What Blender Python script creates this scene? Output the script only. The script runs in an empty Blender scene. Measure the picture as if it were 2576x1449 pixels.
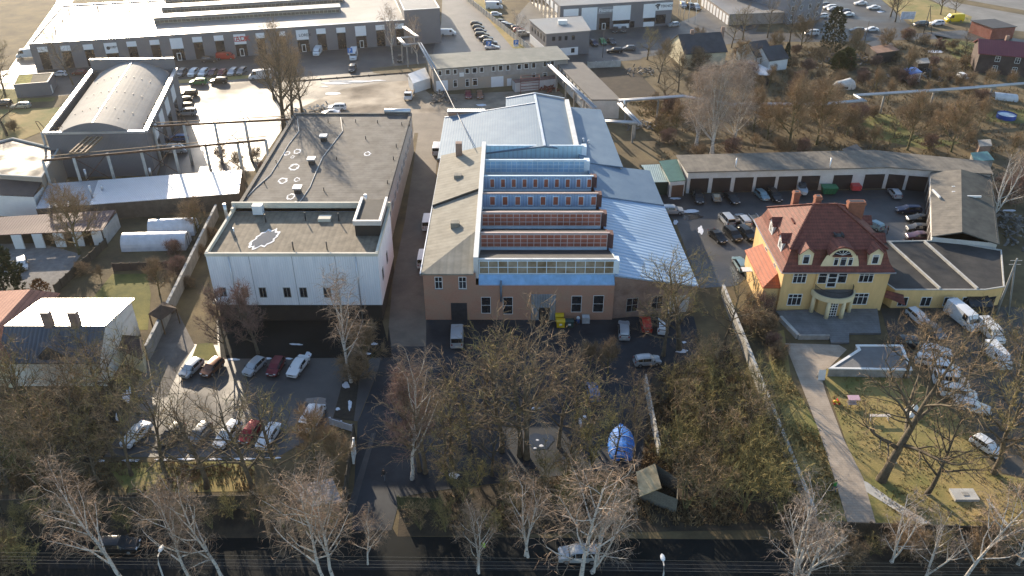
import bpy, math, random
from mathutils import Vector, Matrix
R = math.radians
S = bpy.context.scene
COL = S.collection

# ------------------------------------------------------------------ camera, sky, sun, exposure
IW, IH, FOC, PITCH, CAMH = 2576.0, 1449.0, 2083.0, R(32.5), 75.0
cd = bpy.data.cameras.new('camera'); cam = bpy.data.objects.new('camera', cd); COL.objects.link(cam)
cd.sensor_width = 36.0; cd.lens = 36.0 * FOC / IW; cd.clip_end = 5000; cd.clip_start = 1.0
cam.location = (0, 0, CAMH); cam.rotation_euler = (R(90) - PITCH, 0, 0)
S.camera = cam
SUN_AZ, SUN_EL = -25.5, 17.5          # azimuth from +Y towards +X (sun stands behind-left of the scene)
w = bpy.data.worlds.new("World"); S.world = w; w.use_nodes = True
nt = w.node_tree; bg = nt.nodes['Background']
sky = nt.nodes.new('ShaderNodeTexSky'); sky.sky_type = 'NISHITA'; sky.sun_disc = False
sky.sun_elevation = R(SUN_EL); sky.sun_rotation = R(SUN_AZ); sky.air_density = 1.0; sky.dust_density = 0.6; sky.ozone_density = 1.5
nt.links.new(sky.outputs[0], bg.inputs[0]); bg.inputs[1].default_value = 0.15
sl = bpy.data.lights.new('sun', 'SUN'); sl.energy = 5.0; sl.angle = R(0.5); sl.color = (1.0, 0.83, 0.62)
so = bpy.data.objects.new('sun', sl); COL.objects.link(so)
ld = Vector((-math.sin(R(SUN_AZ)) * math.cos(R(SUN_EL)), -math.cos(R(SUN_AZ)) * math.cos(R(SUN_EL)), -math.sin(R(SUN_EL))))
so.rotation_euler = ld.to_track_quat('-Z', 'Y').to_euler(); so.location = (-100, 300, 200)
S.view_settings.view_transform = 'Standard'; S.view_settings.look = 'None'
S.view_settings.exposure = 1.0; S.view_settings.gamma = 1.0
S.cycles.use_denoising = True; S.cycles.denoiser = 'OPENIMAGEDENOISE'; S.cycles.denoising_input_passes = 'RGB_ALBEDO_NORMAL'; S.cycles.denoising_prefilter = 'ACCURATE'; S.cycles.use_adaptive_sampling = False; S.cycles.adaptive_threshold = 0.004; S.cycles.max_bounces = 5; S.cycles.diffuse_bounces = 2; S.cycles.glossy_bounces = 2; S.cycles.transmission_bounces = 2
S.cycles.sample_clamp_indirect = 2.0; S.cycles.caustics_reflective = False; S.cycles.caustics_refractive = False

# ------------------------------------------------------------------ surveying: a sight line from the drone met with a level or a wall
_c, _s = math.cos(PITCH), math.sin(PITCH)
def ray(x, y):
    a = (x - IW / 2) / FOC; b = (IH / 2 - y) / FOC
    return Vector((a, _c + b * _s, -_s + b * _c))
def at(x, y, z=0.0):
    d = ray(x, y); t = (z - CAMH) / d.z
    return Vector((d.x * t, d.y * t, z))
def on_wall(A, B, x, y):
    """distance along A->B and height where the sight line meets the wall A-B"""
    d = ray(x, y); e = Vector((B[0] - A[0], B[1] - A[1], 0)); L = e.length; e /= L
    n = Vector((e.y, -e.x, 0)); o = Vector((0, 0, CAMH)); a = Vector((A[0], A[1], 0))
    t = (a - o).dot(n) / d.dot(n); p = o + d * t
    return (p - a).dot(e), p.z
def proj(p):
    z = p[2] - CAMH; ww = p[1] * _c - z * _s
    return IW / 2 + FOC * p[0] / ww, IH / 2 - FOC * (p[1] * _s + z * _c) / ww
def height_to(base, ytop):
    z = 0.0
    while z < 45 and proj((base[0], base[1], z))[1] > ytop: z += 0.1
    return z

# ------------------------------------------------------------------ objects
def props(o, label=None, cat=None, group=None, kind=None):
    if label: o['label'] = label
    if cat: o['category'] = cat
    if group: o['group'] = group
    if kind: o['kind'] = kind
    return o
def thing(name, label, cat, loc=(0, 0, 0), rz=0.0, group=None):
    o = bpy.data.objects.new(name, None); COL.objects.link(o)
    o.empty_display_size = 0.3
    o.location = loc; o.rotation_euler = (0, 0, rz); o['_rz'] = rz
    return props(o, label, cat, group)
def world_of(o):
    m = Matrix.Identity(4); ch = []
    while o: ch.append(o); o = o.parent
    for q in reversed(ch): m = m @ (Matrix.Translation(q.location) @ Matrix.Rotation(q.rotation_euler[2], 4, 'Z'))
    return m
class MB:
    """collects shapes in world coordinates, builds ONE mesh object"""
    def __init__(s): s.v = []; s.f = []; s.m = []; s.cur = 0; s.sm = []; s.smooth = False
    def face(s, pts):
        n = len(s.v); s.v += [tuple(p) for p in pts]; s.f.append(tuple(range(n, n + len(pts)))); s.m.append(s.cur); s.sm.append(s.smooth)
        return s
    def raw(s, vs, fs):
        n = len(s.v); s.v += [tuple(p) for p in vs]
        for f in fs: s.f.append(tuple(n + i for i in f)); s.m.append(s.cur); s.sm.append(s.smooth)
        return s
    def box(s, x0, x1, y0, y1, z0, z1):
        v = [(x0, y0, z0), (x1, y0, z0), (x1, y1, z0), (x0, y1, z0), (x0, y0, z1), (x1, y0, z1), (x1, y1, z1), (x0, y1, z1)]
        return s.raw(v, [(3, 2, 1, 0), (4, 5, 6, 7), (0, 1, 5, 4), (1, 2, 6, 5), (2, 3, 7, 6), (3, 0, 4, 7)])
    def prism(s, poly, z0, z1, top=True, bottom=False, sides=True):
        """poly: list of (x,y) or (x,y,ztop); counter-clockwise"""
        a = sum(poly[i][0] * poly[(i + 1) % len(poly)][1] - poly[(i + 1) % len(poly)][0] * poly[i][1] for i in range(len(poly)))
        if a < 0: poly = poly[::-1]
        n = len(poly); zt = [p[2] if (z1 is None) else z1 for p in poly]
        if sides:
            for i in range(n):
                j = (i + 1) % n
                s.face([(poly[i][0], poly[i][1], z0), (poly[j][0], poly[j][1], z0), (poly[j][0], poly[j][1], zt[j]), (poly[i][0], poly[i][1], zt[i])])
        if top: s.face([(poly[i][0], poly[i][1], zt[i]) for i in range(n)])
        if bottom: s.face([(poly[i][0], poly[i][1], z0) for i in reversed(range(n))])
        return s
    def beam(s, a, b, w, h=None):
        """rectangular bar from a to b, width w (sideways), height h"""
        a = Vector(a); b = Vector(b); h = h or w; d = (b - a).normalized()
        up = Vector((0, 0, 1)) if abs(d.z) < 0.95 else Vector((0, 1, 0))
        x = d.cross(up).normalized(); y = x.cross(d).normalized()
        v = [p + x * i * w / 2 + y * j * h / 2 for p in (a, b) for i, j in ((-1, -1), (1, -1), (1, 1), (-1, 1))]
        return s.raw(v, [(0, 1, 2, 3), (7, 6, 5, 4), (0, 4, 5, 1), (1, 5, 6, 2), (2, 6, 7, 3), (3, 7, 4, 0)])
    def tube(s, pts, rad, n=8, cap=True):
        pts = [Vector(p) for p in pts]; rs = rad if isinstance(rad, (list, tuple)) else [rad] * len(pts)
        base = len(s.v); sm = s.smooth; s.smooth = True
        for i, p in enumerate(pts):
            d = (pts[min(i + 1, len(pts) - 1)] - pts[max(i - 1, 0)]).normalized()
            up = Vector((0, 0, 1)) if abs(d.z) < 0.9 else Vector((0, 1, 0))
            x = d.cross(up).normalized(); y = x.cross(d)
            for k in range(n):
                t = 2 * math.pi * k / n; s.v.append(tuple(p + (x * math.cos(t) + y * math.sin(t)) * rs[i]))
        for i in range(len(pts) - 1):
            for k in range(n):
                a = base + i * n + k; b = base + i * n + (k + 1) % n
                s.f.append((a, b, b + n, a + n)); s.m.append(s.cur); s.sm.append(True)
        if cap:
            for i, rev in ((0, True), (len(pts) - 1, False)):
                q = [base + i * n + k for k in range(n)]
                s.f.append(tuple(reversed(q)) if rev else tuple(q)); s.m.append(s.cur); s.sm.append(False)
        s.smooth = sm; return s
    def build(s, name, mats, parent=None, label=None, uv=True, loc=None):
        mats = mats if isinstance(mats, (list, tuple)) else [mats]
        if loc is not None: inv = Matrix.Translation(-Vector(loc))
        else: inv = world_of(parent).inverted() if parent else Matrix.Identity(4)
        me = bpy.data.meshes.new(name)
        vs = [inv @ Vector(p) for p in s.v]
        me.from_pydata(vs, [], s.f)
        for m in mats: me.materials.append(m)
        me.polygons.foreach_set('material_index', s.m); me.polygons.foreach_set('use_smooth', s.sm)
        me.update()
        if uv:
            ul = me.uv_layers.new(name='UVMap'); data = [0.0] * (2 * len(me.loops)); Z = Vector((0, 0, 1))
            for p in me.polygons:
                nn = p.normal
                if abs(nn.z) > 0.985 or nn.length < 0.5: t = Vector((1, 0, 0)); b = Vector((0, 1, 0))
                else: t = Z.cross(nn).normalized(); b = nn.cross(t)
                for li in p.loop_indices:
                    co = vs[me.loops[li].vertex_index]; data[2 * li] = co.dot(t); data[2 * li + 1] = co.dot(b)
            ul.data.foreach_set('uv', data)
        o = bpy.data.objects.new(name, me); COL.objects.link(o)
        if parent: o.parent = parent
        if loc is not None: o.location = loc
        if label: o['label'] = label
        return o
def copy_tree(o, parent=None):
    c = o.copy(); COL.objects.link(c)
    if parent: c.parent = parent
    for ch in list(o.children): copy_tree(ch, c)
    return c

# ------------------------------------------------------------------ materials
MATS = {}
def mat(name, col, rough=0.8, metal=0.0, var=0.25, scale=0.6, col2=None, bump=0.0, bscale=8.0, spec=0.5, coord='Object', detail=5.0, rvar=0.0, stretch=None, oi=0.0):
    if name in MATS: return MATS[name]
    m = bpy.data.materials.new(name); m.use_nodes = True; nt = m.node_tree; N = nt.nodes; L = nt.links
    b = N['Principled BSDF']; b.inputs['Roughness'].default_value = rough; b.inputs['Metallic'].default_value = metal
    b.inputs['Specular IOR Level'].default_value = spec
    tc = N.new('ShaderNodeTexCoord'); src = tc.outputs[coord]
    if stretch:
        mp = N.new('ShaderNodeMapping'); mp.inputs['Scale'].default_value = stretch; L.new(src, mp.inputs[0]); src = mp.outputs[0]
    no = N.new('ShaderNodeTexNoise'); no.inputs['Scale'].default_value = scale; no.inputs['Detail'].default_value = detail; no.inputs['Roughness'].default_value = 0.65
    L.new(src, no.inputs['Vector'])
    rp = N.new('ShaderNodeValToRGB'); e = rp.color_ramp.elements
    e[0].position = 0.32; e[1].position = 0.68
    c2 = col2 or tuple(min(1, c * (1 + var)) for c in col); c1 = col if col2 else tuple(c * (1 - var) for c in col)
    e[0].color = (*c1, 1); e[1].color = (*c2, 1)
    L.new(no.outputs[0], rp.inputs[0]); out = rp.outputs[0]
    if oi:
        o = N.new('ShaderNodeObjectInfo'); hs = N.new('ShaderNodeHueSaturation')
        mr = N.new('ShaderNodeMapRange'); mr.inputs[3].default_value = 1 - oi; mr.inputs[4].default_value = 1 + oi
        L.new(o.outputs['Random'], mr.inputs[0]); L.new(mr.outputs[0], hs.inputs['Value']); L.new(out, hs.inputs['Color']); out = hs.outputs[0]
    L.new(out, b.inputs['Base Color'])
    if rvar:
        mr = N.new('ShaderNodeMapRange'); mr.inputs[1].default_value = 0.35; mr.inputs[2].default_value = 0.65
        mr.inputs[3].default_value = max(0.03, rough - rvar); mr.inputs[4].default_value = min(1, rough + rvar)
        n2 = N.new('ShaderNodeTexNoise'); n2.inputs['Scale'].default_value = scale * 0.7; n2.inputs['Detail'].default_value = 3
        L.new(tc.outputs[coord], n2.inputs['Vector']); L.new(n2.outputs[0], mr.inputs[0]); L.new(mr.outputs[0], b.inputs['Roughness'])
    if bump:
        bn = N.new('ShaderNodeTexNoise'); bn.inputs['Scale'].default_value = bscale; bn.inputs['Detail'].default_value = 4
        L.new(tc.outputs[coord], bn.inputs['Vector'])
        bp = N.new('ShaderNodeBump'); bp.inputs['Strength'].default_value = bump; bp.inputs['Distance'].default_value = 0.05
        L.new(bn.outputs[0], bp.inputs['Height']); L.new(bp.outputs[0], b.inputs['Normal'])
    MATS[name] = m; return m
def ridged(name, col, rough, metal, period, axis='u', var=0.12, depth=0.04, scale=0.4, dark=0.75, col2=None, rows=None, spec=0.5, stretch=None):
    """sheet metal, boards or tiles: ridges along u or v of the metric UVs, optional courses across them"""
    m = mat(name, col, rough, metal, var, scale, col2, spec=spec, coord='UV', stretch=stretch); nt = m.node_tree; N = nt.nodes; L = nt.links
    if N.get('ridge'): return m
    b = N['Principled BSDF']; tc = [n for n in N if n.type == 'TEX_COORD'][0]
    def wave(per, ax, nm, prof='SIN'):
        wv = N.new('ShaderNodeTexWave'); wv.name = nm; wv.wave_type = 'BANDS'; wv.bands_direction = 'X' if ax == 'u' else 'Y'; wv.wave_profile = prof
        wv.inputs['Scale'].default_value = 2 * math.pi / (20.0 * per) if prof == 'SIN' else 2 * math.pi / (20.0 * per); L.new(tc.outputs['UV'], wv.inputs['Vector']); return wv
    wv = wave(period, axis, 'ridge'); h = wv.outputs['Fac']
    if rows:
        w2 = wave(rows, 'v' if axis == 'u' else 'u', 'course', 'SAW')
        mx = N.new('ShaderNodeMath'); mx.operation = 'MULTIPLY'; L.new(wv.outputs['Fac'], mx.inputs[0]); L.new(w2.outputs['Fac'], mx.inputs[1])
        ad = N.new('ShaderNodeMath'); ad.operation = 'ADD'; L.new(mx.outputs[0], ad.inputs[0]); L.new(w2.outputs['Fac'], ad.inputs[1])
        sc = N.new('ShaderNodeMath'); sc.operation = 'MULTIPLY'; sc.inputs[1].default_value = 0.5; L.new(ad.outputs[0], sc.inputs[0]); h = sc.outputs[0]
    bp = N.new('ShaderNodeBump'); bp.inputs['Strength'].default_value = 0.9; bp.inputs['Distance'].default_value = depth
    L.new(h, bp.inputs['Height']); L.new(bp.outputs[0], b.inputs['Normal'])
    mx = N.new('ShaderNodeMix'); mx.data_type = 'RGBA'; mx.blend_type = 'MULTIPLY'; mx.inputs[0].default_value = 1.0
    rp = N.new('ShaderNodeMapRange'); rp.inputs[1].default_value = 0.0; rp.inputs[2].default_value = 0.35; rp.inputs[3].default_value = dark; rp.inputs[4].default_value = 1.0
    L.new(h, rp.inputs[0]); srcl = b.inputs['Base Color'].links[0].from_socket
    L.new(srcl, mx.inputs[6]); L.new(rp.outputs[0], mx.inputs[7]); L.new(mx.outputs[2], b.inputs['Base Color'])
    return m
def brick(name, c1, c2, mortar, scale=1.0, rough=0.85, stain=None):
    if name in MATS: return MATS[name]
    m = bpy.data.materials.new(name); m.use_nodes = True; nt = m.node_tree; N = nt.nodes; L = nt.links; b = N['Principled BSDF']
    b.inputs['Roughness'].default_value = rough
    tc = N.new('ShaderNodeTexCoord'); bt = N.new('ShaderNodeTexBrick'); L.new(tc.outputs['UV'], bt.inputs['Vector'])
    bt.inputs['Color1'].default_value = (*c1, 1); bt.inputs['Color2'].default_value = (*c2, 1); bt.inputs['Mortar'].default_value = (*mortar, 1)
    bt.inputs['Scale'].default_value = scale; bt.inputs['Brick Width'].default_value = 0.26; bt.inputs['Row Height'].default_value = 0.075; bt.inputs['Mortar Size'].default_value = 0.008
    no = N.new('ShaderNodeTexNoise'); no.inputs['Scale'].default_value = 0.35; no.inputs['Detail'].default_value = 6; no.inputs['Roughness'].default_value = 0.7; L.new(tc.outputs['UV'], no.inputs['Vector'])
    rp = N.new('ShaderNodeValToRGB'); rp.color_ramp.elements[0].position = 0.42; rp.color_ramp.elements[1].position = 0.66
    L.new(no.outputs[0], rp.inputs[0]); mx = N.new('ShaderNodeMix'); mx.data_type = 'RGBA'
    L.new(rp.outputs[0], mx.inputs[0]); L.new(bt.outputs[0], mx.inputs[6]); mx.inputs[7].default_value = (*(stain or tuple(c * 0.55 for c in c1)), 1)
    L.new(mx.outputs[2], b.inputs['Base Color']); MATS[name] = m; return m
GLASS = mat('window_glass', (0.018, 0.022, 0.028), 0.08, 0, 0.6, 1.2, spec=0.7)
WHITE = mat('white_paint', (0.72, 0.72, 0.70), 0.55, 0, 0.06)
CREAM = mat('cream_render', (0.62, 0.55, 0.38), 0.8, 0, 0.08)
DARKMETAL = mat('dark_metal', (0.03, 0.03, 0.033), 0.5, 0.2, 0.3)
ZINC = mat('zinc_flashing', (0.55, 0.56, 0.58), 0.38, 0.8, 0.12)
RUST = mat('rusty_steel', (0.07, 0.035, 0.02), 0.85, 0.1, 0.5, 2.0)
CONC = mat('grey_concrete', (0.27, 0.26, 0.24), 0.9, 0, 0.25, 0.8, bump=0.3)
CONCW = mat('pale_concrete', (0.42, 0.41, 0.38), 0.9, 0, 0.2, 0.8)

# ------------------------------------------------------------------ building helpers
def V3(p, z): return Vector((p[0], p[1], z))
def flat_building(name, label, poly, h, wall_m, roof_m, cat='building', z0=-0.2, parapet=0.0, par_m=None, over=0.0, par_w=0.3, roof_drop=0.0, group=None, roof_label=None):
    """poly: ground-plan corners (x,y). Returns (thing, ccw corners)"""
    a = sum(poly[i][0] * poly[(i + 1) % len(poly)][1] - poly[(i + 1) % len(poly)][0] * poly[i][1] for i in range(len(poly)))
    P = [Vector((p[0], p[1], 0)) for p in (poly if a > 0 else poly[::-1])]
    c = sum(P, Vector()) / len(P)
    e = P[1] - P[0]; t = thing(name, label, cat, (c.x, c.y, 0), math.atan2(e.y, e.x) if abs(math.atan2(e.y, e.x)) < 0.8 else 0, group)
    MB().prism([(p.x, p.y) for p in P], z0, h + (parapet if parapet else 0) - 0.02, top=False).build('wall', wall_m, t)
    def off(d):
        n = len(P); out = []
        for i in range(n):
            e0 = (P[i] - P[i - 1]).normalized(); e1 = (P[(i + 1) % n] - P[i]).normalized()
            n0 = Vector((e0.y, -e0.x, 0)); n1 = Vector((e1.y, -e1.x, 0)); k = 1 + n0.dot(n1)
            out.append(P[i] + (n0 + n1) * (d / max(k, 0.3)))
        return out
    if parapet:
        A = off(-par_w); B = off(0.06); n = len(P)
        MB().prism([(p.x, p.y) for p in off(-0.02)], h - 0.3, h, bottom=False, sides=False).build('roof', roof_m, t, roof_label)
        m = MB()
        for i in range(n):
            j = (i + 1) % n; z = h + parapet
            m.face([V3(B[i], z), V3(B[j], z), V3(A[j], z), V3(A[i], z)])
            m.face([V3(A[i], z), V3(A[j], z), V3(A[j], h - 0.01), V3(A[i], h - 0.01)])
            m.face([V3(B[i], z - 0.16), V3(B[j], z - 0.16), V3(B[j], z), V3(B[i], z)])
        m.build('parapet', par_m or wall_m, t)
    else:
        Q = off(over); MB().prism([(p.x, p.y) for p in Q], h - 0.12, h + 0.12, bottom=True).build('roof', roof_m, t, roof_label)
    t['_p'] = 0
    return t, P
def sloped(name, pts, thick, m, parent, label=None):
    """a roof slab: top polygon pts (x,y,z), given thickness"""
    pts = [Vector(p) for p in pts]; n = (pts[1] - pts[0]).cross(pts[2] - pts[0])
    if n.z < 0: pts = pts[::-1]
    mb = MB(); lo = [p - Vector((0, 0, thick)) for p in pts]; k = len(pts)
    mb.face(pts); mb.face(lo[::-1])
    for i in range(k):
        j = (i + 1) % k; mb.face([lo[i], lo[j], pts[j], pts[i]])
    return mb.build(name, m, parent, label)
def wall_frame(A, B):
    e = Vector((B[0] - A[0], B[1] - A[1], 0)); L = e.length; e /= L
    return Vector((A[0], A[1], 0)), e, Vector((e.y, -e.x, 0)), L
def panel(name, A, B, u0, u1, z0, z1, m, parent, d0=0.0, d1=0.04, label=None):
    """a slab standing d0..d1 proud of the wall A->B (A left, B right as seen from outside)"""
    a, e, n, _ = wall_frame(A, B); mb = MB()
    v = [a + e * u + n * d + Vector((0, 0, z)) for d in (d0, d1) for u, z in ((u0, z0), (u1, z0), (u1, z1), (u0, z1))]
    mb.raw(v, [(4, 5, 6, 7), (0, 4, 7, 3), (1, 2, 6, 5), (3, 7, 6, 2), (0, 1, 5, 4), (3, 2, 1, 0)])
    return mb.build(name, m, parent, label)
def window(A, B, u0, u1, z0, z1, parent, cols=2, rows=1, fm=None, gm=None, name='window', fw=0.09, d=0.05, transom=None, sill=None):
    a, e, n, _ = wall_frame(A, B); mb = MB()
    if u1 < u0: u0, u1 = u1, u0
    if z1 < z0: z0, z1 = z1, z0
    def bar(ua, ub, za, zb, dd=d):
        v = [a + e * u + n * q + Vector((0, 0, z)) for q in (-0.02, dd) for u, z in ((ua, za), (ub, za), (ub, zb), (ua, zb))]
        mb.raw(v, [(4, 5, 6, 7), (0, 4, 7, 3), (1, 2, 6, 5), (3, 7, 6, 2), (0, 1, 5, 4)])
    bar(u0, u0 + fw, z0, z1); bar(u1 - fw, u1, z0, z1); bar(u0 + fw, u1 - fw, z0, z0 + fw); bar(u0 + fw, u1 - fw, z1 - fw, z1)
    b = fw * 0.8
    for k in range(1, cols): u = u0 + (u1 - u0) * k / cols; bar(u - b / 2, u + b / 2, z0 + fw, z1 - fw, d * 0.85)
    for k in range(1, rows): z = z0 + (z1 - z0) * k / rows; bar(u0 + fw, u1 - fw, z - b / 2, z + b / 2, d * 0.8)
    if transom:
        z = z0 + (z1 - z0) * transom; bar(u0 + fw, u1 - fw, z - b / 2, z + b / 2, d * 0.8)
    f = mb.build(name, fm or WHITE, parent)
    v = [a + e * u + n * 0.012 + Vector((0, 0, z)) for u, z in ((u0 + .01, z0 + .01), (u1 - .01, z0 + .01), (u1 - .01, z1 - .01), (u0 + .01, z1 - .01))]
    MB().face(v).build('pane', gm or GLASS, f)
    if sill: panel('sill', A, B, u0 - .08, u1 + .08, z0 - .14, z0 - 0.004, sill, f, 0.0, 0.16)
    return f
def px_window(A, B, x0, y0, x1, y1, parent, **k):
    """window whose upper-left and lower-right corners were sighted at (x0,y0), (x1,y1)"""
    u0, z1 = on_wall(A, B, x0, y0); u1, z0 = on_wall(A, B, x1, y1)
    return window(A, B, u0, u1, z0, z1, parent, **k)
def lettering(text, A, B, u, z, size, m, parent, name='lettering', d=0.06, shear=0.0, align='LEFT'):
    cu = bpy.data.curves.new(name, 'FONT'); cu.body = text; cu.size = size; cu.extrude = 0.015; cu.shear = shear; cu.align_x = align; cu.offset = size * 0.012
    o = bpy.data.objects.new(name, cu); dg = bpy.context.evaluated_depsgraph_get()
    COL.objects.link(o); dg.update(); me = bpy.data.meshes.new_from_object(o.evaluated_get(dg)); bpy.data.objects.remove(o)
    a, e, n, _ = wall_frame(A, B); Mx = Matrix((( e.x, 0, n.x, 0), (e.y, 0, n.y, 0), (0, 1, 0, 0), (0, 0, 0, 1)))
    Mx.translation = a + e * u + n * d + Vector((0, 0, z))
    me.transform(world_of(parent).inverted() @ Mx); me.materials.clear(); me.materials.append(m)
    ob = bpy.data.objects.new(name, me); COL.objects.link(ob); ob.parent = parent; return ob
# ------------------------------------------------------------------ the ground, yards, roads, paths
def sheet(name, px, z, m, kind='structure', label=None):
    P = [at(x, y, 0.0) for x, y in px]
    mb = MB(); q = [(p.x, p.y, z) for p in P]
    a = sum(q[i][0] * q[(i + 1) % len(q)][1] - q[(i + 1) % len(q)][0] * q[i][1] for i in range(len(q)))
    mb.face(q if a > 0 else q[::-1]); o = mb.build(name, m); o['kind'] = kind
    if label: o['label'] = label
    return o
ASPH = mat('asphalt', (0.034, 0.034, 0.036), 0.6, 0, 0, 0.14, (0.08, 0.076, 0.072), 0, rvar=0.12, detail=9)
WET = mat('soaked_asphalt', (0.04, 0.04, 0.042), 0.36, 0, 0, 0.10, (0.09, 0.085, 0.08), 0, rvar=0.10, detail=9)
ASPHW = mat('wet_asphalt', (0.035, 0.035, 0.037), 0.62, 0, 0, 0.10, (0.085, 0.08, 0.075), 0, rvar=0.15, detail=9)
DIRT = mat('dirt', (0.11, 0.085, 0.06), 0.9, 0, 0, 0.16, (0.32, 0.265, 0.20), 0.6, 3.0, rvar=0.25, detail=10)
ALLEY = mat('alley_paving', (0.085, 0.070, 0.055), 0.75, 0, 0, 0.25, (0.16, 0.132, 0.105), 0.4, 4.0, detail=9)
GRASS = mat('dead_grass', (0.050, 0.038, 0.020), 0.95, 0, 0, 0.13, (0.17, 0.125, 0.058), 0.9, 3.0, detail=12)
LAWN = mat('winter_lawn', (0.11, 0.13, 0.028), 0.95, 0, 0, 0.10, (0.38, 0.26, 0.105), 0.8, 5.0, detail=14)
GREENL = mat('green_lawn', (0.075, 0.085, 0.018), 0.95, 0, 0, 0.3, (0.19, 0.165, 0.04), 0.7, 5.0, detail=10)
PAVE = ridged('path_paving', (0.30, 0.245, 0.19), 0.85, 0, 0.4, 'u', 0.15, 0.02, 0.5, 0.85, (0.43, 0.36, 0.285), rows=0.4)
PAVED = ridged('terrace_paving', (0.13, 0.13, 0.13), 0.85, 0, 0.5, 'u', 0.2, 0.02, 0.5, 0.8, (0.22, 0.22, 0.22), rows=0.5)
GRAVEL = mat('gravel', (0.13, 0.125, 0.12), 0.9, 0, 0, 0.8, (0.23, 0.22, 0.21), 0.8, 6.0, detail=12)
SNOW = mat('old_snow', (0.62, 0.64, 0.68), 0.7, 0, 0.12, 3.0, bump=0.5)
PUD = mat('puddle_water', (0.03, 0.032, 0.035), 0.06, 0, 0.2, 0.5, spec=0.6)
g = MB(); n = 60
# ground as one sheet, gently uneven only far away
g.face([(-900, -200, 0), (900, -200, 0), (900, 1500, 0), (-900, 1500, 0)]); props(g.build('ground', GRASS), kind='structure')
sheet('yard', [(-350, 205), (95, 178), (640, 130), (1100, 104), (1290, 112), (1085, 170), (1040, 200), (1045, 250), (760, 303), (705, 330), (640, 428), (400, 445), (425, 240), (250, 232), (-350, 285)], 0.02, ASPHW)
sheet('parking_lot', [(458, 265), (706, 256), (708, 328), (640, 430), (415, 442), (430, 372), (470, 342)], 0.031, WET)
sheet('road', [(-200, 185), (20, 178), (140, 10), (160, -40), (215, -40), (170, 20), (95, 185), (100, 200), (-200, 225)], 0.032, WET)
PASPH = mat('pale_asphalt', (0.10, 0.095, 0.09), 0.6, 0, 0, 0.12, (0.17, 0.16, 0.15), detail=8)
sheet('parking_lot', [(1090, 125), (1110, 60), (1115, -60), (1190, -60), (1230, 30), (1300, 118), (1300, 132), (1090, 140)], 0.036, PASPH)
sheet('parking_lot', [(1300, 40), (1390, -60), (1480, -60), (1500, 76), (1700, 56), (1720, 70), (1610, 150), (1430, 165), (1400, 120), (1300, 118)], 0.036, ASPH)
sheet('road', [(1500, 78), (1700, 60), (1750, 40), (1850, -60), (1990, -60), (1900, 80), (2080, 88), (2300, 84), (2420, 76), (2700, 120), (2700, 140), (2420, 97), (2300, 100), (2080, 106), (1880, 104), (1700, 130), (1600, 148), (1430, 160), (1420, 140)], 0.03, ASPH)
sheet('parking_lot', [(2030, 75), (2060, -30), (2185, -30), (2290, 66), (2260, 88), (2080, 92)], 0.042, ASPH)
sheet('highway', [(2450, 66), (2400, 30), (2300, -25), (2800, -60), (2800, 130), (2580, 80)], 0.04, mat('pale_road', (0.15, 0.14, 0.125), 0.7, 0, 0, 0.15, (0.24, 0.225, 0.2), detail=8))
sheet('grass_verge', [(2330, -20), (2420, 10), (2576, 38), (2700, 62), (2700, 50), (2576, 26), (2430, 0), (2360, -25)], 0.055, GRASS)
sheet('grass_verge', [(2205, -10), (2320, -5), (2445, 42), (2440, 58), (2300, 62)], 0.05, LAWN)
sheet('grass_verge', [(1170, -20), (1200, -20), (1335, 122), (1290, 122)], 0.05, LAWN)
sheet('grass_island', [(930, 172), (1085, 158), (1085, 178), (1030, 183), (960, 186), (940, 183)], 0.05, GRASS)
sheet('grass_island', [(435, 202), (640, 188), (640, 196), (560, 203), (438, 211)], 0.05, LAWN)
sheet('grass_verge', [(-200, 228), (40, 224), (48, 248), (140, 246), (135, 255), (-200, 270)], 0.05, GREENL)
sheet('grass_verge', [(-200, 284), (160, 270), (180, 245), (215, 243), (110, 330), (60, 350), (-200, 350)], 0.05, LAWN)
sheet('yard', [(690, 300), (860, 225), (960, 208), (1040, 202), (1085, 240), (1400, 225), (1420, 240), (1310, 275), (1120, 300), (1040, 292), (755, 300)], 0.044, DIRT)
sheet('alley', [(1035, 286), (1122, 284), (1100, 400), (1085, 560), (1072, 803), (1072, 872), (985, 872), (975, 800), (990, 650), (1010, 480), (1040, 330)], 0.05, ALLEY)
sheet('grass_verge', [(1043, 335), (1052, 335), (1018, 560), (988, 700), (975, 860), (960, 800), (968, 770), (985, 640)], 0.058, GRASS)
DASPH = mat('painted_shade_asphalt', (0.014, 0.017, 0.022), 0.7, 0, 0, 0.16, (0.042, 0.048, 0.056), spec=.2, detail=9)  # the yard's shade is put into this darker, bluish asphalt colour
sheet('parking_lot', [(545, 806), (975, 806), (975, 870), (900, 1060), (860, 1055), (700, 1150), (262, 1150), (300, 1090), (400, 950), (482, 866), (548, 868)], 0.03, ASPH)
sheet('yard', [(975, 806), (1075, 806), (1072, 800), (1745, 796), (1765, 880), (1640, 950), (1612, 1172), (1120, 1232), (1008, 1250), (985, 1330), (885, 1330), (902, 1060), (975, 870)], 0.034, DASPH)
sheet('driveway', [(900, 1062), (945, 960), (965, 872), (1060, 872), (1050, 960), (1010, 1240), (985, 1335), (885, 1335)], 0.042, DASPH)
sheet('grass_island', [(862, 960), (905, 948), (890, 1060), (838, 1052)], 0.055, mat('bare_soil', (0.03, 0.025, 0.018), 0.95, 0, 0.4, 1.5))
sheet('pavement', [(935, 1090), (946, 1090), (890, 1290), (870, 1290)], 0.06, mat('pavement_slabs', (0.055, 0.055, 0.056), 0.85, 0, 0.25, 0.8))
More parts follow.
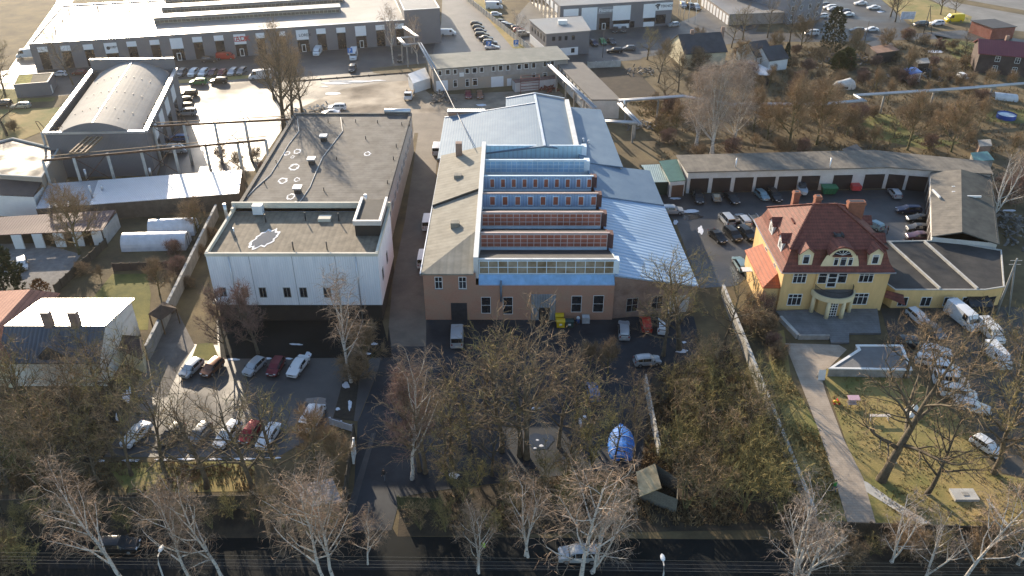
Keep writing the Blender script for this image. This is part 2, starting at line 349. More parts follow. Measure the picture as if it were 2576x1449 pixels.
sheet('road', [(-900, 1352), (880, 1352), (890, 1325), (985, 1325), (1000, 1350), (3500, 1372), (3500, 2100), (-900, 2100)], 0.025, mat('dark_road_asphalt', (0.007, 0.009, 0.009), 0.8, 0, 0, 0.12, (0.018, 0.020, 0.020), spec=.1, detail=9))
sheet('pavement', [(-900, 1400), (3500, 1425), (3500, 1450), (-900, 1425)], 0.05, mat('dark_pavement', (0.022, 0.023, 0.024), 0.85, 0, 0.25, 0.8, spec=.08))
sheet('gravel_yard', [(-250, 618), (100, 612), (205, 640), (135, 738), (60, 742), (-250, 800)], 0.03, GRAVEL)
sheet('lawn', [(282, 690), (370, 688), (380, 740), (372, 830), (345, 830), (330, 752), (235, 748)], 0.03, GREENL)
sheet('lawn', [(-200, 1060), (40, 1090), (42, 1220), (-200, 1240)], 0.03, GREENL)
sheet('lawn', [(262, 1165), (640, 1160), (640, 1236), (320, 1240)], 0.03, LAWN)
sheet('driveway', [(372, 905), (440, 770), (490, 870), (450, 930), (420, 1000), (330, 1000)], 0.036, mat('old_concrete_drive', (0.12, 0.11, 0.10), 0.85, 0, 0.3, 0.4))
sheet('lawn', [(496, 866), (535, 862), (552, 905), (480, 908)], 0.06, GREENL)
sheet('yard', [(1640, 500), (1655, 470), (1735, 489), (1932, 482), (2345, 476), (2360, 610), (2215, 615), (2200, 600), (1950, 600), (1895, 690), (1850, 720), (1762, 725), (1700, 560)], 0.03, mat('dark_asphalt', (0.022, 0.023, 0.026), 0.5, 0, 0, 0.14, (0.06, 0.06, 0.062), 0.5, 3.0, rvar=0.14, detail=9))
sheet('parking_lot', [(2215, 776), (2540, 772), (2800, 800), (2800, 1250), (2520, 1190), (2440, 1050), (2330, 930), (2240, 860)], 0.03, mat('muddy_asphalt', (0.028, 0.026, 0.024), 0.7, 0, 0, 0.2, (0.075, 0.065, 0.052), detail=9))
sheet('lawn', [(2062, 925), (2110, 925), (2290, 940), (2420, 1060), (2500, 1190), (2700, 1230), (2700, 1336), (2150, 1318), (2170, 1235), (2090, 1000)], 0.03, LAWN)
sheet('lawn', [(1990, 950), (2060, 1080), (2130, 1312), (2060, 1316), (2020, 1200), (1940, 960), (1930, 840), (1972, 830)], 0.036, LAWN)
sheet('path', [(1974, 864), (2050, 866), (2110, 868), (2130, 880), (2085, 926), (2062, 936), (2078, 990), (2120, 1100), (2172, 1205), (2203, 1316), (2132, 1316), (2098, 1200), (2058, 1080), (2008, 950)], 0.05, PAVE)
sheet('path', [(2172, 1210), (2182, 1214), (2250, 1262), (2345, 1318), (2310, 1318), (2230, 1270), (2180, 1238)], 0.054, CONCW)
sheet('path', [(2480, 1255), (2486, 1256), (2545, 1330), (2535, 1332)], 0.05, CONCW)
sheet('garden', [(1660, 420), (1700, 385), (2470, 400), (2800, 420), (2800, 250), (1900, 250), (1580, 255), (1620, 330)], 0.018, mat('garden_grass', (0.045, 0.032, 0.017), 0.95, 0, 0, 0.11, (0.165, 0.115, 0.045), 0.8, 4, detail=12))
sheet('lawn', [(2150, 280), (2250, 290), (2300, 340), (2420, 360), (2330, 376), (2200, 350), (2130, 300)], 0.03, GREENL)
sheet('lawn', [(2480, 280), (2570, 275), (2640, 300), (2560, 312), (2480, 305)], 0.03, GREENL)
sheet('lawn', [(2350, 88), (2450, 108), (2452, 175), (2400, 145)], 0.03, GREENL)
sheet('lawn', [(1600, 255), (1700, 248), (1710, 300), (1660, 330), (1620, 300)], 0.03, mat('straw_grass', (0.17, 0.115, 0.05), 0.95, 0, 0, 0.25, (0.33, 0.235, 0.12), 0.8, 4, detail=12))
sheet('soil', [(1480, 165), (1600, 175), (1660, 240), (1560, 248), (1510, 200)], 0.03, mat('ploughed_soil', (0.045, 0.033, 0.022), 0.95, 0, 0.35, 0.5, bump=0.6))
LITTER = mat('leaf_litter', (0.022, 0.017, 0.011), 0.95, 0, 0, 0.5, (0.068, 0.050, 0.030), 0.7, 4, detail=12)
sheet('woodland_floor', [(-300, 985), (330, 1000), (262, 1150), (262, 1165), (-300, 1165)], 0.022, LITTER)
sheet('woodland_floor', [(1640, 950), (1765, 885), (1830, 870), (1990, 1140), (2060, 1330), (1000, 1350), (1008, 1252), (1120, 1234), (1612, 1174)], 0.028, LITTER)
sheet('verge', [(-300, 1245), (880, 1245), (880, 1354), (-300, 1354)], 0.038, LITTER)
sheet('verge', [(2040, 1320), (2900, 1330), (2900, 1480), (2000, 1480)], 0.07, LITTER)
sheet('moss_patch', [(1690, 1080), (1790, 1075), (1800, 1120), (1690, 1125)], 0.045, GREENL)
sheet('yard', [(547, 804), (976, 804), (986, 900), (556, 903)], 0.048, MATS['dark_road_asphalt'])  # dark sheet painting the white building's shade onto the lot
# snow remains and puddles lying about
def blobs(name, spots, z, m, seed, kind, label=None):
    rnd = random.Random(seed); mb = MB()
    for (x, y, rx, ry) in spots:
        k = 18; ph = [rnd.uniform(0.55, 1.25) for _ in range(k)]
        c = at(x, y); q = []
        for i in range(k):
            t = 2 * math.pi * i / k; r = (ph[i] + ph[i - 1]) / 2
            p = at(x + rx * r * math.cos(t), y - ry * r * math.sin(t)); q.append((p.x, p.y, z + 0.0))
        ctr = (c.x, c.y, z + (0.015 if m is SNOW else 0))
        for i in range(k): mb.face([q[i], q[(i + 1) % k], ctr])
    return props(mb.build(name, m), label, None, None, kind)
blobs('snow', [(745, 867, 17, 3), (776, 892, 9, 6), (670, 903, 14, 3), (725, 903, 12, 3), (590, 905, 20, 2.5), (1045, 1000, 9, 3), (942, 866, 9, 4), (925, 890, 8, 3), (871, 970, 10, 8), (880, 1020, 5, 14), (850, 1030, 6, 4), (255, 1160, 9, 4), (330, 1160, 26, 3.5), (410, 1157, 22, 3), (470, 1156, 24, 3), (540, 1156, 22, 3), (610, 1155, 30, 3), (690, 1153, 20, 3), (318, 1000, 8, 18), (330, 985, 6, 14), (297, 1050, 6, 12), (1140, 1197, 16, 9), (1352, 1108, 4, 2), (1362, 1122, 6, 3), (1346, 1128, 5, 2), (1345, 1028, 14, 4), (1715, 884, 15, 5), (1460, 1062, 5, 12), (838, 236, 22, 4), (845, 210, 40, 2.5), (910, 205, 34, 2), (950, 203, 22, 1.5), (815, 218, 12, 1.5), (1210, 265, 16, 3), (1780, 255, 8, 2), (2350, 130, 22, 4), (2135, 33, 10, 2), (2215, 30, 9, 3), (2540, 530, 20, 3), (1740, 532, 22, 5), (1700, 500, 16, 3), (1762, 580, 8, 12), (1700, 560, 6, 8), (1470, 1050, 6, 5), (1720, 862, 6, 3)], 0.075, SNOW, 4, 'stuff')
blobs('puddle', [(1360, 1110, 34, 24), (1420, 1160, 22, 10), (880, 206, 60, 4), (1740, 545, 30, 10), (800, 1010, 30, 10), (1060, 215, 30, 3)], 0.066, PUD, 6, 'structure')

# ------------------------------------------------------------------ white flat-roofed works building beside the alley
ROOFG = ridged('grey_bitumen_roof', (0.062, 0.059, 0.056), 0.8, 0, 1.0, 'v', 0.2, 0.012, 0.35, 0.88, (0.165, 0.155, 0.142), spec=.3)
ROOFT = ridged('tan_bitumen_roof', (0.12, 0.10, 0.072), 0.85, 0, 1.0, 'u', 0.2, 0.012, 0.5, 0.85, (0.25, 0.21, 0.155))
WCLAD = ridged('white_ribbed_cladding', (0.70, 0.71, 0.73), 0.6, 0, 0.35, 'u', 0.05, 0.02, 0.9, 0.93, (0.84, 0.84, 0.85), stretch=(1, .14, 1))
BEIGE = mat('beige_render', (0.50, 0.45, 0.39), 0.85, 0, 0.12, 0.4)
DBASE = mat('dark_brown_plinth', (0.020, 0.017, 0.016), 0.8, 0, 0.2)
t = thing('office_building', 'white ribbed box building with tan flat roof, melting snow patch and dark plinth', 'building', (-33, 115, 0))
X0, X1, Y0, Y1, ZT = -46.2, -20.3, 107.9, 122.9, 12.3
MB().box(X0 + .15, X1 - .15, Y0 + .15, Y1, -.2, 3.1).build('plinth', DBASE, t)
m = MB(); m.prism([(X0, Y0), (X1, Y0), (X1, Y1), (X0, Y1)], 3.1, ZT + .1, top=False); m.face([(X0, Y0, 3.1), (X0, Y1, 3.1), (X1, Y1, 3.1), (X1, Y0, 3.1)]); m.build('wall', WCLAD, t)
MB().face([(X0 + .2, Y0 + .2, ZT - .45), (X1 - .2, Y0 + .2, ZT - .45), (X1 - .2, Y1 - .2, ZT - .45), (X0 + .2, Y1 - .2, ZT - .45)]).build('roof', ROOFT, t)
PARC = mat('cream_parapet', (0.60, 0.55, 0.45), 0.8, 0, 0.1)
m = MB(); m.box(X0 - .08, X1 + .08, Y0 - .08, Y0 + .3, ZT - .35, ZT + .18); m.box(X0 - .08, X0 + .3, Y0 + .3, Y1, ZT - .35, ZT + .25); m.box(X1 - .3, X1 + .08, Y0 + .3, Y1, ZT - .35, ZT + .25); m.box(X0 - .2, X1 + .2, Y1, Y1 + .4, ZT - .5, ZT + 1.1); m.build('parapet', PARC, t)
MB().box(X0 + .05, X0 + .5, Y1 - 1.5, Y1 + .2, ZT + .1, ZT + .75).build('coping', PARC, t)
m = MB(); m.box(-24.6, -20.6, 114.4, 122.5, ZT - .44, ZT + 1.9); m.build('stair_head', DBASE, t)
m = MB(); m.face([(-24.3, 114.7, ZT + 1.91), (-20.9, 114.7, ZT + 1.91), (-20.9, 122.2, ZT + 1.91), (-24.3, 122.2, ZT + 1.91)]); m.build('stair_roof', mat('black_roof_felt', (0.025, 0.026, 0.028), 0.8, 0, 0.4, 0.8), t)
m = MB(); m.box(-24.8, -20.4, 114.2, 114.6, ZT + 1.5, ZT + 2.3); m.box(-24.8, -24.4, 114.6, 122.7, ZT + 1.5, ZT + 2.3); m.box(-20.8, -20.4, 114.6, 122.7, ZT + 1.5, ZT + 2.3); m.build('stair_coping', mat('pale_flashing', (0.5, 0.5, 0.5), 0.5, 0.3, 0.1), t)
p = at(817, 547, ZT); MB().box(p.x - 1, p.x + 1, p.y - .7, p.y + .7, ZT - .44, ZT + .1).build('roof_hatch', PARC, t)
p = at(651, 535, ZT); m = MB(); m.box(p.x - .8, p.x + .8, p.y - .6, p.y + .5, ZT - .1, ZT + 1.5); m.build('air_handler', mat('white_unit', (0.62, 0.64, 0.66), 0.5, 0, 0.08), t)
for x, y, h in ((570, 543, 2.2), (590, 590, 1.2), (668, 553, 1.0), (768, 548, 1.0), (852, 550, 1.0), (737, 621, 1.0), (822, 621, 1.0)):
    p = at(x, y, ZT); MB().tube([(p.x, p.y, ZT - .45), (p.x, p.y, ZT + h)], 0.1 if h < 2 else 0.28, 8).build('vent_pipe', ZINC if h > 1.1 else DARKMETAL, t)
rn = random.Random(3); mb = MB(); c0 = at(665, 595, ZT); q = []
for k in range(30):
    a = 2 * math.pi * k / 30; r = rn.uniform(.8, 1.15); q.append((c0.x + 1.75 * r * math.cos(a) + .9 * math.sin(a), c0.y + 3.3 * r * math.sin(a), ZT - .40))
mb.face(q); mb.build('snow_patch', SNOW, t)
q = [(c0.x + (x - c0.x) * .82, c0.y + (y - c0.y) * .82, ZT - .39) for x, y, z in q]; MB().face(q).build('meltwater', PUD, t)
A, B = (X0, Y0 - .0), (X1, Y0 - .0)
for x in (550, 605, 650, 711, 752, 812): px_window(A, B, x, 723, x + 23, 748, t, cols=2, fm=CONC)
for u in (6.4, 12.9, 19.4): panel('panel_joint', A, B, u, u + .07, 3.15, 12.1, mat('joint_grey', (.25, .25, .26), .7), t, 0, .015)  # thin grey strips drawn for the cladding joints
for u in (3.4, 22.6): MB().tube([(X0 + u, Y0 - .14, .2), (X0 + u, Y0 - .14, 11.9)], .08, 6).build('downpipe', ZINC, t)
panel('plinth_ledge', A, B, 0, X1 - X0, 3.0, 3.12, DBASE, t, 0, .12)
panel('door_hood', A, B, 0.1, 2.2, 4.4, 4.7, WHITE, t, 0, 1.6)
A, B = (X1, Y0), (X1, Y1)
for y0 in (2.5, 7.5): window(A, B, y0, y0 + 1.2, 6, 8, t, cols=2, fm=CONC)

t = thing('warehouse', 'long grey flat-roofed hall with thawing rings and a cable across its roof', 'building', (-35, 150, 0))
X0, X1, Y0, Y1, ZT = -48.2, -22.3, 123.4, 175.6, 8.8
MB().prism([(X0, Y0), (X1, Y0), (X1, Y1), (X0, Y1)], -.2, ZT + .1, top=False).build('wall', BEIGE, t)
MB().face([(X0 + .1, Y0, ZT), (X1 - .1, Y0, ZT), (X1 - .1, Y1 - .1, ZT), (X0 + .1, Y1 - .1, ZT)]).build('roof', ROOFG, t)
m = MB(); m.box(X0 - .1, X0 + .5, Y0, Y1, ZT - .3, ZT + .35); m.box(X1 - .5, X1 + .1, Y0, Y1, ZT - .3, ZT + .35); m.box(X0 + .5, X1 - .5, Y1 - .5, Y1 + .1, ZT - .3, ZT + .35); m.build('parapet', ROOFG, t)
A, B = (X1, Y0), (X1, Y1)
for k in range(13): window(A, B, 3 + k * 3.8, 5.2 + k * 3.8, 4.2, 6.0, t, cols=3, fm=WHITE)
for x, y in ((815, 354), (785, 412), (750, 485)):
    p = at(x, y, ZT); m = MB(); m.box(p.x - .55, p.x + .55, p.y - .55, p.y + .55, ZT, ZT + .9); o = m.build('vent_base', DARKMETAL, t)
    m = MB(); m.box(p.x - .75, p.x + .75, p.y - .75, p.y + .75, ZT + .9, ZT + 1.25); m.build('vent_cap', ZINC, o)
for x, y in ((826, 308), (863, 308), (895, 308), (950, 310), (1011, 315), (997, 370), (990, 402), (975, 462), (962, 510), (847, 402), (815, 480), (695, 410), (666, 462), (906, 522), (876, 520), (1030, 318), (920, 350)):
    p = at(x, y, ZT); MB().tube([(p.x, p.y, ZT), (p.x, p.y, ZT + .75)], 0.09, 6).build('vent_pipe', DARKMETAL, t)
p = at(921, 512, ZT); MB().tube([(p.x, p.y, ZT - .3), (p.x, p.y, ZT + 1.8)], 0.3, 10).build('flue', ZINC, t)
p = at(1004, 286, ZT); MB().tube([(p.x - 3.2, p.y, ZT + .6), (p.x + 2.6, p.y, ZT + .6)], 0.55, 10).build('duct', ZINC, t)
rn = random.Random(9)
for x, y, r in ((722, 386, 8), (748, 381, 9), (736, 395, 5), (740, 421, 12), (712, 455, 10), (747, 452, 7), (732, 495, 9), (704, 514, 6), (741, 513, 7), (924, 387, 8)):
    mb = MB(); p = at(x, y, ZT); k = 30; R0 = r / 12.5; f = [rn.uniform(.8, 1.2) + .22 * math.sin(3 * q + r) for q in range(k)]; f = [(f[q - 1] + f[q]) / 2 for q in range(k)]; th_ = [rn.uniform(.5, .85) for _ in range(k)]
    for i in range(k):
        j = (i + 1) % k; a, b = 2 * math.pi * i / k, 2 * math.pi * j / k
        P4 = [(p.x + R0 * g * f[q] * math.cos(c), p.y + 1.7 * R0 * g * f[q] * math.sin(c), ZT + .03) for g, q, c in ((1, i, a), (1, j, b), (th_[j], j, b), (th_[i], i, a))]
        mb.face(P4)
    mb.build('snow_ring', SNOW, t)
for pts in ([(857, 296), (862, 330), (835, 365), (812, 395), (796, 430), (780, 470), (760, 500), (742, 520)], [(748, 300), (752, 330), (725, 365), (705, 400), (680, 440), (640, 475), (622, 495)]):
    MB().tube([tuple(at(x, y, ZT + .1)) for x, y in pts], 0.09, 5).build('roof_cable', mat('pale_cable', (0.5, 0.48, 0.45), 0.7), t)

# ------------------------------------------------------------------ the brick factory with its saw-tooth roof
BRK = brick('red_factory_brick', (0.46, 0.21, 0.13), (0.39, 0.17, 0.10), (0.36, 0.29, 0.23), stain=(0.38, 0.24, 0.165))
BRK2 = brick('dirty_brick', (0.32, 0.20, 0.15), (0.25, 0.155, 0.12), (0.28, 0.24, 0.20))
fac = thing('factory', 'brick factory with seven glazed saw-tooth roofs and blue metal wings', 'factory', (2, 130, 0))
ROOFL = ridged('beige_felt_roof', (0.19, 0.175, 0.14), 0.85, 0, 1.1, 'u', 0.15, 0.012, 0.4, 0.88, (0.29, 0.27, 0.22))
ROOFD = mat('tooth_shade_roof', (0.028, 0.026, 0.026), 0.75, 0, 0.5, 0.7, bump=0.3)  # near-black colour carries the shade between the teeth
PBLUE = ridged('sky_tinted_boards', (0.55, 0.80, 0.95), 0.5, 0.1, 0.9, 'u', 0.12, 0.02, 0.3, 0.85)  # white boards, blue sky light mixed into their colour
PW = mat('weathered_white', (0.62, 0.62, 0.60), 0.6, 0, 0.15, 0.6)
BLUEM = ridged('blue_grey_metal_roof', (0.115, 0.185, 0.265), 0.65, 0.1, 0.55, 'u', 0.12, 0.012, 0.25, 0.92, (0.16, 0.235, 0.31), spec=.3)
BLUER = ridged('ribbed_sky_tinted_roof', (0.30, 0.42, 0.56), 0.5, 0.15, 1.05, 'u', 0.12, 0.06, 0.12, 0.8)  # pale grey sheet metal; the blue of sky light is in its colour
LX0, LX1, FY = -13.7, -5.9, 108.3
TY = [109.15, 117.15, 124.4, 131.65, 138.9, 146.1, 153.1]; TX = [15.8, 15.5, 15.15, 14.95, 14.7, 13.95, 13.9]
# walls
m = MB(); m.prism([(LX0, FY), (LX1 + .3, FY), (LX1 + .3, 152), (LX0, 152)], -.2, 8.75, top=False); m.build('wall', BRK, fac, 'two-storey brick wing with white windows')
m = MB(); m.prism([(LX1 + .3, FY), (15.9, FY), (15.9, 158), (LX1 + .3, 158)], -.2, 6.6, top=False); m.build('wall', BRK, fac)
m = MB(); q = [(15.9, FY + .3), (29.3, 110.9), (28.3, 139), (27.6, 153.2), (21.9, 150.9), (20.4, 182), (-14.8, 176), (-14.4, 152), (15.9, 152)]
m.prism(q, -.2, 4.6, top=False); m.build('wall', BRK2, fac)
# left wing roof: rear part, step, front part with its hip
rz = 10.6
sloped('roof', [(LX0 - .3, 130.4, 9.2), (LX1, 133.2, rz + .5), (LX1, 152, rz + .5), (LX0 - .3, 152, 9.2)], .25, ROOFL, fac)
m = MB(); m.face([(LX0 - .3, 130.4, 8.5), (LX1, 133.2, 10.2), (LX1, 133.2, rz + .49), (LX0 - .3, 130.4, 9.19)]); m.build('roof_step', DARKMETAL, fac)
m = MB(); a = (LX0 - .3, FY - .3, 8.75); b = (LX1, FY - .3, 8.75); c = (LX1, 118.4, rz); d = (LX1, 133.25, rz); e = (LX0 - .3, 130.45, 8.75)
m.face([a, c, d, e]); m.build('roof', ROOFL, fac)
m = MB(); m.face([a, b, c]); m.face([a, (a[0], a[1], 8.5), (b[0], b[1], 8.5), b]); m.face([e, (e[0], e[1], 8.5), (a[0], a[1], 8.5), a]); m.build('hip', ROOFL, fac)
MB().box(LX0 - .42, LX0 - .28, FY - .4, 152, 8.45, 8.85).build('gutter', ZINC, fac)
m = MB(); m.box(LX1, LX1 + .75, FY + .4, 154, 7.5, 11.3); m.build('parapet', PW, fac, 'whitewashed parapet between wing and saw-teeth')
p = at(1155, 391, 10); m = MB(); m.box(p.x - .6, p.x + .6, p.y - .6, p.y + .6, 9, 12.7); m.build('chimney', BRK2, fac)
for x, y in ((1152, 447), (1145, 567)):
    p = at(x, y, 10); m = MB(); m.box(p.x - .7, p.x + .7, p.y - .6, p.y + .6, 9.3, 10.7); m.build('roof_vent', ROOFL, fac)
# saw teeth
gm_blue = mat('sky_tinted_glass', (0.36, 0.58, 0.78), 0.3, 0, 0.12, 0.6, spec=0.6)  # reflected blue sky painted in as the glass colour
gm_red = mat('rust_red_glass', (0.40, 0.115, 0.065), 0.35, 0, 0, 0.45, (0.56, 0.19, 0.12), detail=3)
gm_tan = mat('tan_dirty_glass', (0.20, 0.14, 0.075), 0.25, 0, 0, 0.4, (0.42, 0.36, 0.27), detail=3)
gm_slate = ridged('sky_tinted_slate', (0.34, 0.45, 0.62), 0.6, 0, 0.5, 'u', 0.15, 0.02, 0.3)  # slate boards with the sky's blue added to their colour
CHEEK = mat('dark_red_cheek', (0.10, 0.045, 0.04), 0.8, 0, 0.4, 0.8)
FR = mat('sky_tinted_frames', (0.74, 0.84, 0.90), 0.5, 0, 0.1)  # white frames tinted blue to stand for light from the sky
FRP = mat('pinkish_frames', (0.70, 0.55, 0.50), 0.5, 0, 0.12)
ROOFP = mat('pinkish_metal_lip', (0.55, 0.40, 0.34), 0.6, 0, 0.15, 0.5)
for k in range(7):
    yb = TY[k]; xr = TX[k]; xl = LX1 + .75; zb = 7.9; zt = 10.7 if k else 10.5; yt = yb + .35
    yn = TY[k + 1] - .05 if k < 6 else yb + 5
    r = MB(); r.face([(xl, yt + .2, zt + .03), (xr, yt + .2, zt + .03), (xr, yn, 7.75), (xl, yn, 7.75)])
    tooth = r.build('roof', ROOFD, fac)
    m = MB(); m.box(xl, xr + .25, yt - .14, yt + .22, zt - .12, zt + .07); m.build('eave', FR if k > 3 else (ROOFP if k else PW), tooth)
    c = MB()
    for xx, d in ((xr, 1),):
        c.prism([(xr - .05, yb), (xr + .9 if 0 < k else xr + .7, yb), (xr + .9 if 0 < k else xr + .7, yb + 1.6), (xr - .05, yb + 1.6)], 6.0, zt - .14)
        c.face([(xr + .02, yb + 1.6, 6), (xr + .02, yn, 6), (xr + .02, yn, 7.75), (xr + .02, yb + 1.6, zt)])
    c.build('cheek', CHEEK if 1 <= k <= 4 else FR, tooth)
    ZB = zb + .3 if k else 8.0
    w0 = MB(); w0.face([(xl, yb, zb - .6), (xr, yb, zb - .6), (xr, yb + .02, ZB), (xl, yb + .02, ZB)]); w0.face([(xl, yb, zb - .6), (xl, yb + .02, ZB), (xl, yn, 7), (xl, yn, 6.5)]); w0.build('sill', FR if k else PW, tooth)
    A, B = (xl, yb + .1), (xr, yb + .1)
    if k == 6:
        panel('board_band', A, B, 0, xr - xl, ZB, zt - .1, PBLUE, tooth, 0, .05)
    elif k in (3, 4):
        panel('board_band', A, B, 0, xr - xl, ZB, zt - .1, gm_slate, tooth, 0, .03)
        n = 9 if k == 3 else 10; pw = (xr - xl) / n
        for i in range(n): window((xl, yb + .07), (xr, yb + .07), (i + .52) * pw, (i + 1.0) * pw, ZB + .25, zt - .45, tooth, cols=1, fm=FR, gm=gm_red, fw=.12)
    else:
        n = 19 if k else 14
        f = window(A, B, 0.05, xr - xl - .05, ZB, zt - .12, tooth, cols=n, rows=3 if k else 2, fm=FR if k == 5 else (FRP if k else FR), gm=[gm_tan, gm_red, gm_red, 0, 0, gm_blue][k], name='glazing_band', fw=.13)
m = MB(); m.face([(LX1 + .75, FY - .03, 6.5), (15.9, FY - .03, 6.5), (15.8, 109.1, 8.0), (LX1 + .75, 109.1, 8.0)]); m.face([(LX1 + .75, FY - .03, 6.5), (LX1 + .75, FY + .3, 6.3), (15.9, FY + .3, 6.3), (15.9, FY - .03, 6.5)]); m.build('blue_skirt', mat('blue_sheet', (0.22, 0.42, 0.66), 0.5, 0, 0.2, 0.7), fac)
# rear gable roof and right-hand blue wings
sloped('roof', [(-14.9, 153.5, 7.9), (6.4, 152.5, 11.0), (5.4, 176.8, 11.0), (-3.2, 176.0, 9.8), (-15.1, 175.8, 7.9)], .3, BLUEM, fac, 'rear blue metal gable roof, long left slope')
sloped('roof', [(-1.4, 175.9, 9.95), (5.4, 176.7, 11.05), (5.1, 182.6, 11.05), (-1.4, 182.6, 9.95)], .3, BLUEM, fac)
sloped('roof', [(6.45, 152.5, 11.0), (12.4, 154.0, 9.6), (11.9, 183.2, 9.6), (5.15, 182.6, 11.0)], .3, BLUEM, fac, 'rear blue metal gable roof, right slope')
MB().beam((6.4, 152.4, 11.1), (5.15, 182.6, 11.1), .5, .12).build('ridge_cap', ZINC, fac)
MB().beam((-1.4, 182.6, 10.05), (5.15, 182.7, 11.2), .4, .2).build('verge', ZINC, fac); MB().beam((5.15, 182.7, 11.2), (12, 183.2, 9.8), .4, .2).build('verge', ZINC, fac)
MB().beam((-15, 175.9, 8.0), (5.4, 176.8, 11.1), .3, .16).build('verge', ZINC, fac)
MB().beam((12.9, 154.0, 9.9), (12.4, 181, 9.9), .9, .9).build('parapet', PW, fac)
m = MB(); m.prism([(-14.6, 152), (13, 152), (12, 182.5), (-1.2, 182.2), (-1.3, 175.6), (-14.9, 175.4)], 4.4, 7.6, top=False); m.build('wall', BEIGE, fac)
m = MB(); m.face([(-1.2, 182.2, 7.4), (5.1, 182.3, 7.4), (12, 182.9, 7.4), (12, 182.9, 9.4), (5.1, 182.3, 10.8), (-1.2, 182.2, 9.7)]); m.build('gable', BEIGE, fac)
sloped('roof', [(13.3, 149.5, 9.0), (21.9, 150.6, 7.4), (20.4, 182.4, 7.4), (12.9, 179.8, 9.0)], .25, BLUEM, fac, 'narrow blue metal roof strip beside the gable')
m = MB(); m.prism([(21.7, 150.6), (20.2, 182), (19.9, 182), (21.4, 150.6)], 4.4, 7.2, top=False); m.build('wall', BEIGE, fac)
sloped('roof', [(15.3, 135.6, 8.5), (28.3, 138.4, 5.2), (27.7, 153.3, 5.4), (14.3, 149.1, 8.8)], .25, BLUEM, fac, 'smooth blue metal wing roof')
sloped('roof', [(15.9, 108.6, 8.1), (29.7, 111.2, 4.55), (28.4, 138.5, 4.95), (15.3, 135.8, 8.25)], .25, BLUER, fac, 'ribbed sky-tinted metal wing roof in front')
m = MB(); m.prism([(15.9, 108.9), (29.3, 111.3), (29.2, 111.8), (15.9, 109.4)], 4.3, 4.4, top=False); m.face([(15.9, 108.75, 4.4), (29.5, 111.1, 4.4), (15.9, 108.75, 7.9)]); m.build('wall', BRK2, fac)
MB().box(-14.2, -6.2, 176.2, 178.2, 3, 9.0).build('penthouse', BRK, fac); sloped('roof', [(-14.4, 176, 9.3), (-6, 176, 9.3), (-6, 178.6, 9.0), (-14.4, 178.6, 9.0)], .15, ridged('white_corrugated', (0.6, 0.6, 0.6), 0.35, 0.5, .4, 'u', .05, .05), fac)
for x, y, z in ((1367, 360, 8.5), (1470, 265, 8.4), (1380, 365, 8)): 
    p = at(x + 100, y, z); MB().tube([(p.x, p.y, z - .6), (p.x, p.y, z + 1.1)], .2, 8).build('roof_vent', ZINC, fac)
# windows and doors of the front
A, B = (LX0, FY), (LX1 + .3, FY)
for x0, x1 in ((1093, 1114), (1153, 1174)): px_window(A, B, x0, 696, x1, 726, fac, cols=2, transom=.6, sill=CONC, d=.08)
u0, z1 = on_wall(A, B, 1134, 762); u1, z0 = on_wall(A, B, 1176, 803); panel('workshop_door', A, B, u0, u1, 0, z1, mat('blue_black_door', (0.02, 0.026, 0.035), 0.5, 0, 0.4, 2), fac, 0, .08)
A, B = (LX1 + .3, FY), (15.9, FY)
for x0, y0, x1, y1 in ((1210, 747, 1235, 788), (1265, 747, 1290, 790), (1438, 744, 1462, 785), (1493, 743, 1517, 785)): px_window(A, B, x0, y0, x1, y1, fac, cols=1, rows=2, fm=WHITE, fw=.07)
u0, z1 = on_wall(A, B, 1337, 740); u1, z0 = on_wall(A, B, 1397, 795)
panel('sliding_gate', A, B, u0, u1, 0, z1, ridged('grey_gate_boards', (0.24, 0.26, 0.28), 0.7, 0, .4, 'u', .25, .03), fac, 0, .12)
panel('gate_opening', A, B, u0 + 1.2, u0 + 2.9, 0, z1 * .5, DARKMETAL, fac, .12, .14)
MB().tube([tuple(V3((LX1 + 4.2, FY - .15), 3.6)), tuple(V3((LX1 + 4.2, FY - .15), 7.4))], .16, 8).build('downpipe', mat('blue_grey_pipe', (0.12, 0.17, 0.22), .5), fac)
A, B = (15.9, FY + .3), (29.3, 110.9)
for u in (2.2, 6.3): window(A, B, u, u + 1.9, 1.0, 3.6, fac, cols=2, rows=2, fm=CONC)
panel('roller_door', A, B, 9.3, 12.6, 0, 3.2, mat('pale_door', (0.42, 0.43, 0.43), .6), fac, 0, .08)
# ------------------------------------------------------------------ the yellow villa
YEL = mat('yellow_render', (0.64, 0.42, 0.18), 0.85, 0, 0, 0.8, (0.80, 0.54, 0.235), detail=8, stretch=(1, 1, .25))
YELP = mat('pale_yellow_render', (0.74, 0.62, 0.38), 0.85, 0, 0.08, 0.5)
TILE = ridged('red_roof_tiles', (0.115, 0.032, 0.021), 0.75, 0, 0.42, 'u', 0.2, 0.10, 0.9, 0.55, (0.235, 0.066, 0.042), rows=0.62)
TILEO = ridged('orange_roof_tiles', (0.33, 0.065, 0.018), 0.7, 0, 0.42, 'u', 0.15, 0.10, 0.5, 0.6, (0.44, 0.10, 0.03), rows=0.62)
CHIMB = mat('orange_chimney_brick', (0.26, 0.10, 0.058), 0.85, 0, 0.2, 3.0)
v = thing('villa', 'yellow villa with red hipped tile roof, dormers and round pillared porch', 'house', (51, 119, 0))
VX0, VX1, VY0, VY1 = 42.75, 59.5, 111.0, 128.0
m = MB(); m.box(VX0, VX1, VY0, VY1, -.2, 7.5); m.build('wall', YEL, v)
m = MB(); m.box(VX0 - .1, VX1 + .1, VY0 - .1, VY1, 6.95, 7.5); m.build('cornice', YELP, v)
m = MB(); m.box(47.9, 54.6, VY0 - .22, VY0 + .1, -.1, 7.48); m.build('bay', YEL, v)
e0, e1 = 7.45, 10.6; ix = 1.75
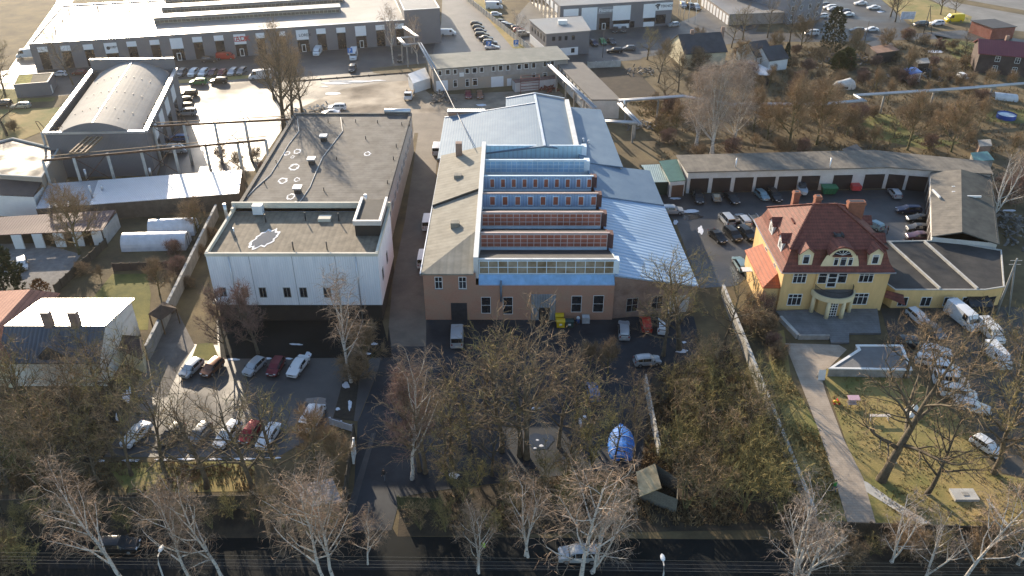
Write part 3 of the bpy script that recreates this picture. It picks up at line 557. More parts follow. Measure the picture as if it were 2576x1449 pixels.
O = [(VX0 - .55, VY0 - .55), (VX1 + .55, VY0 - .55), (VX1 + .55, VY1 + .4), (VX0 - .55, VY1 + .4)]
I = [(VX0 + 1.0, VY0 + 1.6), (VX1 - 1.0, VY0 + 1.6), (VX1 - 1.0, VY1 - 1.6), (VX0 + 1.0, VY1 - 1.6)]
Mi = [((o[0] * .45 + i[0] * .55), (o[1] * .45 + i[1] * .55)) for o, i in zip(O, I)]
ra, rb = (48.6, 119.6, 14.8), (52.3, 119.6, 14.8)
m = MB()
for i in range(4):
    j = (i + 1) % 4
    m.face([(*O[i], e0), (*O[j], e0), (*Mi[j], e0 + 1.2), (*Mi[i], e0 + 1.2)]); m.face([(*Mi[i], e0 + 1.2), (*Mi[j], e0 + 1.2), (*I[j], e1), (*I[i], e1)])
Q = [(x + (.25 if x > 50 else -.25), y + (.3 if y > 118 else -.3), e1) for x, y in I]
for i in range(4): m.face([(*I[i], e1 - .06), (*I[(i + 1) % 4], e1 - .06), Q[(i + 1) % 4], Q[i]])
m.face([Q[0], Q[1], rb, ra]); m.face([Q[1], Q[2], rb]); m.face([Q[2], Q[3], ra, rb]); m.face([Q[3], Q[0], ra])
m.build('roof', TILE, v)
for a, b in ((Q[0], ra), (Q[1], rb), (Q[2], rb), (Q[3], ra), (ra, rb)): MB().beam((a[0], a[1], a[2] + .06), (b[0], b[1], b[2] + .06), .34, .2).build('ridge_tiles', TILE, v)
m = MB(); m.beam((*O[0], e0 - .05), (*O[1], e0 - .05), .2, .16); m.beam((*O[3], e0 - .05), (*O[0], e0 - .05), .2, .16); m.build('gutter', ZINC, v)
for x, y, zz, w_, d_, h in ((1997, 521, 12.2, .5, .5, 2.9), (2053, 520, 13.6, .5, .5, 2.0), (2147, 540, 12.2, 1.35, .5, 2.5)):
    p = at(x, y, zz); m = MB(); m.box(p.x - w_, p.x + w_, p.y - d_, p.y + d_, zz - 1.2, zz + h); m.box(p.x - w_ - .1, p.x + w_ + .1, p.y - d_ - .1, p.y + d_ + .1, zz + h - .5, zz + h - .2); c_ = m.build('chimney', CHIMB, v)
    MB().box(p.x - w_ + .2, p.x + w_ - .2, p.y - d_ + .2, p.y + d_ - .2, zz + h, zz + h + .02).build('flue', DARKMETAL, c_)
def dormer(cx, cy, dirx, diry, w_, z0, z1, zp, depth, wall, par, ww=1.1, wh=1.7):
    """a gabled dormer; (dirx,diry) points outwards"""
    n = Vector((dirx, diry, 0)); s_ = Vector((-diry, dirx, 0)); c = Vector((cx, cy, 0)); h = w_ / 2
    P = lambda a, d, z: c + s_ * a - n * d + Vector((0, 0, z))
    m = MB(); m.face([P(-h, 0, z0), P(h, 0, z0), P(h, 0, z1), P(0, 0, zp), P(-h, 0, z1)]); m.face([P(h, 0, z0), P(h, depth, z0), P(h, depth, z1), P(h, 0, z1)]); m.face([P(-h, depth, z0), P(-h, 0, z0), P(-h, 0, z1), P(-h, depth, z1)])
    d = m.build('dormer', wall, par); r = MB(); o = h + .28; zz = z1 - .25
    for sg in (1, -1):
        a = [P(sg * o, -.25, zz), P(0, -.25, zp + .1), P(0, depth + .8, zp + .1), P(sg * o, depth + .3, zz)]
        if sg < 0: a = a[::-1]
        b = [q + Vector((0, 0, .16)) for q in a]; r.face(b); r.face(a[::-1])
        for i in range(4): r.face([a[i], a[(i + 1) % 4], b[(i + 1) % 4], b[i]])
    r.build('dormer_roof', TILE, d)
    A = P(-h, 0, 0); B = P(h, 0, 0)
    window(A, B, h - ww / 2, h + ww / 2, z0 + .35, z0 + .35 + wh, d, cols=1, transom=.8, fw=.12)
    return d
dormer(45.9, 111.35, 0, -1, 2.1, 8.15, 10.5, 11.3, 2.6, YELP, v)
dormer(56.7, 111.35, 0, -1, 2.1, 8.15, 10.5, 11.3, 2.6, YELP, v)
for y in (115.9, 121.4): dormer(43.05, y, -1, 0, 2.0, 8.4, 10.6, 11.3, 2.6, WHITE, v)
for y in (116, 122): dormer(59.2, y, 1, 0, 2.0, 8.4, 10.6, 11.3, 2.6, YELP, v)
# curved central gable
m = MB(); prof = []
for k in range(-14, 15):
    u = k / 14.0; a = abs(u)
    z = 9.1 + 2.55 * (1 - (a / .82) ** 2.2) ** .6 if a < .74 else 9.1 + .75 * ((1 - a) / .26) ** 1.3
    if a >= .74: z = 8.0 + 2.45 * ((1 - a) / .26) ** .75
    prof.append((51.3 + 3.05 * u, z))
front = [(x, 111.2, max(z, 8.05)) for x, z in prof]
m.face([(48.2, 111.2, 8.0)] + [(54.4, 111.2, 8.0)] + front[::-1]); gb = m.build('gable', YELP, v, 'curved cream central gable')
r = MB(); r.smooth = True
for i in range(4, len(front) - 5):
    a, b = front[i], front[i + 1]; da = 1.2 + max(0, a[2] - 8) * 1.15; db = 1.2 + max(0, b[2] - 8) * 1.15
    r.face([(a[0], 110.95, a[2] + .12), (b[0], 110.95, b[2] + .12), (b[0], 111.2 + db, b[2] + .25), (a[0], 111.2 + da, a[2] + .25)]); r.face([(a[0], 110.95, a[2] - .12), (b[0], 110.95, b[2] - .12), (b[0], 110.95, b[2] + .12), (a[0], 110.95, a[2] + .12)])
r.build('gable_roof', TILE, gb)
A, B = (48.2, 111.2), (54.4, 111.2)
window(A, B, 2.0, 2.75, 8.3, 9.75, gb, cols=1, transom=.8); window(A, B, 3.0, 4.0, 8.25, 9.85, gb, cols=1, transom=.8); window(A, B, 4.25, 5.0, 8.3, 9.75, gb, cols=1, transom=.8)
m = MB(); q = [(51.3 + 1.35 * math.cos(t), 111.15, 10.25 + .85 * math.sin(t)) for t in [math.pi * k / 14 for k in range(15)]]; m.face(q[::-1]); fan = m.build('fanlight', GLASS, gb)
m = MB()
for k in range(1, 6):
    t = math.pi * k / 6; m.beam((51.3, 111.12, 10.25), (51.3 + 1.33 * math.cos(t), 111.12, 10.25 + .83 * math.sin(t)), .06)
m.build('glazing_bars', WHITE, fan); MB().box(49.8, 52.8, 110.95, 111.19, 9.98, 10.22).build('tile_ledge', TILE, gb)
m = MB(); m.box(50.7, 51.0, 114.0, 116, 11.2, 12.2); m.box(51.9, 52.2, 114.0, 116, 11.2, 12.2); m.face([(51.0, 113.6, 10.9), (51.9, 113.6, 10.9), (51.9, 114.4, 12.3), (51.0, 114.4, 12.3)]); m.build('roof_window', DARKMETAL, v)
p = at(1974, 588, 12); m = MB(); m.box(45.3, 46.6, 117.8, 119.6, 11.0, 12.35); m.build('roof_hatch', TILE, v)
# windows of the facade
A, B = (VX0, VY0), (VX1, VY0)
for x0, y0, x1, y1 in ((1997, 686, 2026, 712), (2164, 683, 2194, 710), (1984, 739, 2013, 768), (2149, 737, 2179, 766)):
    f = px_window(A, B, x0, y0, x1, y1, v, cols=3, transom=.68, fw=.11, d=.09)
A, B = (VX0, VY0 - .22), (VX1, VY0 - .22)
for x0, y0, x1, y1 in ((2061, 686, 2077, 713), (2111, 685, 2127, 712)): px_window(A, B, x0, y0, x1, y1, v, cols=1, transom=.68)
px_window(A, B, 2085, 686, 2101, 723, v, cols=1, rows=3, name='balcony_door', fw=.16)
A, B = (VX0, VY1), (VX0, VY0)
for u, z in ((6.5, 4.2), (11.8, 4.2), (5, 1.0)): window(A, B, u, u + 1.2, z, z + 1.9, v, cols=2, transom=.68)
# porch
pc = Vector((51.0, VY0 - .2, 0)); PR = 3.1
def arc(r, z, n=18): return [(pc.x + r * math.cos(math.pi + math.pi * k / n), pc.y + .85 * r * math.sin(math.pi + math.pi * k / n), z) for k in range(n + 1)]
m = MB(); m.prism([(a, b) for a, b, _ in arc(PR + .35, 0)], 3.35, 4.15, bottom=True); m.build('balcony', YELP, v)
m = MB(); m.face([(a, b, 4.17) for a, b, _ in arc(PR + .05, 0)]); m.build('balcony_floor', mat('grey_balcony_floor', (0.12, 0.12, 0.12), .8), v)
m = MB(); q = arc(PR - .1, 4.17, 28)
for a, b in zip(q, q[1:]):
    m.beam((a[0], a[1], 5.1), (b[0], b[1], 5.1), .06); m.beam((a[0], a[1], 4.2), (a[0], a[1], 5.1), .035); mid = ((a[0] + b[0]) / 2, (a[1] + b[1]) / 2); m.beam((*mid, 4.2), (*mid, 5.1), .03)
m.build('railing', DARKMETAL, v)
m = MB(); m.prism([(a, b) for a, b, _ in arc(PR - .75, 0, 8)], 0, 3.4, top=False); m.build('porch_wall', YEL, v)
for t in (195, 248, 292, 345):
    x = pc.x + PR * math.cos(R(t)); y = pc.y + .85 * PR * math.sin(R(t)); MB().tube([(x, y, 0), (x, y, 3.4)], [.36, .30], 14).build('column', YELP, v)
yb = pc.y - .85 * (PR - .75) - .03
window((pc.x - 1, yb), (pc.x + 1.6, yb), .2, 1.5, 0.05, 3.0, v, cols=3, rows=6, name='front_door', fw=.12)
q = arc(PR - .75, 0, 8); window(q[1], q[3], .25, 1.55, .6, 3.0, v, cols=5, rows=7, fw=.08)
# side lean-to
m = MB(); m.prism([(40.2, 111.6), (VX0, 111.6), (VX0, 123), (40.2, 123)], -.2, 4.2, top=False); m.build('wing_wall', YEL, v)
m = MB(); a, b, c, d = (39.9, 111.2, 4.2), (VX0, 111.2, 4.25), (VX0, 123.2, 5.5), (39.9, 123.2, 4.2); k_ = (VX0, 113.6, 5.5)
m.face([a, k_, c, d]); m.face([a, b, k_]); m.face([a, d, (39.9, 123.2, 4.05), (39.9, 111.2, 4.05)]); m.face([(39.9, 111.2, 4.05), (VX0, 111.2, 4.05), b, a]); m.build('wing_roof', TILEO, v)
A, B = (40.2, 123), (40.2, 111.6)
for u in (6.4, 7.5, 8.6): window(A, B, u, u + .55, 1.2, 3.4, v, cols=1, fm=YEL)
MB().box(38.6, 40.2, 118.2, 119.6, 2.9, 3.0).build('awning', WHITE, v)
# flat annexe
BLKR = mat('black_felt_roof', (0.018, 0.019, 0.021), 0.8, 0, 0, 0.3, (0.06, 0.056, 0.052), 0, spec=.3, detail=10)
AP = [(60.1, 115.0), (61.4, 111.7), (75.8, 111.7), (79.3, 112.6), (84.7, 124.4), (76.2, 127.9), (66, 127.5), (60, 127.3)]
an, _ = flat_building('villa_annex', 'low yellow annexe with black flat roof in three bays beside the villa', AP, 3.4, YEL, BLKR, parapet=.2, par_m=CONCW, par_w=.15)
for a, b in (((66.2, 127.3), (68.6, 111.9)), ((72.6, 127.3), (74.6, 111.9))): MB().beam((*a, 3.6), (*b, 3.6), .32, .4).build('roof_upstand', CONCW, an)
A, B = (61.4, 111.7), (75.8, 111.7)
for x0, x1 in ((2262, 2280), (2319, 2338), (2377, 2395), (2423, 2441)): px_window(A, B, x0, 747, x1, 770, an, cols=2, fw=.1)
px_window((75.8, 111.7), (79.3, 112.6), 2480, 749, 2494, 778, an, cols=1, fm=DARKMETAL, name='door')
m = MB(); m.face([(59.7, 111.3, 2.4), (62.2, 109.0, 2.3), (62.5, 110.9, 3.1), (60.2, 112.0, 3.2)]); m.build('porch_roof', TILE, an)
# terrace in front of the villa
ter = [at(1950, 786), at(2005, 850), at(2085, 850), at(2090, 866), at(2135, 866), at(2135, 842), at(2215, 842), at(2205, 776)]
m = MB(); m.prism([(p.x, p.y) for p in ter], -.1, .34); props(m.build('terrace', PAVED), kind='structure')
tw = thing('terrace_wall', 'low stone retaining wall along the villa terrace edge', 'wall', tuple(at(2000, 852)))
a, b, c = at(1962, 805), at(2006, 852), at(2084, 852)
MB().beam((a.x, a.y, .35), (b.x, b.y, .35), .55, .9).build('wall', CONCW, tw); MB().beam((b.x, b.y - .1, .35), (c.x, c.y - .1, .35), .4, .9).build('wall', CONC, tw)
# sunken flat-roofed pavilion
sp = [at(2154, 866, 1.6), at(2270, 866, 1.6), at(2295, 929, 1.6), at(2086, 925, 1.6), at(2160, 877, 1.6)]
pv, _ = flat_building('garden_pavilion', 'low grey flat-roofed garden store with white edging near the path', [(p.x, p.y) for p in sp], 1.4, CONC, mat('grey_membrane', (0.15, 0.15, 0.15), .8, 0, .15, .5), parapet=.12, par_m=WHITE, par_w=.35)

# ------------------------------------------------------------------ garages round the court
GW = brick('whitewashed_brick', (0.64, 0.62, 0.59), (0.56, 0.54, 0.51), (0.44, 0.43, 0.41), stain=(0.48, 0.45, 0.41))
GR = ridged('weathered_felt', (0.105, 0.095, 0.08), 0.85, 0, 1.0, 'u', .2, .012, .45, .92, (0.21, 0.185, 0.15))
GDOOR = ridged('brown_garage_door', (0.026, 0.016, 0.015), 0.6, 0, .25, 'u', .2, .02, .4)
gr, _ = flat_building('garage_row', 'long curved row of white brick garages with brown doors', [(35.7, 153.9), (77.4, 156.2), (85.2, 154.6), (96.5, 153.0), (98, 158.6), (77, 164.4), (34.9, 161.7)], 4.85, GW, GR, over=.35)
A, B = (35.7, 153.9), (77.4, 156.2)
for x0, x1 in ((1736, 1782), (1792, 1838), (1848, 1894), (1902, 1949), (1957, 2005), (2014, 2060), (2094, 2141), (2172, 2221)):
    u0, _z = on_wall(A, B, x0, 460); u1, _z = on_wall(A, B, x1, 460); panel('garage_door', A, B, u0, u1, .05, 3.3, GDOOR, gr, 0, .06)
A2, B2 = (77.4, 156.2), (85.2, 154.6)
for x0, x1 in ((2226, 2276), (2284, 2334)):
    u0, _z = on_wall(A2, B2, x0, 450); u1, _z = on_wall(A2, B2, x1, 450); panel('garage_door', A2, B2, max(u0, .1), u1, .05, 3.3, GDOOR, gr, 0, .06)
px_window(A2, B2, 2251, 447, 2264, 471, gr, cols=1, name='white_door')
for x in (1849, 2085): p = at(x, 420, 4.85); MB().tube([(p.x, p.y - .4, 3), (p.x, p.y - .4, 7.0)], .14, 8).build('flue', ZINC, gr)
l1 = thing('lean_to', 'green-roofed brick lean-to with a brown door at the end of the garage row', 'shed', tuple(at(1705, 480)))
sloped('roof', [at(1658, 405, 4.2), at(1703, 400, 4.4), at(1725, 453, 3.6), at(1684, 457, 3.4)], .12, mat('green_metal_roof', (0.06, 0.145, 0.115), .5, .2, .15), l1)
q = [at(1660, 407, 4), at(1702, 402, 4), at(1724, 454, 3.5), at(1686, 457, 3.5)]; MB().prism([(p.x, p.y) for p in q], -.1, 3.4, top=False).build('wall', GW, l1)
panel('garage_door', q[3], q[2], .5, 3.0, .05, 2.6, mat('brown_panel_door', (0.10, 0.05, 0.03), .6), l1, 0, .06)
l2 = thing('lean_to', 'dark green shed with pale corrugated roof behind the blue factory wing', 'shed', tuple(at(1660, 487)))
sloped('roof', [at(1613, 415, 3.4), at(1659, 413, 3.4), at(1684, 457, 3.0), at(1645, 458, 3.0)], .12, ridged('pale_green_corrugated', (0.30, 0.38, 0.36), .4, .3, .4, 'u', .2, .05), l2)
q = [at(1615, 416, 3), at(1658, 414, 3), at(1683, 457, 2.9), at(1646, 458, 2.9)]; MB().prism([(p.x, p.y) for p in q], -.1, 2.9, top=False).build('wall', mat('dark_green_boards', (0.012, 0.035, 0.022), .6), l2)
g2 = thing('garage_block', 'pitched felt-roofed garage block closing the right side of the court', 'garage', (80, 140, 0))
pa, pb, pc_, pd, pe, pf = [Vector(q) for q in ((85, 154.4, 4.5), (90.4, 153.4, 5.6), (96.6, 152.6, 4.2), (73.8, 127.6, 4.5), (78.6, 127.2, 5.6), (84.6, 125.2, 4.2))]
sloped('roof', [pa, pb, pe, pd], .2, GR, g2); sloped('roof', [pb, pc_, pf, pe], .2, mat('mossy_shade_felt', (0.035, 0.036, 0.032), .85, 0, 0, .4, (0.09, 0.09, 0.075)), g2, 'mossy right slope with shade in its colour')  # mossy felt, coloured darker for the slope turned from the sun
MB().prism([(84.9, 154.2), (96.2, 152.4), (84.3, 125.4), (74.0, 127.7)], -.2, 4.3, top=False).build('wall', GW, g2)
A, B = (84.9, 154.2), (74.0, 127.7)
for k in range(7): panel('garage_door', A, B, 1 + k * 3.9, 4.0 + k * 3.9, .05, 3.1, GDOOR, g2, 0, .06)
for x, y, l in ((2345, 480, 6), (2395, 485, 3), (2405, 496, 6), (2395, 472, 2)):
    p = at(x, y, 5.1); m = MB(); m.box(p.x, p.x + (.3 if l == 6 and x == 2345 else l * .8), p.y - (3 if x == 2345 else 0), p.y + .25, 5.0, 5.35); m.build('roof_patch', WHITE, g2)

# ------------------------------------------------------------------ far and rear buildings
GREYC = ridged('grey_sheet_cladding', (0.15, 0.15, 0.165), 0.6, 0, .3, 'u', .08, .02, .2, .88)
GREYR = mat('grey_membrane_roof', (0.17, 0.165, 0.16), 0.55, 0, 0, 0.06, (0.27, 0.26, 0.25), 0, rvar=.13, detail=9)
WPAN = mat('white_sign_panel', (0.74, 0.75, 0.76), .5, 0, .04); BLKG = mat('black_glazing', (0.02, 0.018, 0.02), .12, 0, .5, .4, spec=.6)
A, B = Vector((-136.2, 233.6, 0)), Vector((-32.4, 259.3, 0)); e = (B - A).normalized(); nb = Vector((-e.y, e.x, 0))
wh, _ = flat_building('industrial_hall', 'long dark grey industrial hall with white sign panels over tall glazed bays', [A, B, B + nb * 45, A + nb * 45], 7.4, GREYC, GREYR, parapet=.35, par_m=ZINC, par_w=.5)
signs = [(370, 475, 485, 520), (603, 462, 715, 508), (830, 450, 943, 495), (1040, 435, 1195, 530), (1268, 420, 1378, 465), (1500, 405, 1608, 447), (1703, 388, 1850, 485), (1930, 375, 2038, 420), (2147, 360, 2252, 405), (2345, 348, 2482, 440)]
signs += [(2574 + a, b, 2574 + c, d) for a, b, c, d in ((-5, 335, 90, 380), (230, 318, 300, 360), (400, 305, 535, 395), (605, 290, 705, 337), (807, 280, 903, 325), (995, 265, 1113, 357), (1203, 255, 1297, 298), (1400, 240, 1490, 285))]
for x0, y0, x1, y1 in signs:
    u0, z1 = on_wall(A, B, x0 / 4, y0 / 4); u1, z0 = on_wall(A, B, x1 / 4, y1 / 4); big = (y1 - y0) > 70
    sp_ = panel('sign_panel', A, B, u0, u1, z0, z1, WPAN, wh, 0, .14)
    window(A, B, u0 + .1, u1 - .1, .15 if not big else .1, z0 - .02, wh, cols=2 if not big else 3, rows=2, fm=BLKG, gm=BLKG, name='shop_window', d=.06)
    if big: window(A, B, (u0 + u1) / 2 - .6, (u0 + u1) / 2 + .6, .1, 2.35, wh, cols=1, name='entrance_door', d=.12, fw=.16, gm=BLKG)
def sign_text(txt, x0, y0, A, B, size, m_, par, **k):
    u, z = on_wall(A, B, x0, y0); return lettering(txt, A, B, u, z, size, m_, par, d=k.pop('d', .17), **k)
RED = mat('red_paint', (0.45, 0.02, 0.025), .5, 0, .1); NAVY = mat('dark_lettering', (0.03, 0.035, 0.05), .5, 0, .1)
sign_text('ADK', 593, 103.5, A, B, 2.0, RED, wh)
m = MB(); u0, z0 = on_wall(A, B, 590, 105); u1, z1 = on_wall(A, B, 617, 91)
for q in ((u0, u1, z0, z0 + .2), (u0, u1, z1 - .2, z1), (u0, u0 + .2, z0, z1), (u1 - .2, u1, z0, z1)): panel('sign_border', A, B, *q, RED, wh, .14, .17)
sign_text('LOREX', 752, 92, A, B, 1.15, NAVY, wh)
sign_text('DOMINO', 276, 119, A, B, .55, NAVY, wh); sign_text('WORKS', 276, 121.8, A, B, .5, NAVY, wh)
u, z = on_wall(A, B, 272.5, 120.6); a_, e_, n_, _ = wall_frame(A, B)
MB().tube([a_ + e_ * u + n_ * .14 + Vector((0, 0, z)), a_ + e_ * u + n_ * .17 + Vector((0, 0, z))], .5, 14).build('round_emblem', NAVY, wh)
for d0, u0, u1 in ((14.5, 32, 88), (27, 33, 90), (38, 33, 90)):
    q0, q1 = A + e * u0 + nb * d0, A + e * u1 + nb * d0; m = MB(); r_ = nb * 4.2
    P_ = [q0, q1, q1 + r_, q0 + r_]; m.prism([(p.x, p.y) for p in P_], 7.3, 9.2, bottom=False); mo = m.build('roof_lantern', GREYC, wh)
    window(q0, q1, .4, u1 - u0 - .4, 7.55, 8.6, mo, cols=44, fm=mat('pale_lantern_frame', (0.34, 0.32, 0.27), .6), gm=mat('lantern_glass', (0.10, 0.09, 0.07), .3), fw=.12)
    m = MB(); m.prism([(p.x, p.y) for p in (q0 - nb * .3, q1 - nb * .3, q1 + r_, q0 + r_)], 9.21, 9.35); m.build('lantern_top', mat('pale_polycarbonate', (0.42, 0.42, 0.38), .4, 0, .2, .3), mo)
rr = random.Random(5)
for k in range(14):
    p = A + e * rr.uniform(4, 34) + nb * rr.uniform(6, 40); MB().tube([(p.x, p.y, 7.3), (p.x, p.y, 8.8)], .18, 6).build('vent_pipe', DARKMETAL, wh)
Bk = [(-33.0, 259.0), (-22.3, 261.8), (-36, 322), (-46.8, 319.4)]
eb, _ = flat_building('end_block', 'taller dark grey end block of the industrial hall without windows', Bk, 10.4, GREYC, GREYR, parapet=.3, par_m=ZINC)
# vaulted hall
FL, FR_, d_ = Vector((-96.6, 161.6, 0)), Vector((-76.2, 162.6, 0)), Vector((-.185, .983, 0))
BL, BR = FL + d_ * 42, FR_ + d_ * 42
vh = thing('vaulted_hall', 'grey hall with a barrel-vaulted felt roof between metal parapets', 'building', tuple((FL + BR) / 2))
MB().prism([(p.x, p.y) for p in (FL, FR_, BR, BL)], -.2, 9.9, top=False).build('wall', GREYC, vh)
m = MB(); m.smooth = True; i0, i1 = FL + Vector((1.5, 0, 0)), FR_ - Vector((1.5, 0, 0)); n = 20
pts = [(i0 + (i1 - i0) * (k / n), 9.2 + 2.9 * math.sin(math.pi * k / n) ** .9) for k in range(n + 1)]
for (p, z), (q, z2) in zip(pts, pts[1:]): m.face([V3(p, z), V3(q, z2), V3(q + d_ * 41.6, z2), V3(p + d_ * 41.6, z)])
m.build('roof', ridged('vault_felt', (0.21, 0.205, 0.20), .75, 0, 1.05, 'v', .1, .003, .2, .96, (0.28, 0.275, 0.265), spec=.25), vh)
m = MB(); m.face([V3(p, z) for p, z in pts] ); m.build('vault_end', GREYC, vh)
rm = MB(); p, z = pts[n // 2]; rm.beam(V3(p, z + .05), V3(p + d_ * 41.6, z + .05), .2, .1); rm.build('ridge_strip', ZINC, vh)
for dd in (9, 19.5, 30):
    for k in range(3, n - 2, 2): p, z = pts[k]; q = p + d_ * dd; MB().tube([V3(q, z), V3(q, z + .22)], .09, 6).build('roof_vent', DARKMETAL, vh)
up = Vector((0, 0, 10.0))
for a, b, w_ in ((FL, BL, .9), (FR_, BR, .9), (FL, FR_, .6)): MB().beam(V3(a, 10.0), V3(b, 10.0), w_, .5).build('parapet', ZINC, vh)
MB().beam(V3(BL, 11.4), V3(BR, 11.4), .5, 2.6).build('gable_wall', GREYC, vh); MB().beam(V3(BL, 12.75), V3(BR, 12.75), .7, .12).build('coping', ZINC, vh)
A, B = FR_, BR
for u in (6, 14, 22, 31): panel('sign_panel', A, B, u, u + 4.2, 5.2, 8.4, WPAN, vh, 0, .1); window(A, B, u + .3, u + 3.9, .2, 4.8, vh, cols=3, rows=2, fm=DARKMETAL, gm=BLKG)
# moss-roofed box
q = [at(33, 213, 3.6), at(120, 206, 3.6), at(135, 182, 3.6), at(45, 188, 3.6)]
mbx, P = flat_building('substation', 'small grey flat-roofed utility building with yellow moss on half its roof', [(p.x, p.y) for p in q], 3.5, GREYC, mat('dark_mossy_felt', (0.06, 0.058, 0.04), .9, 0, .4, .6), parapet=.12)
m = MB(); c0 = [q[0], q[0].lerp(q[1], .48), q[3].lerp(q[2], .42), q[3]]; m.face([V3(p.lerp((q[0] + q[2]) / 2, .05), 3.52) for p in c0]); m.build('moss', mat('yellow_moss', (0.20, 0.19, 0.02), .95, 0, .45, 1.2, bump=.5), mbx)
panel('door', q[1], q[2], 1.2, 2.2, 0, 2.2, WHITE, mbx, 0, .06)
# brick office with felt roof behind the factory
STUC = brick('pale_worn_brick', (0.42, 0.32, 0.24), (0.36, 0.28, 0.21), (0.34, 0.31, 0.27), stain=(0.33, 0.29, 0.25))
A, B = Vector((-20.9, 215.8, 0)), Vector((15.2, 224.2, 0)); e = (B - A).normalized(); nb = Vector((-e.y, e.x, 0))
ob, _ = flat_building('brick_workshop', 'two-storey worn brick workshop with green-grey felt roof and white garage doors', [A, B, B + nb * 12, A + nb * 12], 6.2, STUC, mat('green_grey_felt', (0.10, 0.115, 0.105), .75, 0, 0, .25, (0.19, 0.195, 0.175), .3, detail=9), over=.5)
panel('render_band', A, B, .05, (B - A).length - .05, 3.1, 6.0, mat('grey_render_band', (0.33, 0.30, 0.27), .85, 0, .2, .6), ob, 0, .05)
A_, B_ = A + Vector((e.y, -e.x, 0)) * .05, B + Vector((e.y, -e.x, 0)) * .05
for x0, y0, x1, y1 in [(1828, 710, 1872, 762), (1905, 700, 1955, 752), (1983, 697, 2025, 747), (2100, 688, 2147, 740), (2172, 682, 2225, 735), (2250, 675, 2293, 728), (2370, 665, 2408, 718), (2437, 658, 2485, 713), (2515, 653, 2555, 708)] + [(2576 + a, b, 2576 + c, d) for a, b, c, d in ((50, 645, 95, 697), (120, 637, 168, 692), (197, 630, 240, 685), (312, 615, 350, 672), (385, 612, 425, 665))]:
    px_window(A_, B_, 644 + x0 / 4, y0 / 4, 644 + x1 / 4, y1 / 4, ob, cols=1, fw=.14)
for x0, y0, x1, y1 in ((1983, 805, 2028, 875), (2105, 795, 2147, 870), (2177, 788, 2230, 860), (2776, 735, 2816, 780), (2886, 730, 2928, 785)): px_window(A, B, 644 + x0 / 4, y0 / 4, 644 + x1 / 4, y1 / 4, ob, cols=1, fw=.12, transom=.7)
for x0, x1 in ((1810, 1930), (2365, 2490), (2525, 2570)):
    u0, z = on_wall(A, B, 644 + x0 / 4, 800 / 4 if x0 < 2000 else 192); u1, _z = on_wall(A, B, 644 + x1 / 4, 210); panel('garage_door', A, B, u0, u1, .05, 2.9 if x0 < 2500 else 2.1, WPAN, ob, 0, .08)
u, z = on_wall(A_, B_, 1161, 187); panel('air_conditioner', A_, B_, u - .6, u + .6, z - .5, z + .5, WHITE, ob, 0, .4)
hq = [at(1026, 186, 3.4), at(1039, 210, 2.8), at(1082, 196, 2.8), at(1069, 170, 3.4)]
hu = thing('white_hut', 'small white metal hut with a bright sloping roof at the workshop corner', 'shed', tuple(at(1060, 228)))
sloped('roof', hq, .1, mat('bright_metal_roof', (0.66, 0.65, 0.63), .4, .3, .06), hu); MB().prism([(p.x, p.y) for p in hq], -.1, 2.75, top=False).build('wall', WHITE, hu)
lw, _ = flat_building('white_workshop', 'long low white building with brown-grey felt roof running away from the factory', [(12.3, 225.4), (19.6, 196.0), (26.4, 196.0), (19.4, 225.4)], 4.85, mat('white_limewash', (0.60, 0.57, 0.52), .85, 0, .12, .5), ridged('brown_grey_felt', (0.15, 0.135, 0.12), .8, 0, 1.0, 'v', .12, .012, .3, .92), over=.2)
A, B = (12.3, 225.4), (19.6, 196.0)
for k in range(9): window(A, B, 1.5 + k * 3.1, 2.5 + k * 3.1, 3.0, 4.4, lw, cols=1, fm=CONC)
for k in (2, 5, 8): panel('door', A, B, 1.2 + k * 3.1, 3.0 + k * 3.1, 0, 2.4, CONC, lw, 0, .06)
# grey showroom and its smaller neighbour
A, B = Vector((15.5, 273.6, 0)), Vector((53.2, 281.8, 0)); e = (B - A).normalized(); nb = Vector((-e.y, e.x, 0))
sh, _ = flat_building('showroom', 'grey showroom block with white panels and two shop signs', [A, B, B + nb * 55, A + nb * 55], 8.1, GREYC, GREYR, parapet=.25)
for x0, y0, x1, y1 in ((520, 95, 667, 158), (702, 80, 847, 305), (1018, 60, 1187, 197), (1327, 42, 1437, 175), (1443, 30, 1612, 97), (1020, 245, 1172, 278), (1322, 222, 1425, 262)):
    u0, z1 = on_wall(A, B, 1288 + x0 / 4, y0 / 4); u1, z0 = on_wall(A, B, 1288 + x1 / 4, y1 / 4); panel('white_panel', A, B, u0, u1, max(z0, .05), z1, WPAN, sh, 0, .12)
for x0, y0, x1, y1 in ((1018, 197, 1180, 245), (1327, 170, 1437, 222), (1188, 215, 1228, 275), (1450, 150, 1540, 235), (880, 185, 978, 297)): px_window(A, B, 1288 + x0 / 4, y0 / 4, 1288 + x1 / 4, y1 / 4, sh, cols=2, fm=BLKG, gm=BLKG)
px_window(A, B, 1288 + 905 / 4, 233 / 4, 1288 + 938 / 4, 296 / 4, sh, cols=1, name='entrance_door', fw=.2, d=.12, gm=BLKG)
u0, z1 = on_wall(A, B, 1288 + 852 / 4, 18); u1, z0 = on_wall(A, B, 1288 + 1020 / 4, 33); panel('sign_panel', A, B, u0, u1, z0, z1, mat('mid_grey_sign', (0.24, 0.25, 0.27), .6), sh, 0, .1)
sign_text('Fiszman', 1288 + 873 / 4, 30.2, A, B, 1.55, WPAN, sh); sign_text('TEKNOS', 1288 + 1492 / 4, 18.3, A, B, 1.15, NAVY, sh)
u, z = on_wall(A, B, 1288 + 1468 / 4, 15)
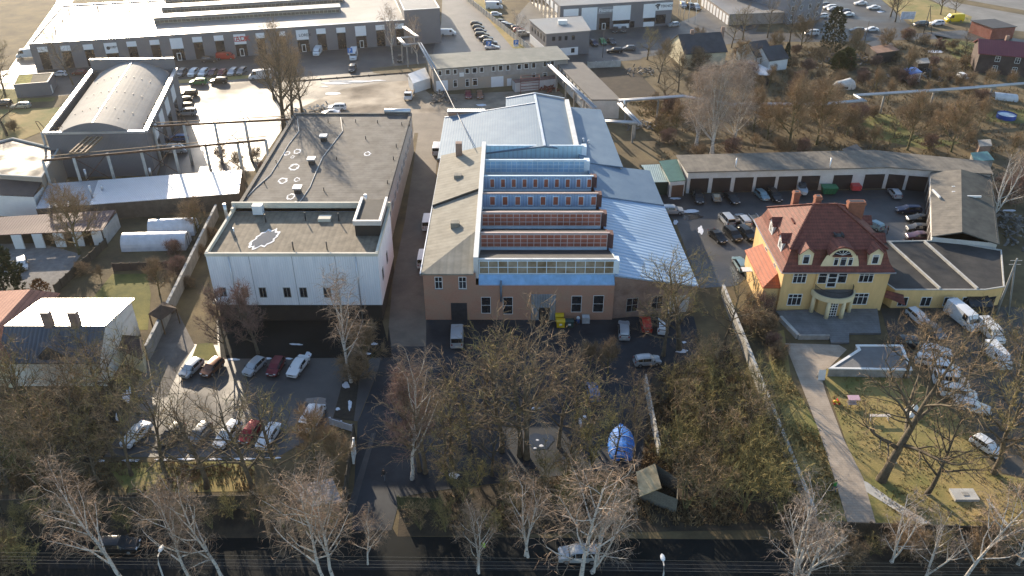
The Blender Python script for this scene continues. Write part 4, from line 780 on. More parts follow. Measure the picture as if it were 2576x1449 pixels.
for q in ((-.55, .75, .35, .75), (-.95, -.2, .0, .35), (-.1, .3, -1.1, .35), (-.5, -.1, -.5, .0), (.3, .7, -.1, .3)): panel('emblem', A, B, u + q[0], u + q[1], z + q[2], z + q[3], NAVY, sh, .12, .16)
A2, B2 = A + nb * 55, A
for k in range(9):
    panel('white_panel', A2, B2, 4 + k * 5.6, 7.2 + k * 5.6, 5.4, 7.6, WPAN, sh, 0, .1); window(A2, B2, 4.2 + k * 5.6, 7.0 + k * 5.6, .2, 5.2, sh, cols=2, rows=2, fm=DARKMETAL, gm=BLKG)
sm, _ = flat_building('office_block', 'small two-storey grey office with brown-grey roof and white plinth corner', [(10.2, 246.4), (23.2, 250.0), (21.7, 265.8), (5.6, 262)], 6.95, GREYC, GREYR, over=.35)
A, B = (10.2, 246.4), (23.2, 250.0)
for x0, x1, y0, y1 in ((404, 435, 370, 410), (468, 497, 366, 408), (530, 558, 362, 403), (602, 632, 358, 400)): px_window(A, B, 1288 + x0 / 4, y0 / 4, 1288 + x1 / 4, y1 / 4, sm, cols=1, fm=DARKMETAL)
u0, z1 = on_wall(A, B, 1288 + 500 / 4, 121); u1, z0 = on_wall(A, B, 1288 + 665 / 4, 115.5); panel('white_plinth', A, B, u0 - 3.6, u1, .05, z1, WPAN, sm, 0, .1)
px_window((10.2 + .03, 246.4 - .1), (23.23, 249.9), 1288 + 595 / 4, 486 / 4, 1288 + 628 / 4, 528 / 4, sm, cols=1, fm=DARKMETAL)
A, B = (5.6, 262), (10.2, 246.4)
panel('white_plinth', A, B, .3, 16, .05, 2.7, WPAN, sm, 0, .1)
for k in range(5): window(A, B, 2 + k * 2.9, 3 + k * 2.9, 4.1, 6.0, sm, cols=1, fm=DARKMETAL)
m = MB(); p = at(1415, 60, 7); m.box(p.x - 1.4, p.x + 1.4, p.y - 1, p.y + 1, 7.05, 8.2); m.build('roof_unit', WHITE, sm)
# gable house helper
def gable_house(name, label, ridge, half, ze, zr, wall_m, roof_m, over=.4, wins=(), cat='house', chim=()):
    a, b = Vector((*ridge[0], 0)), Vector((*ridge[1], 0)); e = (b - a).normalized(); n = Vector((-e.y, e.x, 0)); c = (a + b) / 2
    t = thing(name, label, cat, tuple(c), math.atan2(e.y, e.x))
    m = MB(); q = [a - n * half, b - n * half, b + n * half, a + n * half]
    m.prism([(p.x, p.y) for p in q], -.2, ze, top=False)
    for p in (a, b): m.face([V3(p - n * half, ze), V3(p + n * half, ze), V3(p, zr - .05)])
    m.build('wall', wall_m, t)
    k = (zr - ze) / half
    for s_ in (-1, 1): sloped('roof', [V3(a - e * over, zr), V3(b + e * over, zr), V3(b + e * over + n * s_ * (half + over), ze - k * over), V3(a - e * over + n * s_ * (half + over), ze - k * over)], .18, roof_m, t)
    for u, sgn in chim:
        p = a + e * u + n * sgn; MB().prism([(p.x - .45, p.y - .35), (p.x + .45, p.y - .35), (p.x + .45, p.y + .35), (p.x - .45, p.y + .35)], ze, zr + 1.1).build('chimney', BRK2, t)
    for u0, u1, z0, z1 in wins: window(a - n * half, b - n * half, u0, u1, z0, z1, t, cols=2, transom=.6)
    return t, a, b, e, n
GM = ridged('dark_grey_seam_roof', (0.10, 0.105, 0.115), .36, .35, .6, 'u', .1, .05, .3, .8)
h = thing('house', 'cream house with a low glaring far slope, dark seamed near slope and two chimneys', 'house', (-64, 98, 0))
hx0, hx1 = -71.0, -57.6
m = MB(); m.prism([(hx0, 91.8), (hx1, 91.8), (hx1, 104.5), (hx0, 104.5)], -.2, 4.6, top=False)
for x in (hx1, hx0): m.face([(x, 91.8, 4.5), (x, 104.5, 4.5), (x, 104.5, 6.25), (x, 95.3, 7.9), (x, 91.8, 4.9)])
m.build('wall', mat('white_gable_render', (.74, .71, .65), .85, 0, .1, .5), h)
sloped('roof', [(hx0 - .4, 95.3, 8.0), (hx1 + .4, 95.3, 8.0), (hx1 + .4, 105, 6.25), (hx0 - .4, 105, 6.25)], .18, mat('glare_tin_roof', (0.60, 0.60, 0.60), .33, .8, .06), h, 'low far slope of the roof')  # same grey roof; its glare is put in as a brighter metal colour
sloped('roof', [(hx0 - .4, 95.3, 8.0), (hx1 + .4, 95.3, 8.0), (hx1 + .4, 91.2, 4.55), (hx0 - .4, 91.2, 4.55)], .18, GM, h)
for x in (125, 193): p = at(x, 817, 8.0); m = MB(); m.box(p.x - .55, p.x + .55, 95.0, 96.0, 6.8, 10.2); c_ = m.build('chimney', BRK2, h); MB().box(p.x - .8, p.x + .8, 94.8, 96.2, 10.35, 10.5).build('cowl', ZINC, c_)
px_ = at(148, 826, 7.7).x; m = MB(); a, b, c, d, e = (px_, 94.9, 7.55), (px_ - 2.3, 91.6, 5.2), (px_, 91.2, 7.3), (px_ + 2.3, 91.6, 5.2), (px_, 91.3, 7.3)
m.face([a, b, c]); m.face([a, e, d]); m.face([(px_ - 1.9, 91.55, 4.3), (px_ + 1.9, 91.55, 4.3), (px_ + 1.9, 91.55, 5.5), (px_, 91.55, 7.2), (px_ - 1.9, 91.55, 5.5)]); m.build('dormer', GM, h)
q = [at(305, 842, 3.4), at(356, 846, 3.0), at(358, 905, 2.6), at(285, 872, 2.6)]; sloped('annex_roof', q, .15, ridged('brown_annex_tiles', (0.09, 0.055, 0.04), .8, 0, .4, 'u', .25, .06, .5, .6, rows=.5), h); MB().prism([(p.x, p.y) for p in q], -.1, 2.5, top=False).build('annex_wall', CREAM, h)
rh = thing('tiled_house', 'house with faded orange tile roof behind the grey-roofed one', 'house', tuple(at(60, 860)))
q = [at(76, 728, 7.6), at(151, 737, 5.2), at(18, 905, 5.2), at(-70, 890, 7.6)]; q2 = [q[0], q[3], at(-210, 870, 5.0), at(-60, 735, 5.0)]
FT = ridged('faded_tiles', (0.30, 0.12, 0.075), .75, 0, .42, 'u', .15, .10, .5, .6, (0.40, 0.18, 0.12), rows=.7)
sloped('roof', q, .2, FT, rh); sloped('roof', q2, .2, FT, rh); MB().prism([(p.x, p.y) for p in (q[1].lerp(q2[3], .06), q[2].lerp(q2[2], .06), q2[2], q2[3])], -.2, 5.0, top=False).build('wall', CREAM, rh)
# left edge buildings and sheds
q = [at(0, 440, 6.5), at(104, 446, 6.5), at(148, 374, 6.5), at(32, 346, 6.5), at(-60, 370, 6.5)]
flat_building('brick_building', 'brick building with cluttered black flat roof at left edge of the yard', [(p.x, p.y) for p in q], 6.2, STUC, mat('wet_black_felt', (0.05, 0.05, 0.052), .62, 0, .5, .3, rvar=.18), parapet=.35, par_m=CONCW)[0]
q = [at(-60, 450, 5.6), at(108, 452, 5.6), at(84, 494, 4.6), at(-60, 488, 4.6)]
bh = thing('white_shed', 'white-walled building with dark brown roof at the left edge', 'building', tuple(at(40, 510)))
sloped('roof', q, .18, mat('dark_brown_roof', (0.045, 0.03, 0.026), .7, 0, .25), bh); MB().prism([(p.x, p.y) for p in q], -.2, 4.5, top=False).build('wall', WHITE, bh)
q = [at(-70, 550, 3.7), at(290, 528, 3.7), at(258, 579, 3.0), at(-70, 594, 3.0)]
cp = thing('carport', 'long carport with a dull red ribbed roof and white pillars', 'carport', tuple(at(120, 605)))
sloped('roof', q, .16, ridged('dull_red_ribbed', (0.10, 0.05, 0.05), .6, .1, .5, 'u', .2, .05, .4, .8), cp)
MB().beam(V3(q[0], 1.7), V3(q[1], 1.7), .25, 3.4).build('back_wall', BRK2, cp); MB().beam(V3(q[1], 1.5), V3(q[2], 1.5), .25, 2.9).build('end_wall', CONCW, cp)
for k, x in enumerate((38, 90, 143, 190, 240)):
    u = (x + 70) / 328.0; p = q[3].lerp(q[2], u); p = V3(p, 0); MB().box(p.x - .9, p.x + .9, p.y - .15, p.y + .1, 0, 2.85).build('pillar', WHITE, cp)
q = [at(90, 525, 3.5), at(601, 486, 3.5), at(609, 427, 4.4), at(122, 462, 4.4)]
ws = thing('long_shed', 'long shed with a bright corrugated metal roof beneath the rusty gantry', 'shed', tuple(at(350, 540)))
k0, k1 = q[0].lerp(q[1], .26), q[3].lerp(q[2], .25)
sloped('roof', [k0, q[1], q[2], k1], .14, ridged('bright_corrugated', (0.62, 0.63, 0.65), .36, .45, .35, 'u', .06, .05, .3, .85), ws); sloped('roof', [q[0], k0 - Vector((.02, 0, 0)), k1 - Vector((.02, 0, 0)), q[3]], .14, ridged('dull_corrugated', (0.30, 0.32, 0.35), .5, .3, .35, 'u', .12, .05, .3, .85), ws, 'duller grey end of the roof')
MB().prism([(p.x, p.y) for p in q], -.2, 3.4, top=False).build('wall', mat('brown_shed_boards', (0.10, 0.078, 0.058), .9, 0, .35, .8), ws)
for x, y, h in ((232, 494, 2.4), (219, 450, 2.2), (258, 478, 1.4), (380, 440, 1.6)): p = at(x, y, 4.0); MB().tube([(p.x, p.y, 3.7), (p.x, p.y, 3.9 + h)], .22, 8).build('flue', ZINC, ws)
# houses and sheds of the gardens at the upper right
def quick_shed(name, label, px, z, wall_m, roof_m, cat='shed', zs=None):
    P = [at(x, y, z if zs is None else zs[i]) for i, (x, y) in enumerate(px)]; c = sum(P, Vector()) / len(P); t = thing(name, label, cat, (c.x, c.y, 0))
    sloped('roof', P, .14, roof_m, t); MB().prism([(c.x + (p.x - c.x) * .93, c.y + (p.y - c.y) * .93) for p in P], -.1, min(p.z for p in P) - .1, top=False).build('wall', wall_m, t); return t
DRF = mat('dark_slate_roof', (0.04, 0.042, 0.048), .6, 0, .3, .6)
p0, p1 = at(1708, 86, 8), at(1811, 80, 8); gable_house('cottage', 'cream gabled cottage with a dark roof among bare trees', ((p0.x, p0.y), (p1.x, p1.y)), 6, 4.2, 8, CREAM, DRF, .3, chim=((4, 0), (14, 1.0)))
p0, p1 = at(1882, 106, 6.5), at(1925, 100, 6.5); gable_house('cottage', 'white cottage with dark roof and a dormer beside the street', ((p0.x, p0.y), (p1.x, p1.y)), 4.5, 3.6, 6.5, WHITE, DRF, .3, wins=((1.5, 2.6, 1.2, 2.8),))
p0, p1 = at(1918, 118, 6), at(1965, 112, 6); gable_house('cottage', 'small white gabled house with a dark roof behind the big weeping birch', ((p0.x, p0.y), (p1.x, p1.y)), 4, 3.4, 6, WHITE, DRF, .3)
p0, p1 = at(2466, 97, 8.2), at(2650, 112, 8.2)
RR = ridged('red_metal_roof', (0.17, 0.036, 0.045), .5, .1, .5, 'u', .1, .03, .3, .85)
gable_house('brick_house', 'two-storey dark brick house with a red metal roof', ((p0.x, p0.y), (p1.x, p1.y)), 5.4, 5.8, 8.2, brick('dark_house_brick', (0.085, 0.05, 0.042), (0.06, 0.04, 0.035), (0.1, 0.09, 0.08)), RR, .5, wins=((4.2, 5.5, 3.6, 5.2), (9.2, 10.5, 3.6, 5.2), (14, 15.3, 3.6, 5.2), (4.2, 5.5, .9, 2.5), (9.2, 10.5, .9, 2.5)), chim=((7, 1.2), (13, .8)))
quick_shed('brick_shed', 'flat-roofed shed with a red brick side wall near the highway', [(2441, 51), (2498, 71), (2560, 67), (2502, 47)], 3.8, brick('bright_red_brick', (0.36, 0.10, 0.06), (0.30, 0.08, 0.05), (0.25, 0.2, 0.17)), mat('dark_flat_felt', (0.04, 0.04, 0.045), .7, 0, .3))
quick_shed('garden_shed', 'garden house with a rusty brown sheet roof', [(2189, 118), (2236, 109), (2264, 126), (2206, 134)], 3.4, mat('dark_boards', (0.03, 0.025, 0.022), .8), mat('rusty_sheet_roof', (0.22, 0.13, 0.09), .8, 0, .3, .8))
quick_shed('garden_shed', 'shack with a dark felt roof behind the rusty-roofed garden house', [(2178, 108), (2216, 97), (2250, 112), (2200, 120)], 3.0, mat('dark_boards', (0.03, 0.025, 0.022), .8), DRF)
quick_shed('garden_shed', 'small pale shed with a bright blue roof', [(2273, 172), (2302, 168), (2321, 181), (2291, 187)], 2.7, WHITE, mat('bright_blue_roof', (0.03, 0.12, 0.42), .5))
quick_shed('garden_shed', 'grey sheet-roofed shack next to the blue-roofed shed', [(2298, 148), (2334, 145), (2340, 158), (2310, 160)], 2.8, mat('dark_boards', (0.03, 0.025, 0.022), .8), CONC)
quick_shed('lean_to', 'open shed with shiny grey sheet roof right of the weeping birch', [(1872, 157), (1888, 152), (1942, 176), (1938, 190), (1908, 188)], 3.0, mat('dark_boards', (0.03, 0.025, 0.022), .8), mat('shiny_sheet', (0.40, 0.41, 0.44), .4, .5, .15))
quick_shed('garden_shed', 'low teal-roofed shed behind the far end of the garages', [(2442, 384), (2484, 380), (2502, 402), (2452, 406)], 2.6, CONC, mat('teal_roof', (0.06, 0.17, 0.17), .5, 0, .2))
quick_shed('garden_shed', 'tiny brick hut with ribbed grey roof behind the teal shed', [(2460, 352), (2492, 350), (2496, 366), (2464, 368)], 2.4, BRK2, CONC)
quick_shed('gazebo', 'square hipped-roof gazebo behind the garage row', [(2118, 375), (2155, 362), (2172, 378), (2130, 386)], 2.6, mat('dark_boards', (0.03, 0.025, 0.022), .8), DRF)
A, B = at(1763, 13, 0), at(1832, 64, 0); e = (B - A).normalized(); nb = Vector((-e.y, e.x, 0))
rg, _ = flat_building('garage_terrace', 'row of white-doored lock-up garages by the service road', [A, B, B + nb * 20, A + nb * 20], 3.6, mat('pale_brown_render', (0.30, 0.25, 0.22), .85), GREYR, over=.2)
L_ = (B - A).length
for k in range(9): panel('garage_door', A, B, L_ * (k + .15) / 9, L_ * (k + .8) / 9, .05, 2.9, WPAN, rg, 0, .06)
A, B = at(1978, 62, 0), at(2062, 50, 0); e = (B - A).normalized(); nb = Vector((-e.y, e.x, 0))
ab, _ = flat_building('apartment_block', 'tall grey apartment block at the top edge behind bare trees', [A, B, B + nb * 25, A + nb * 25], 13, mat('blue_grey_render', (0.20, 0.205, 0.23), .8, 0, .1), GREYR, over=.1)
L_ = (B - A).length
for f_ in range(4):
    for k in range(4): window(A, B, L_ * (k + .3) / 4, L_ * (k + .62) / 4, 1.2 + f_ * 3, 2.9 + f_ * 3, ab, cols=2)
A, B = at(1850, 30, 0), at(1965, 18, 0); e = (B - A).normalized(); nb = Vector((-e.y, e.x, 0))
ab, _ = flat_building('apartment_block', 'low pinkish-grey block half hidden by bare trees at the top edge', [A, B, B + nb * 15, A + nb * 15], 8, mat('pinkish_render', (0.30, 0.26, 0.25), .8), GREYR, over=.1)
L_ = (B - A).length
for f_ in range(2):
    for k in range(6): window(A, B, L_ * (k + .3) / 6, L_ * (k + .62) / 6, 1.2 + f_ * 3.4, 2.9 + f_ * 3.4, ab, cols=2)
# gate hut and ruined shed by the road
q = [at(752, 1222, 2.9), at(832, 1206, 2.9), at(852, 1256, 2.9), at(768, 1270, 2.9)]
flat_building('gate_hut', 'small brick gate hut with a grey flat roof left of the driveway', [(p.x, p.y) for p in q], 2.7, BRK, mat('pinkish_grey_felt', (0.28, 0.25, 0.24), .85, 0, .2, .8), over=.25)
q = [at(1600, 1187, 3.2), at(1648, 1166, 3.2), at(1664, 1226, 2.6), at(1609, 1248, 2.6)]
rs = thing('ruined_shed', 'ruined block shed with a tan fallen roof inside the thicket', 'shed', tuple(at(1650, 1275)))
sloped('roof', q, .15, mat('tan_fibre_roof', (0.52, 0.39, 0.22), .85, 0, .35, .7), rs)
q = [at(1607, 1255, 0), at(1700, 1292, 0), at(1700, 1240, 0), at(1640, 1200, 0)]; MB().prism([(p.x, p.y) for p in q], -.1, 2.4, top=False).build('wall', brick('grey_blocks', (0.20, 0.19, 0.16), (0.16, 0.155, 0.13), (0.08, 0.08, 0.07), .35), rs)
q = [at(372, 790, 2.8), at(412, 758, 2.8), at(446, 776, 2.8), at(405, 806, 2.8)]
gz = thing('gazebo', 'open timber gazebo with dark brown roof beside the long concrete wall', 'gazebo', tuple(at(408, 830)))
c = sum(q, Vector()) / 4; ap = Vector((c.x, c.y, 3.9)); m = MB()
for i in range(4): m.face([q[i], q[(i + 1) % 4], ap])
m.build('roof', mat('brown_shingles', (0.07, 0.045, 0.03), .9, 0, .3, 1.5), gz)
for p in q: MB().box(p.x - .08 + (c.x - p.x) * .08, p.x + .08 + (c.x - p.x) * .08, p.y - .08 + (c.y - p.y) * .08, p.y + .08 + (c.y - p.y) * .08, 0, 2.8).build('post', mat('timber', (0.14, 0.09, 0.05), .85), gz)
# polytunnels
FILM = mat('polytunnel_film', (0.55, 0.57, 0.60), .35, 0, .12, .9, bump=.5, bscale=2.0)
for i, (x0, y0, x1, y1, r_, lab) in enumerate(((306, 634, 468, 630, 2.0, 'white polytunnel greenhouse nearest the lawn, door at its right end'), (374, 598, 490, 593, 1.9, 'white polytunnel greenhouse standing behind the nearer one'))):
    a, b = at(x0, y0), at(x1, y1); e = (b - a).normalized(); n = Vector((-e.y, e.x, 0)); a += n * r_; b += n * r_; t = thing('polytunnel', lab, 'greenhouse', tuple((a + b) / 2), 0, 'polytunnels')
    m = MB(); m.smooth = True; pr = [(n * (-r_ * math.cos(math.pi * k / 14)) + Vector((0, 0, 2.7 * math.sin(math.pi * k / 14) ** .85))) for k in range(15)]; N_ = 12
    for s_ in range(N_):
        for u, w_ in zip(pr, pr[1:]):
            sc0 = 1.0 if s_ % 2 else .985; sc1 = .985 if s_ % 2 else 1.0
            m.face([a.lerp(b, s_ / N_) + u * sc0, a.lerp(b, (s_ + 1) / N_) + u * sc1, a.lerp(b, (s_ + 1) / N_) + w_ * sc1, a.lerp(b, s_ / N_) + w_ * sc0])
    m.build('film', FILM, t); m = MB(); m.face([b + p * .99 for p in pr]); m.face([a + p * .99 for p in reversed(pr)]); m.build('end_panel', FILM, t)
    m = MB()
    for k in (-.5, .5): m.beam(b + n * k + e * .03, b + n * k + e * .03 + Vector((0, 0, 2.2)), .08)
    m.beam(b + n * -.5 + e * .03 + Vector((0, 0, 2.2)), b + n * .5 + e * .03 + Vector((0, 0, 2.2)), .08); m.build('door_frame', DARKMETAL, t)
# ------------------------------------------------------------------ gantry, pipelines, fences, lamps, wires
gan = thing('crane_gantry', 'rusty crane gantry on two rows of concrete posts above the bright shed', 'gantry', tuple(at(370, 430)))
GZ = 9.0
rows = [[(107, 404), (185, 398), (269, 385), (354, 378), (436, 368), (516, 363), (597, 357), (668, 352)], [(105, 333), (150, 331), (227, 328), (305, 325), (384, 319), (462, 315), (540, 311), (616, 307), (730, 300)]]
for ri, row in enumerate(rows):
    P = [at(x, y, GZ) for x, y in row]
    for p in P: MB().tube([(p.x, p.y, 0), (p.x, p.y, GZ)], [.36, .30], 6).build('post', CONCW, gan)
    MB().beam(P[0], P[-1], .28, .42).build('girder', RUST, gan); q = Vector((0, 1.2, .35)); MB().beam(P[0] + q, P[-1] + q, .13, .13).build('rail', mat('pale_rust', (0.22, 0.15, 0.09), .8, 0, .3), gan)
    for k in range(1 + ri, len(P) - 1, 2):
        a, b = P[k], P[k + 1]; m = MB(); m.beam(V3(a, GZ), V3(b, 3), .12); m.beam(V3(a, 3), V3(b, GZ), .12); m.build('cross_brace', RUST, gan)
    if ri:
        for k in range(0, len(P), 1):
            a = P[k]; m = MB(); m.beam(a, a + Vector((-.6, 0, 2.4)), .1); m.beam(a + Vector((1.4, 0, 0)), a + Vector((0, 0, 2.4)), .1); m.beam(a + Vector((-.6, 0, 2.4)), a + Vector((0, 0, 2.4)), .1); m.build('truss', RUST, gan)
a, b = at(195, 385, GZ + .6), at(238, 345, GZ + .6); m = MB()
for o in (-1.5, -.6, .6, 1.5): m.beam(a + Vector((o, 0, 0)), b + Vector((o, 0, 0)), .3, .4)
for k in range(6): p = a.lerp(b, k / 5); m.beam(p - Vector((1.6, 0, 0)), p + Vector((1.6, 0, 0)), .14)
m.build('crane_bridge', mat('pale_rust', (0.22, 0.15, 0.09), .8, 0, .3), gan)
PIPE = mat('pipe_cladding', (0.42, 0.43, 0.45), .45, .5, .1)
def pipeline(name, label, path, posts=(), r=.27, gap=.7):
    P = [at(*p) for p in path]; t = thing(name, label, 'pipeline', (P[0].x, P[0].y, 0)); 
    for s_ in (-1, 1):
        q = []
        for i, p in enumerate(P):
            d = (P[min(i + 1, len(P) - 1)] - P[max(i - 1, 0)]); n = Vector((-d.y, d.x, 0)).normalized(); q.append(p + n * s_ * gap / 2)
        MB().tube(q, r, 8).build('pipe', PIPE, t)
    for i, u in posts:
        p = P[i].lerp(P[i + 1], u); m = MB(); m.box(p.x - .2, p.x + .2, p.y - .2, p.y + .2, 0, p.z - r - .05); m.box(p.x - 1.0, p.x + 1.0, p.y - .15, p.y + .15, p.z - r - .3, p.z - r); m.build('post', CONC, t)
    return t
pipeline('heating_pipe', 'silver twin pipes running along the white workshop roof edge', [(1372, 154, 5.6), (1498, 273, 5.4)], [(0, k) for k in (.25, .45, .62, .8)])
pipeline('heating_pipe', 'silver twin pipes on a concrete post over the straw-coloured meadow', [(1556, 253, 5.4), (1718, 242, 5.4), (1840, 262, 5.2), (2060, 262, 5.2), (2172, 253, 5.2)], [(0, .62), (0, .12), (1, .5), (2, .3), (2, .8)])
pipeline('heating_pipe', 'silver twin pipes sloping down past the white workshop gable', [(1558, 260, 5.2), (1610, 314, 4.2)], [(0, .8)])
pipeline('heating_pipe', 'short silver pipe bridge from the blue roof to the pipe junction', [(1522, 305, 5.0), (1602, 308, 5.0)], [(0, .9)])
pipeline('heating_pipe', 'long pale pipeline crossing the gardens in front of the brick house', [(2176, 255, 5.2), (2150, 240, 5.2), (2400, 224, 5.2), (2640, 205, 5.2)], [(1, .3), (1, .8), (2, .4)], r=.26)
pipeline('heating_pipe', 'silver twin pipes with a square jog left of the brick workshop', [(1016, 68, 6.5), (1050, 92, 6.5), (1003, 96, 6.5), (1019, 113, 6.5), (1056, 109, 6.5), (1092, 172, 6.5)], [(3, .1), (4, .5), (4, .85), (0, .5), (2, .4)], r=.26)
def fence(name, label, a, b, h, m, th=.2, posts=0, cat='fence', pm=None, cap=None):
    a, b = V3(a, 0), V3(b, 0); t = thing(name, label, cat, tuple((a + b) / 2)); MB().beam(V3(a, h / 2), V3(b, h / 2), th, h).build('panel', m, t)
    for k in range(posts + 1 if posts else 0):
        p = a.lerp(b, k / posts); MB().box(p.x - .12, p.x + .12, p.y - .12, p.y + .12, 0, h + .15).build('post', pm or m, t)
    if cap: MB().beam(V3(a, h + .04), V3(b, h + .04), th + .14, .08).build('cap', cap, t)
    return t
PLK = ridged('weathered_planks', (0.075, 0.062, 0.045), .9, 0, .18, 'u', .3, .02, .6)
GPLK = ridged('mossy_planks', (0.06, 0.062, 0.03), .9, 0, .3, 'u', .35, .03, .6)
fence('concrete_wall', 'long grey concrete boundary wall right of the polytunnels', at(549, 545), at(376, 905), 2.5, CONC, .3, 14, 'wall', CONC, CONCW)
fence('concrete_wall', 'long pale concrete wall between the thicket and the villa path', at(1815, 745), at(2042, 1322), 2.2, CONC, .3, 18, 'wall', CONC, CONCW)
fence('concrete_wall', 'short pale concrete wall right of the blue tarpaulin', at(1622, 972), at(1656, 1150), 2.0, CONCW, .25, 6, 'wall', CONCW)
fence('board_fence', 'dark board fence along the road under the left-hand birches', (-70, 68.0), (-30.5, 69.0), 2.2, PLK, .12, 12)
fence('board_fence', 'straight dark board fence at the edge of the villa lawn', (37.5, 64.9), (66, 63.7), 2.2, PLK, .12, 9)
fence('board_fence', 'mossy plank fence at the foot of the driveway birch', at(1003, 1278), at(1102, 1283), 1.9, GPLK, .1, 4)
fence('board_fence', 'dark fence along the left edge of the driveway', at(893, 1100), at(864, 1300), 2.2, PLK, .12, 6)
bb = fence('notice_board', 'white notice board on the fence left of the driveway', at(894, 1142), at(890, 1166), 2.6, WHITE, .15, 1, 'sign')
fence('gate_barrier', 'white steel gate lying across the lot entrance', at(832, 1068), at(889, 1086), 1.1, mat('white_blue_steel', (0.5, 0.53, 0.58), .4), .08, 2, 'gate')
fence('panel_fence', 'pale concrete panel fence beside the row of black parked cars', at(1172, 0), at(1335, 132), 1.9, CONCW, .14, 22)
fence('site_fence', 'fence of upright boards behind the garden ruins near the workshop meadow', at(1478, 172), at(1560, 168), 1.8, CONCW, .12, 4)
fence('garden_fence', 'dark timber fence between gravel yard and polytunnel garden', at(142, 738), at(270, 620), 1.6, PLK, .1, 9)
fence('garden_fence', 'low dark trellis fence in front of the polytunnels', at(288, 682), at(420, 676), 1.5, mat('dark_trellis', (0.06, 0.045, 0.04), .9), .08, 6)
fence('mesh_fence', 'wire fence with thin posts across the wet yard', at(725, 206), at(1045, 182), .25, DARKMETAL, .05, 8)
# benches, boxes and street furniture
def lamp(x, y, z, by, label):
    p = at(x, y, z); t = thing('street_lamp', label, 'street lamp', (p.x, p.y - 1.2, 0), 0, 'street lamps over the road')
    MB().tube([(p.x, p.y - 1.2, 0), (p.x, p.y - 1.2, z - .8), (p.x, p.y - .9, z - .1), (p.x, p.y - .3, z)], [.11, .08, .07, .06], 8).build('post', mat('pale_post', (0.42, 0.42, 0.40), .6), t)
    m = MB(); m.smooth = True; q = []
    for i, (u, w_, h_) in enumerate(((-.45, .05, .03), (-.3, .2, .09), (0, .25, .12), (.3, .2, .1), (.5, .04, .03))): q.append([(p.x + w_ * math.cos(2 * math.pi * k / 10), p.y + u, z + h_ * math.sin(2 * math.pi * k / 10)) for k in range(10)])
    for a, b in zip(q, q[1:]):
        for k in range(10): m.face([a[k], a[(k + 1) % 10], b[(k + 1) % 10], b[k]])
    m.build('lamp_head', WHITE, t)
lamp(405, 1380, 7.5, 0, 'white street lamp head between the lower-left birches')
lamp(1667, 1403, 7.5, 0, 'white street lamp standing alone over the dark road')
WIRE = mat('wire', (0.22, 0.20, 0.16), .6)
for i, (y0, y1) in enumerate(((1388, 1420), (1398, 1429), (1406, 1440), (1414, 1447))):
    t = props(MB().tube([at(-40, y0 + 1, 7.6), at(640, (y0 * 3 + y1) / 4 + 2, 7.3), at(1288, (y0 + y1) / 2, 7.5), at(1950, (y0 + y1 * 3) / 4 + 2, 7.3), at(2620, y1, 7.5)], .009, 4).build('overhead_wire', WIRE), 'thin overhead power line strung along the foreground road', 'wire', 'power lines along the road')
props(MB().tube([at(1090, 170, 6.4), at(1122, 228, 7.6), at(1157, 300, 9.0), at(1193, 372, 11.4)], .09, 5).build('cable', mat('pale_cable', (0.5, 0.48, 0.45), 0.7)), 'thick pale cable spanning from the workshop roof to the saw-tooth parapet', 'cable')
def pole(x, y, h, label, m_=CONC, r=.16, arms=0, lean=None, group=None):
    p = at(x, y); t = thing('utility_pole', label, 'utility pole', tuple(p), 0, group); MB().tube([(p.x, p.y, 0), (p.x, p.y, h)], [r, r * .6], 7).build('post', m_, t)
    if lean: MB().tube([(p.x + lean, p.y, 0), (p.x, p.y, h * .92)], r * .7, 6).build('strut', m_, t)
    for k in range(arms): MB().beam((p.x - .9, p.y, h - .4 - k * .7), (p.x + .9, p.y, h - .4 - k * .7), .1).build('crossarm', m_, t)
WOODP = mat('wooden_pole', (0.13, 0.10, 0.07), .9, 0, .2)
pole(2505, 792, 10.5, 'concrete utility pole with braced leg right of the yellow annexe', CONC, .22, 2, 2.0)
pole(2323, 84, 9, 'wooden utility pole with a slanting strut beside the parked dark minivan', WOODP, .16, 1, 2.6)
pole(2172, 118, 8, 'thin wooden pole by the garden house with the rusty roof', WOODP, .13)
for x, y in ((1706, 41), (1710, 46), (1719, 50), (1731, 54), (1748, 60)): pole(x, y, 8, 'thin pale flagpole in the row beside the white lock-ups', WHITE, .09, group='flagpoles by the lock-up garages')
pole(1516, 145, 8, 'dark lamp post at the pavement corner by the green car', DARKMETAL, .1)
def road_sign(x, y, label, h=3.0):
    p = at(x, y); t = thing('parking_sign', label, 'sign', tuple(p), 0, 'blue parking signs'); MB().tube([(p.x, p.y, 0), (p.x, p.y, h)], .05, 6).build('post', CONC, t)
    A, B = (p.x - .75, p.y - .08), (p.x + .75, p.y - .08); panel('plate', A, B, 0, 1.5, h - 1.4, h, mat('sign_blue', (0.03, 0.18, 0.55), .5), t, 0, .05); lettering('P', A, B, .75, h - 1.2, 1.4, WHITE, t, d=.07, align='CENTER'); panel('subplate', A, B, 0, 1.5, h - 2.0, h - 1.45, WHITE, t, 0, .05)
road_sign(883, 151, 'blue P sign above the white van with the trailer', 3.6); road_sign(1230, 132, 'blue P sign behind the brick workshop roof', 3.4); road_sign(1298, 125, 'blue P sign on the verge by the beige car', 3)
p0 = at(2280, 55); t = thing('billboard', 'white noticeboard with blurred pictures on the roadside lawn', 'sign', tuple(p0)); A, B = (p0.x - 2.4, p0.y), (p0.x + 2.4, p0.y); panel('board', A, B, 0, 4.8, .9, 3.4, mat('pale_poster', (0.5, 0.5, 0.55), .6, 0, .35, .9), t, 0, .1)
for u in (.4, 4.4): MB().box(p0.x - 2.4 + u - .08, p0.x - 2.4 + u + .08, p0.y + .02, p0.y + .16, 0, 3.4).build('post', CONC, t)
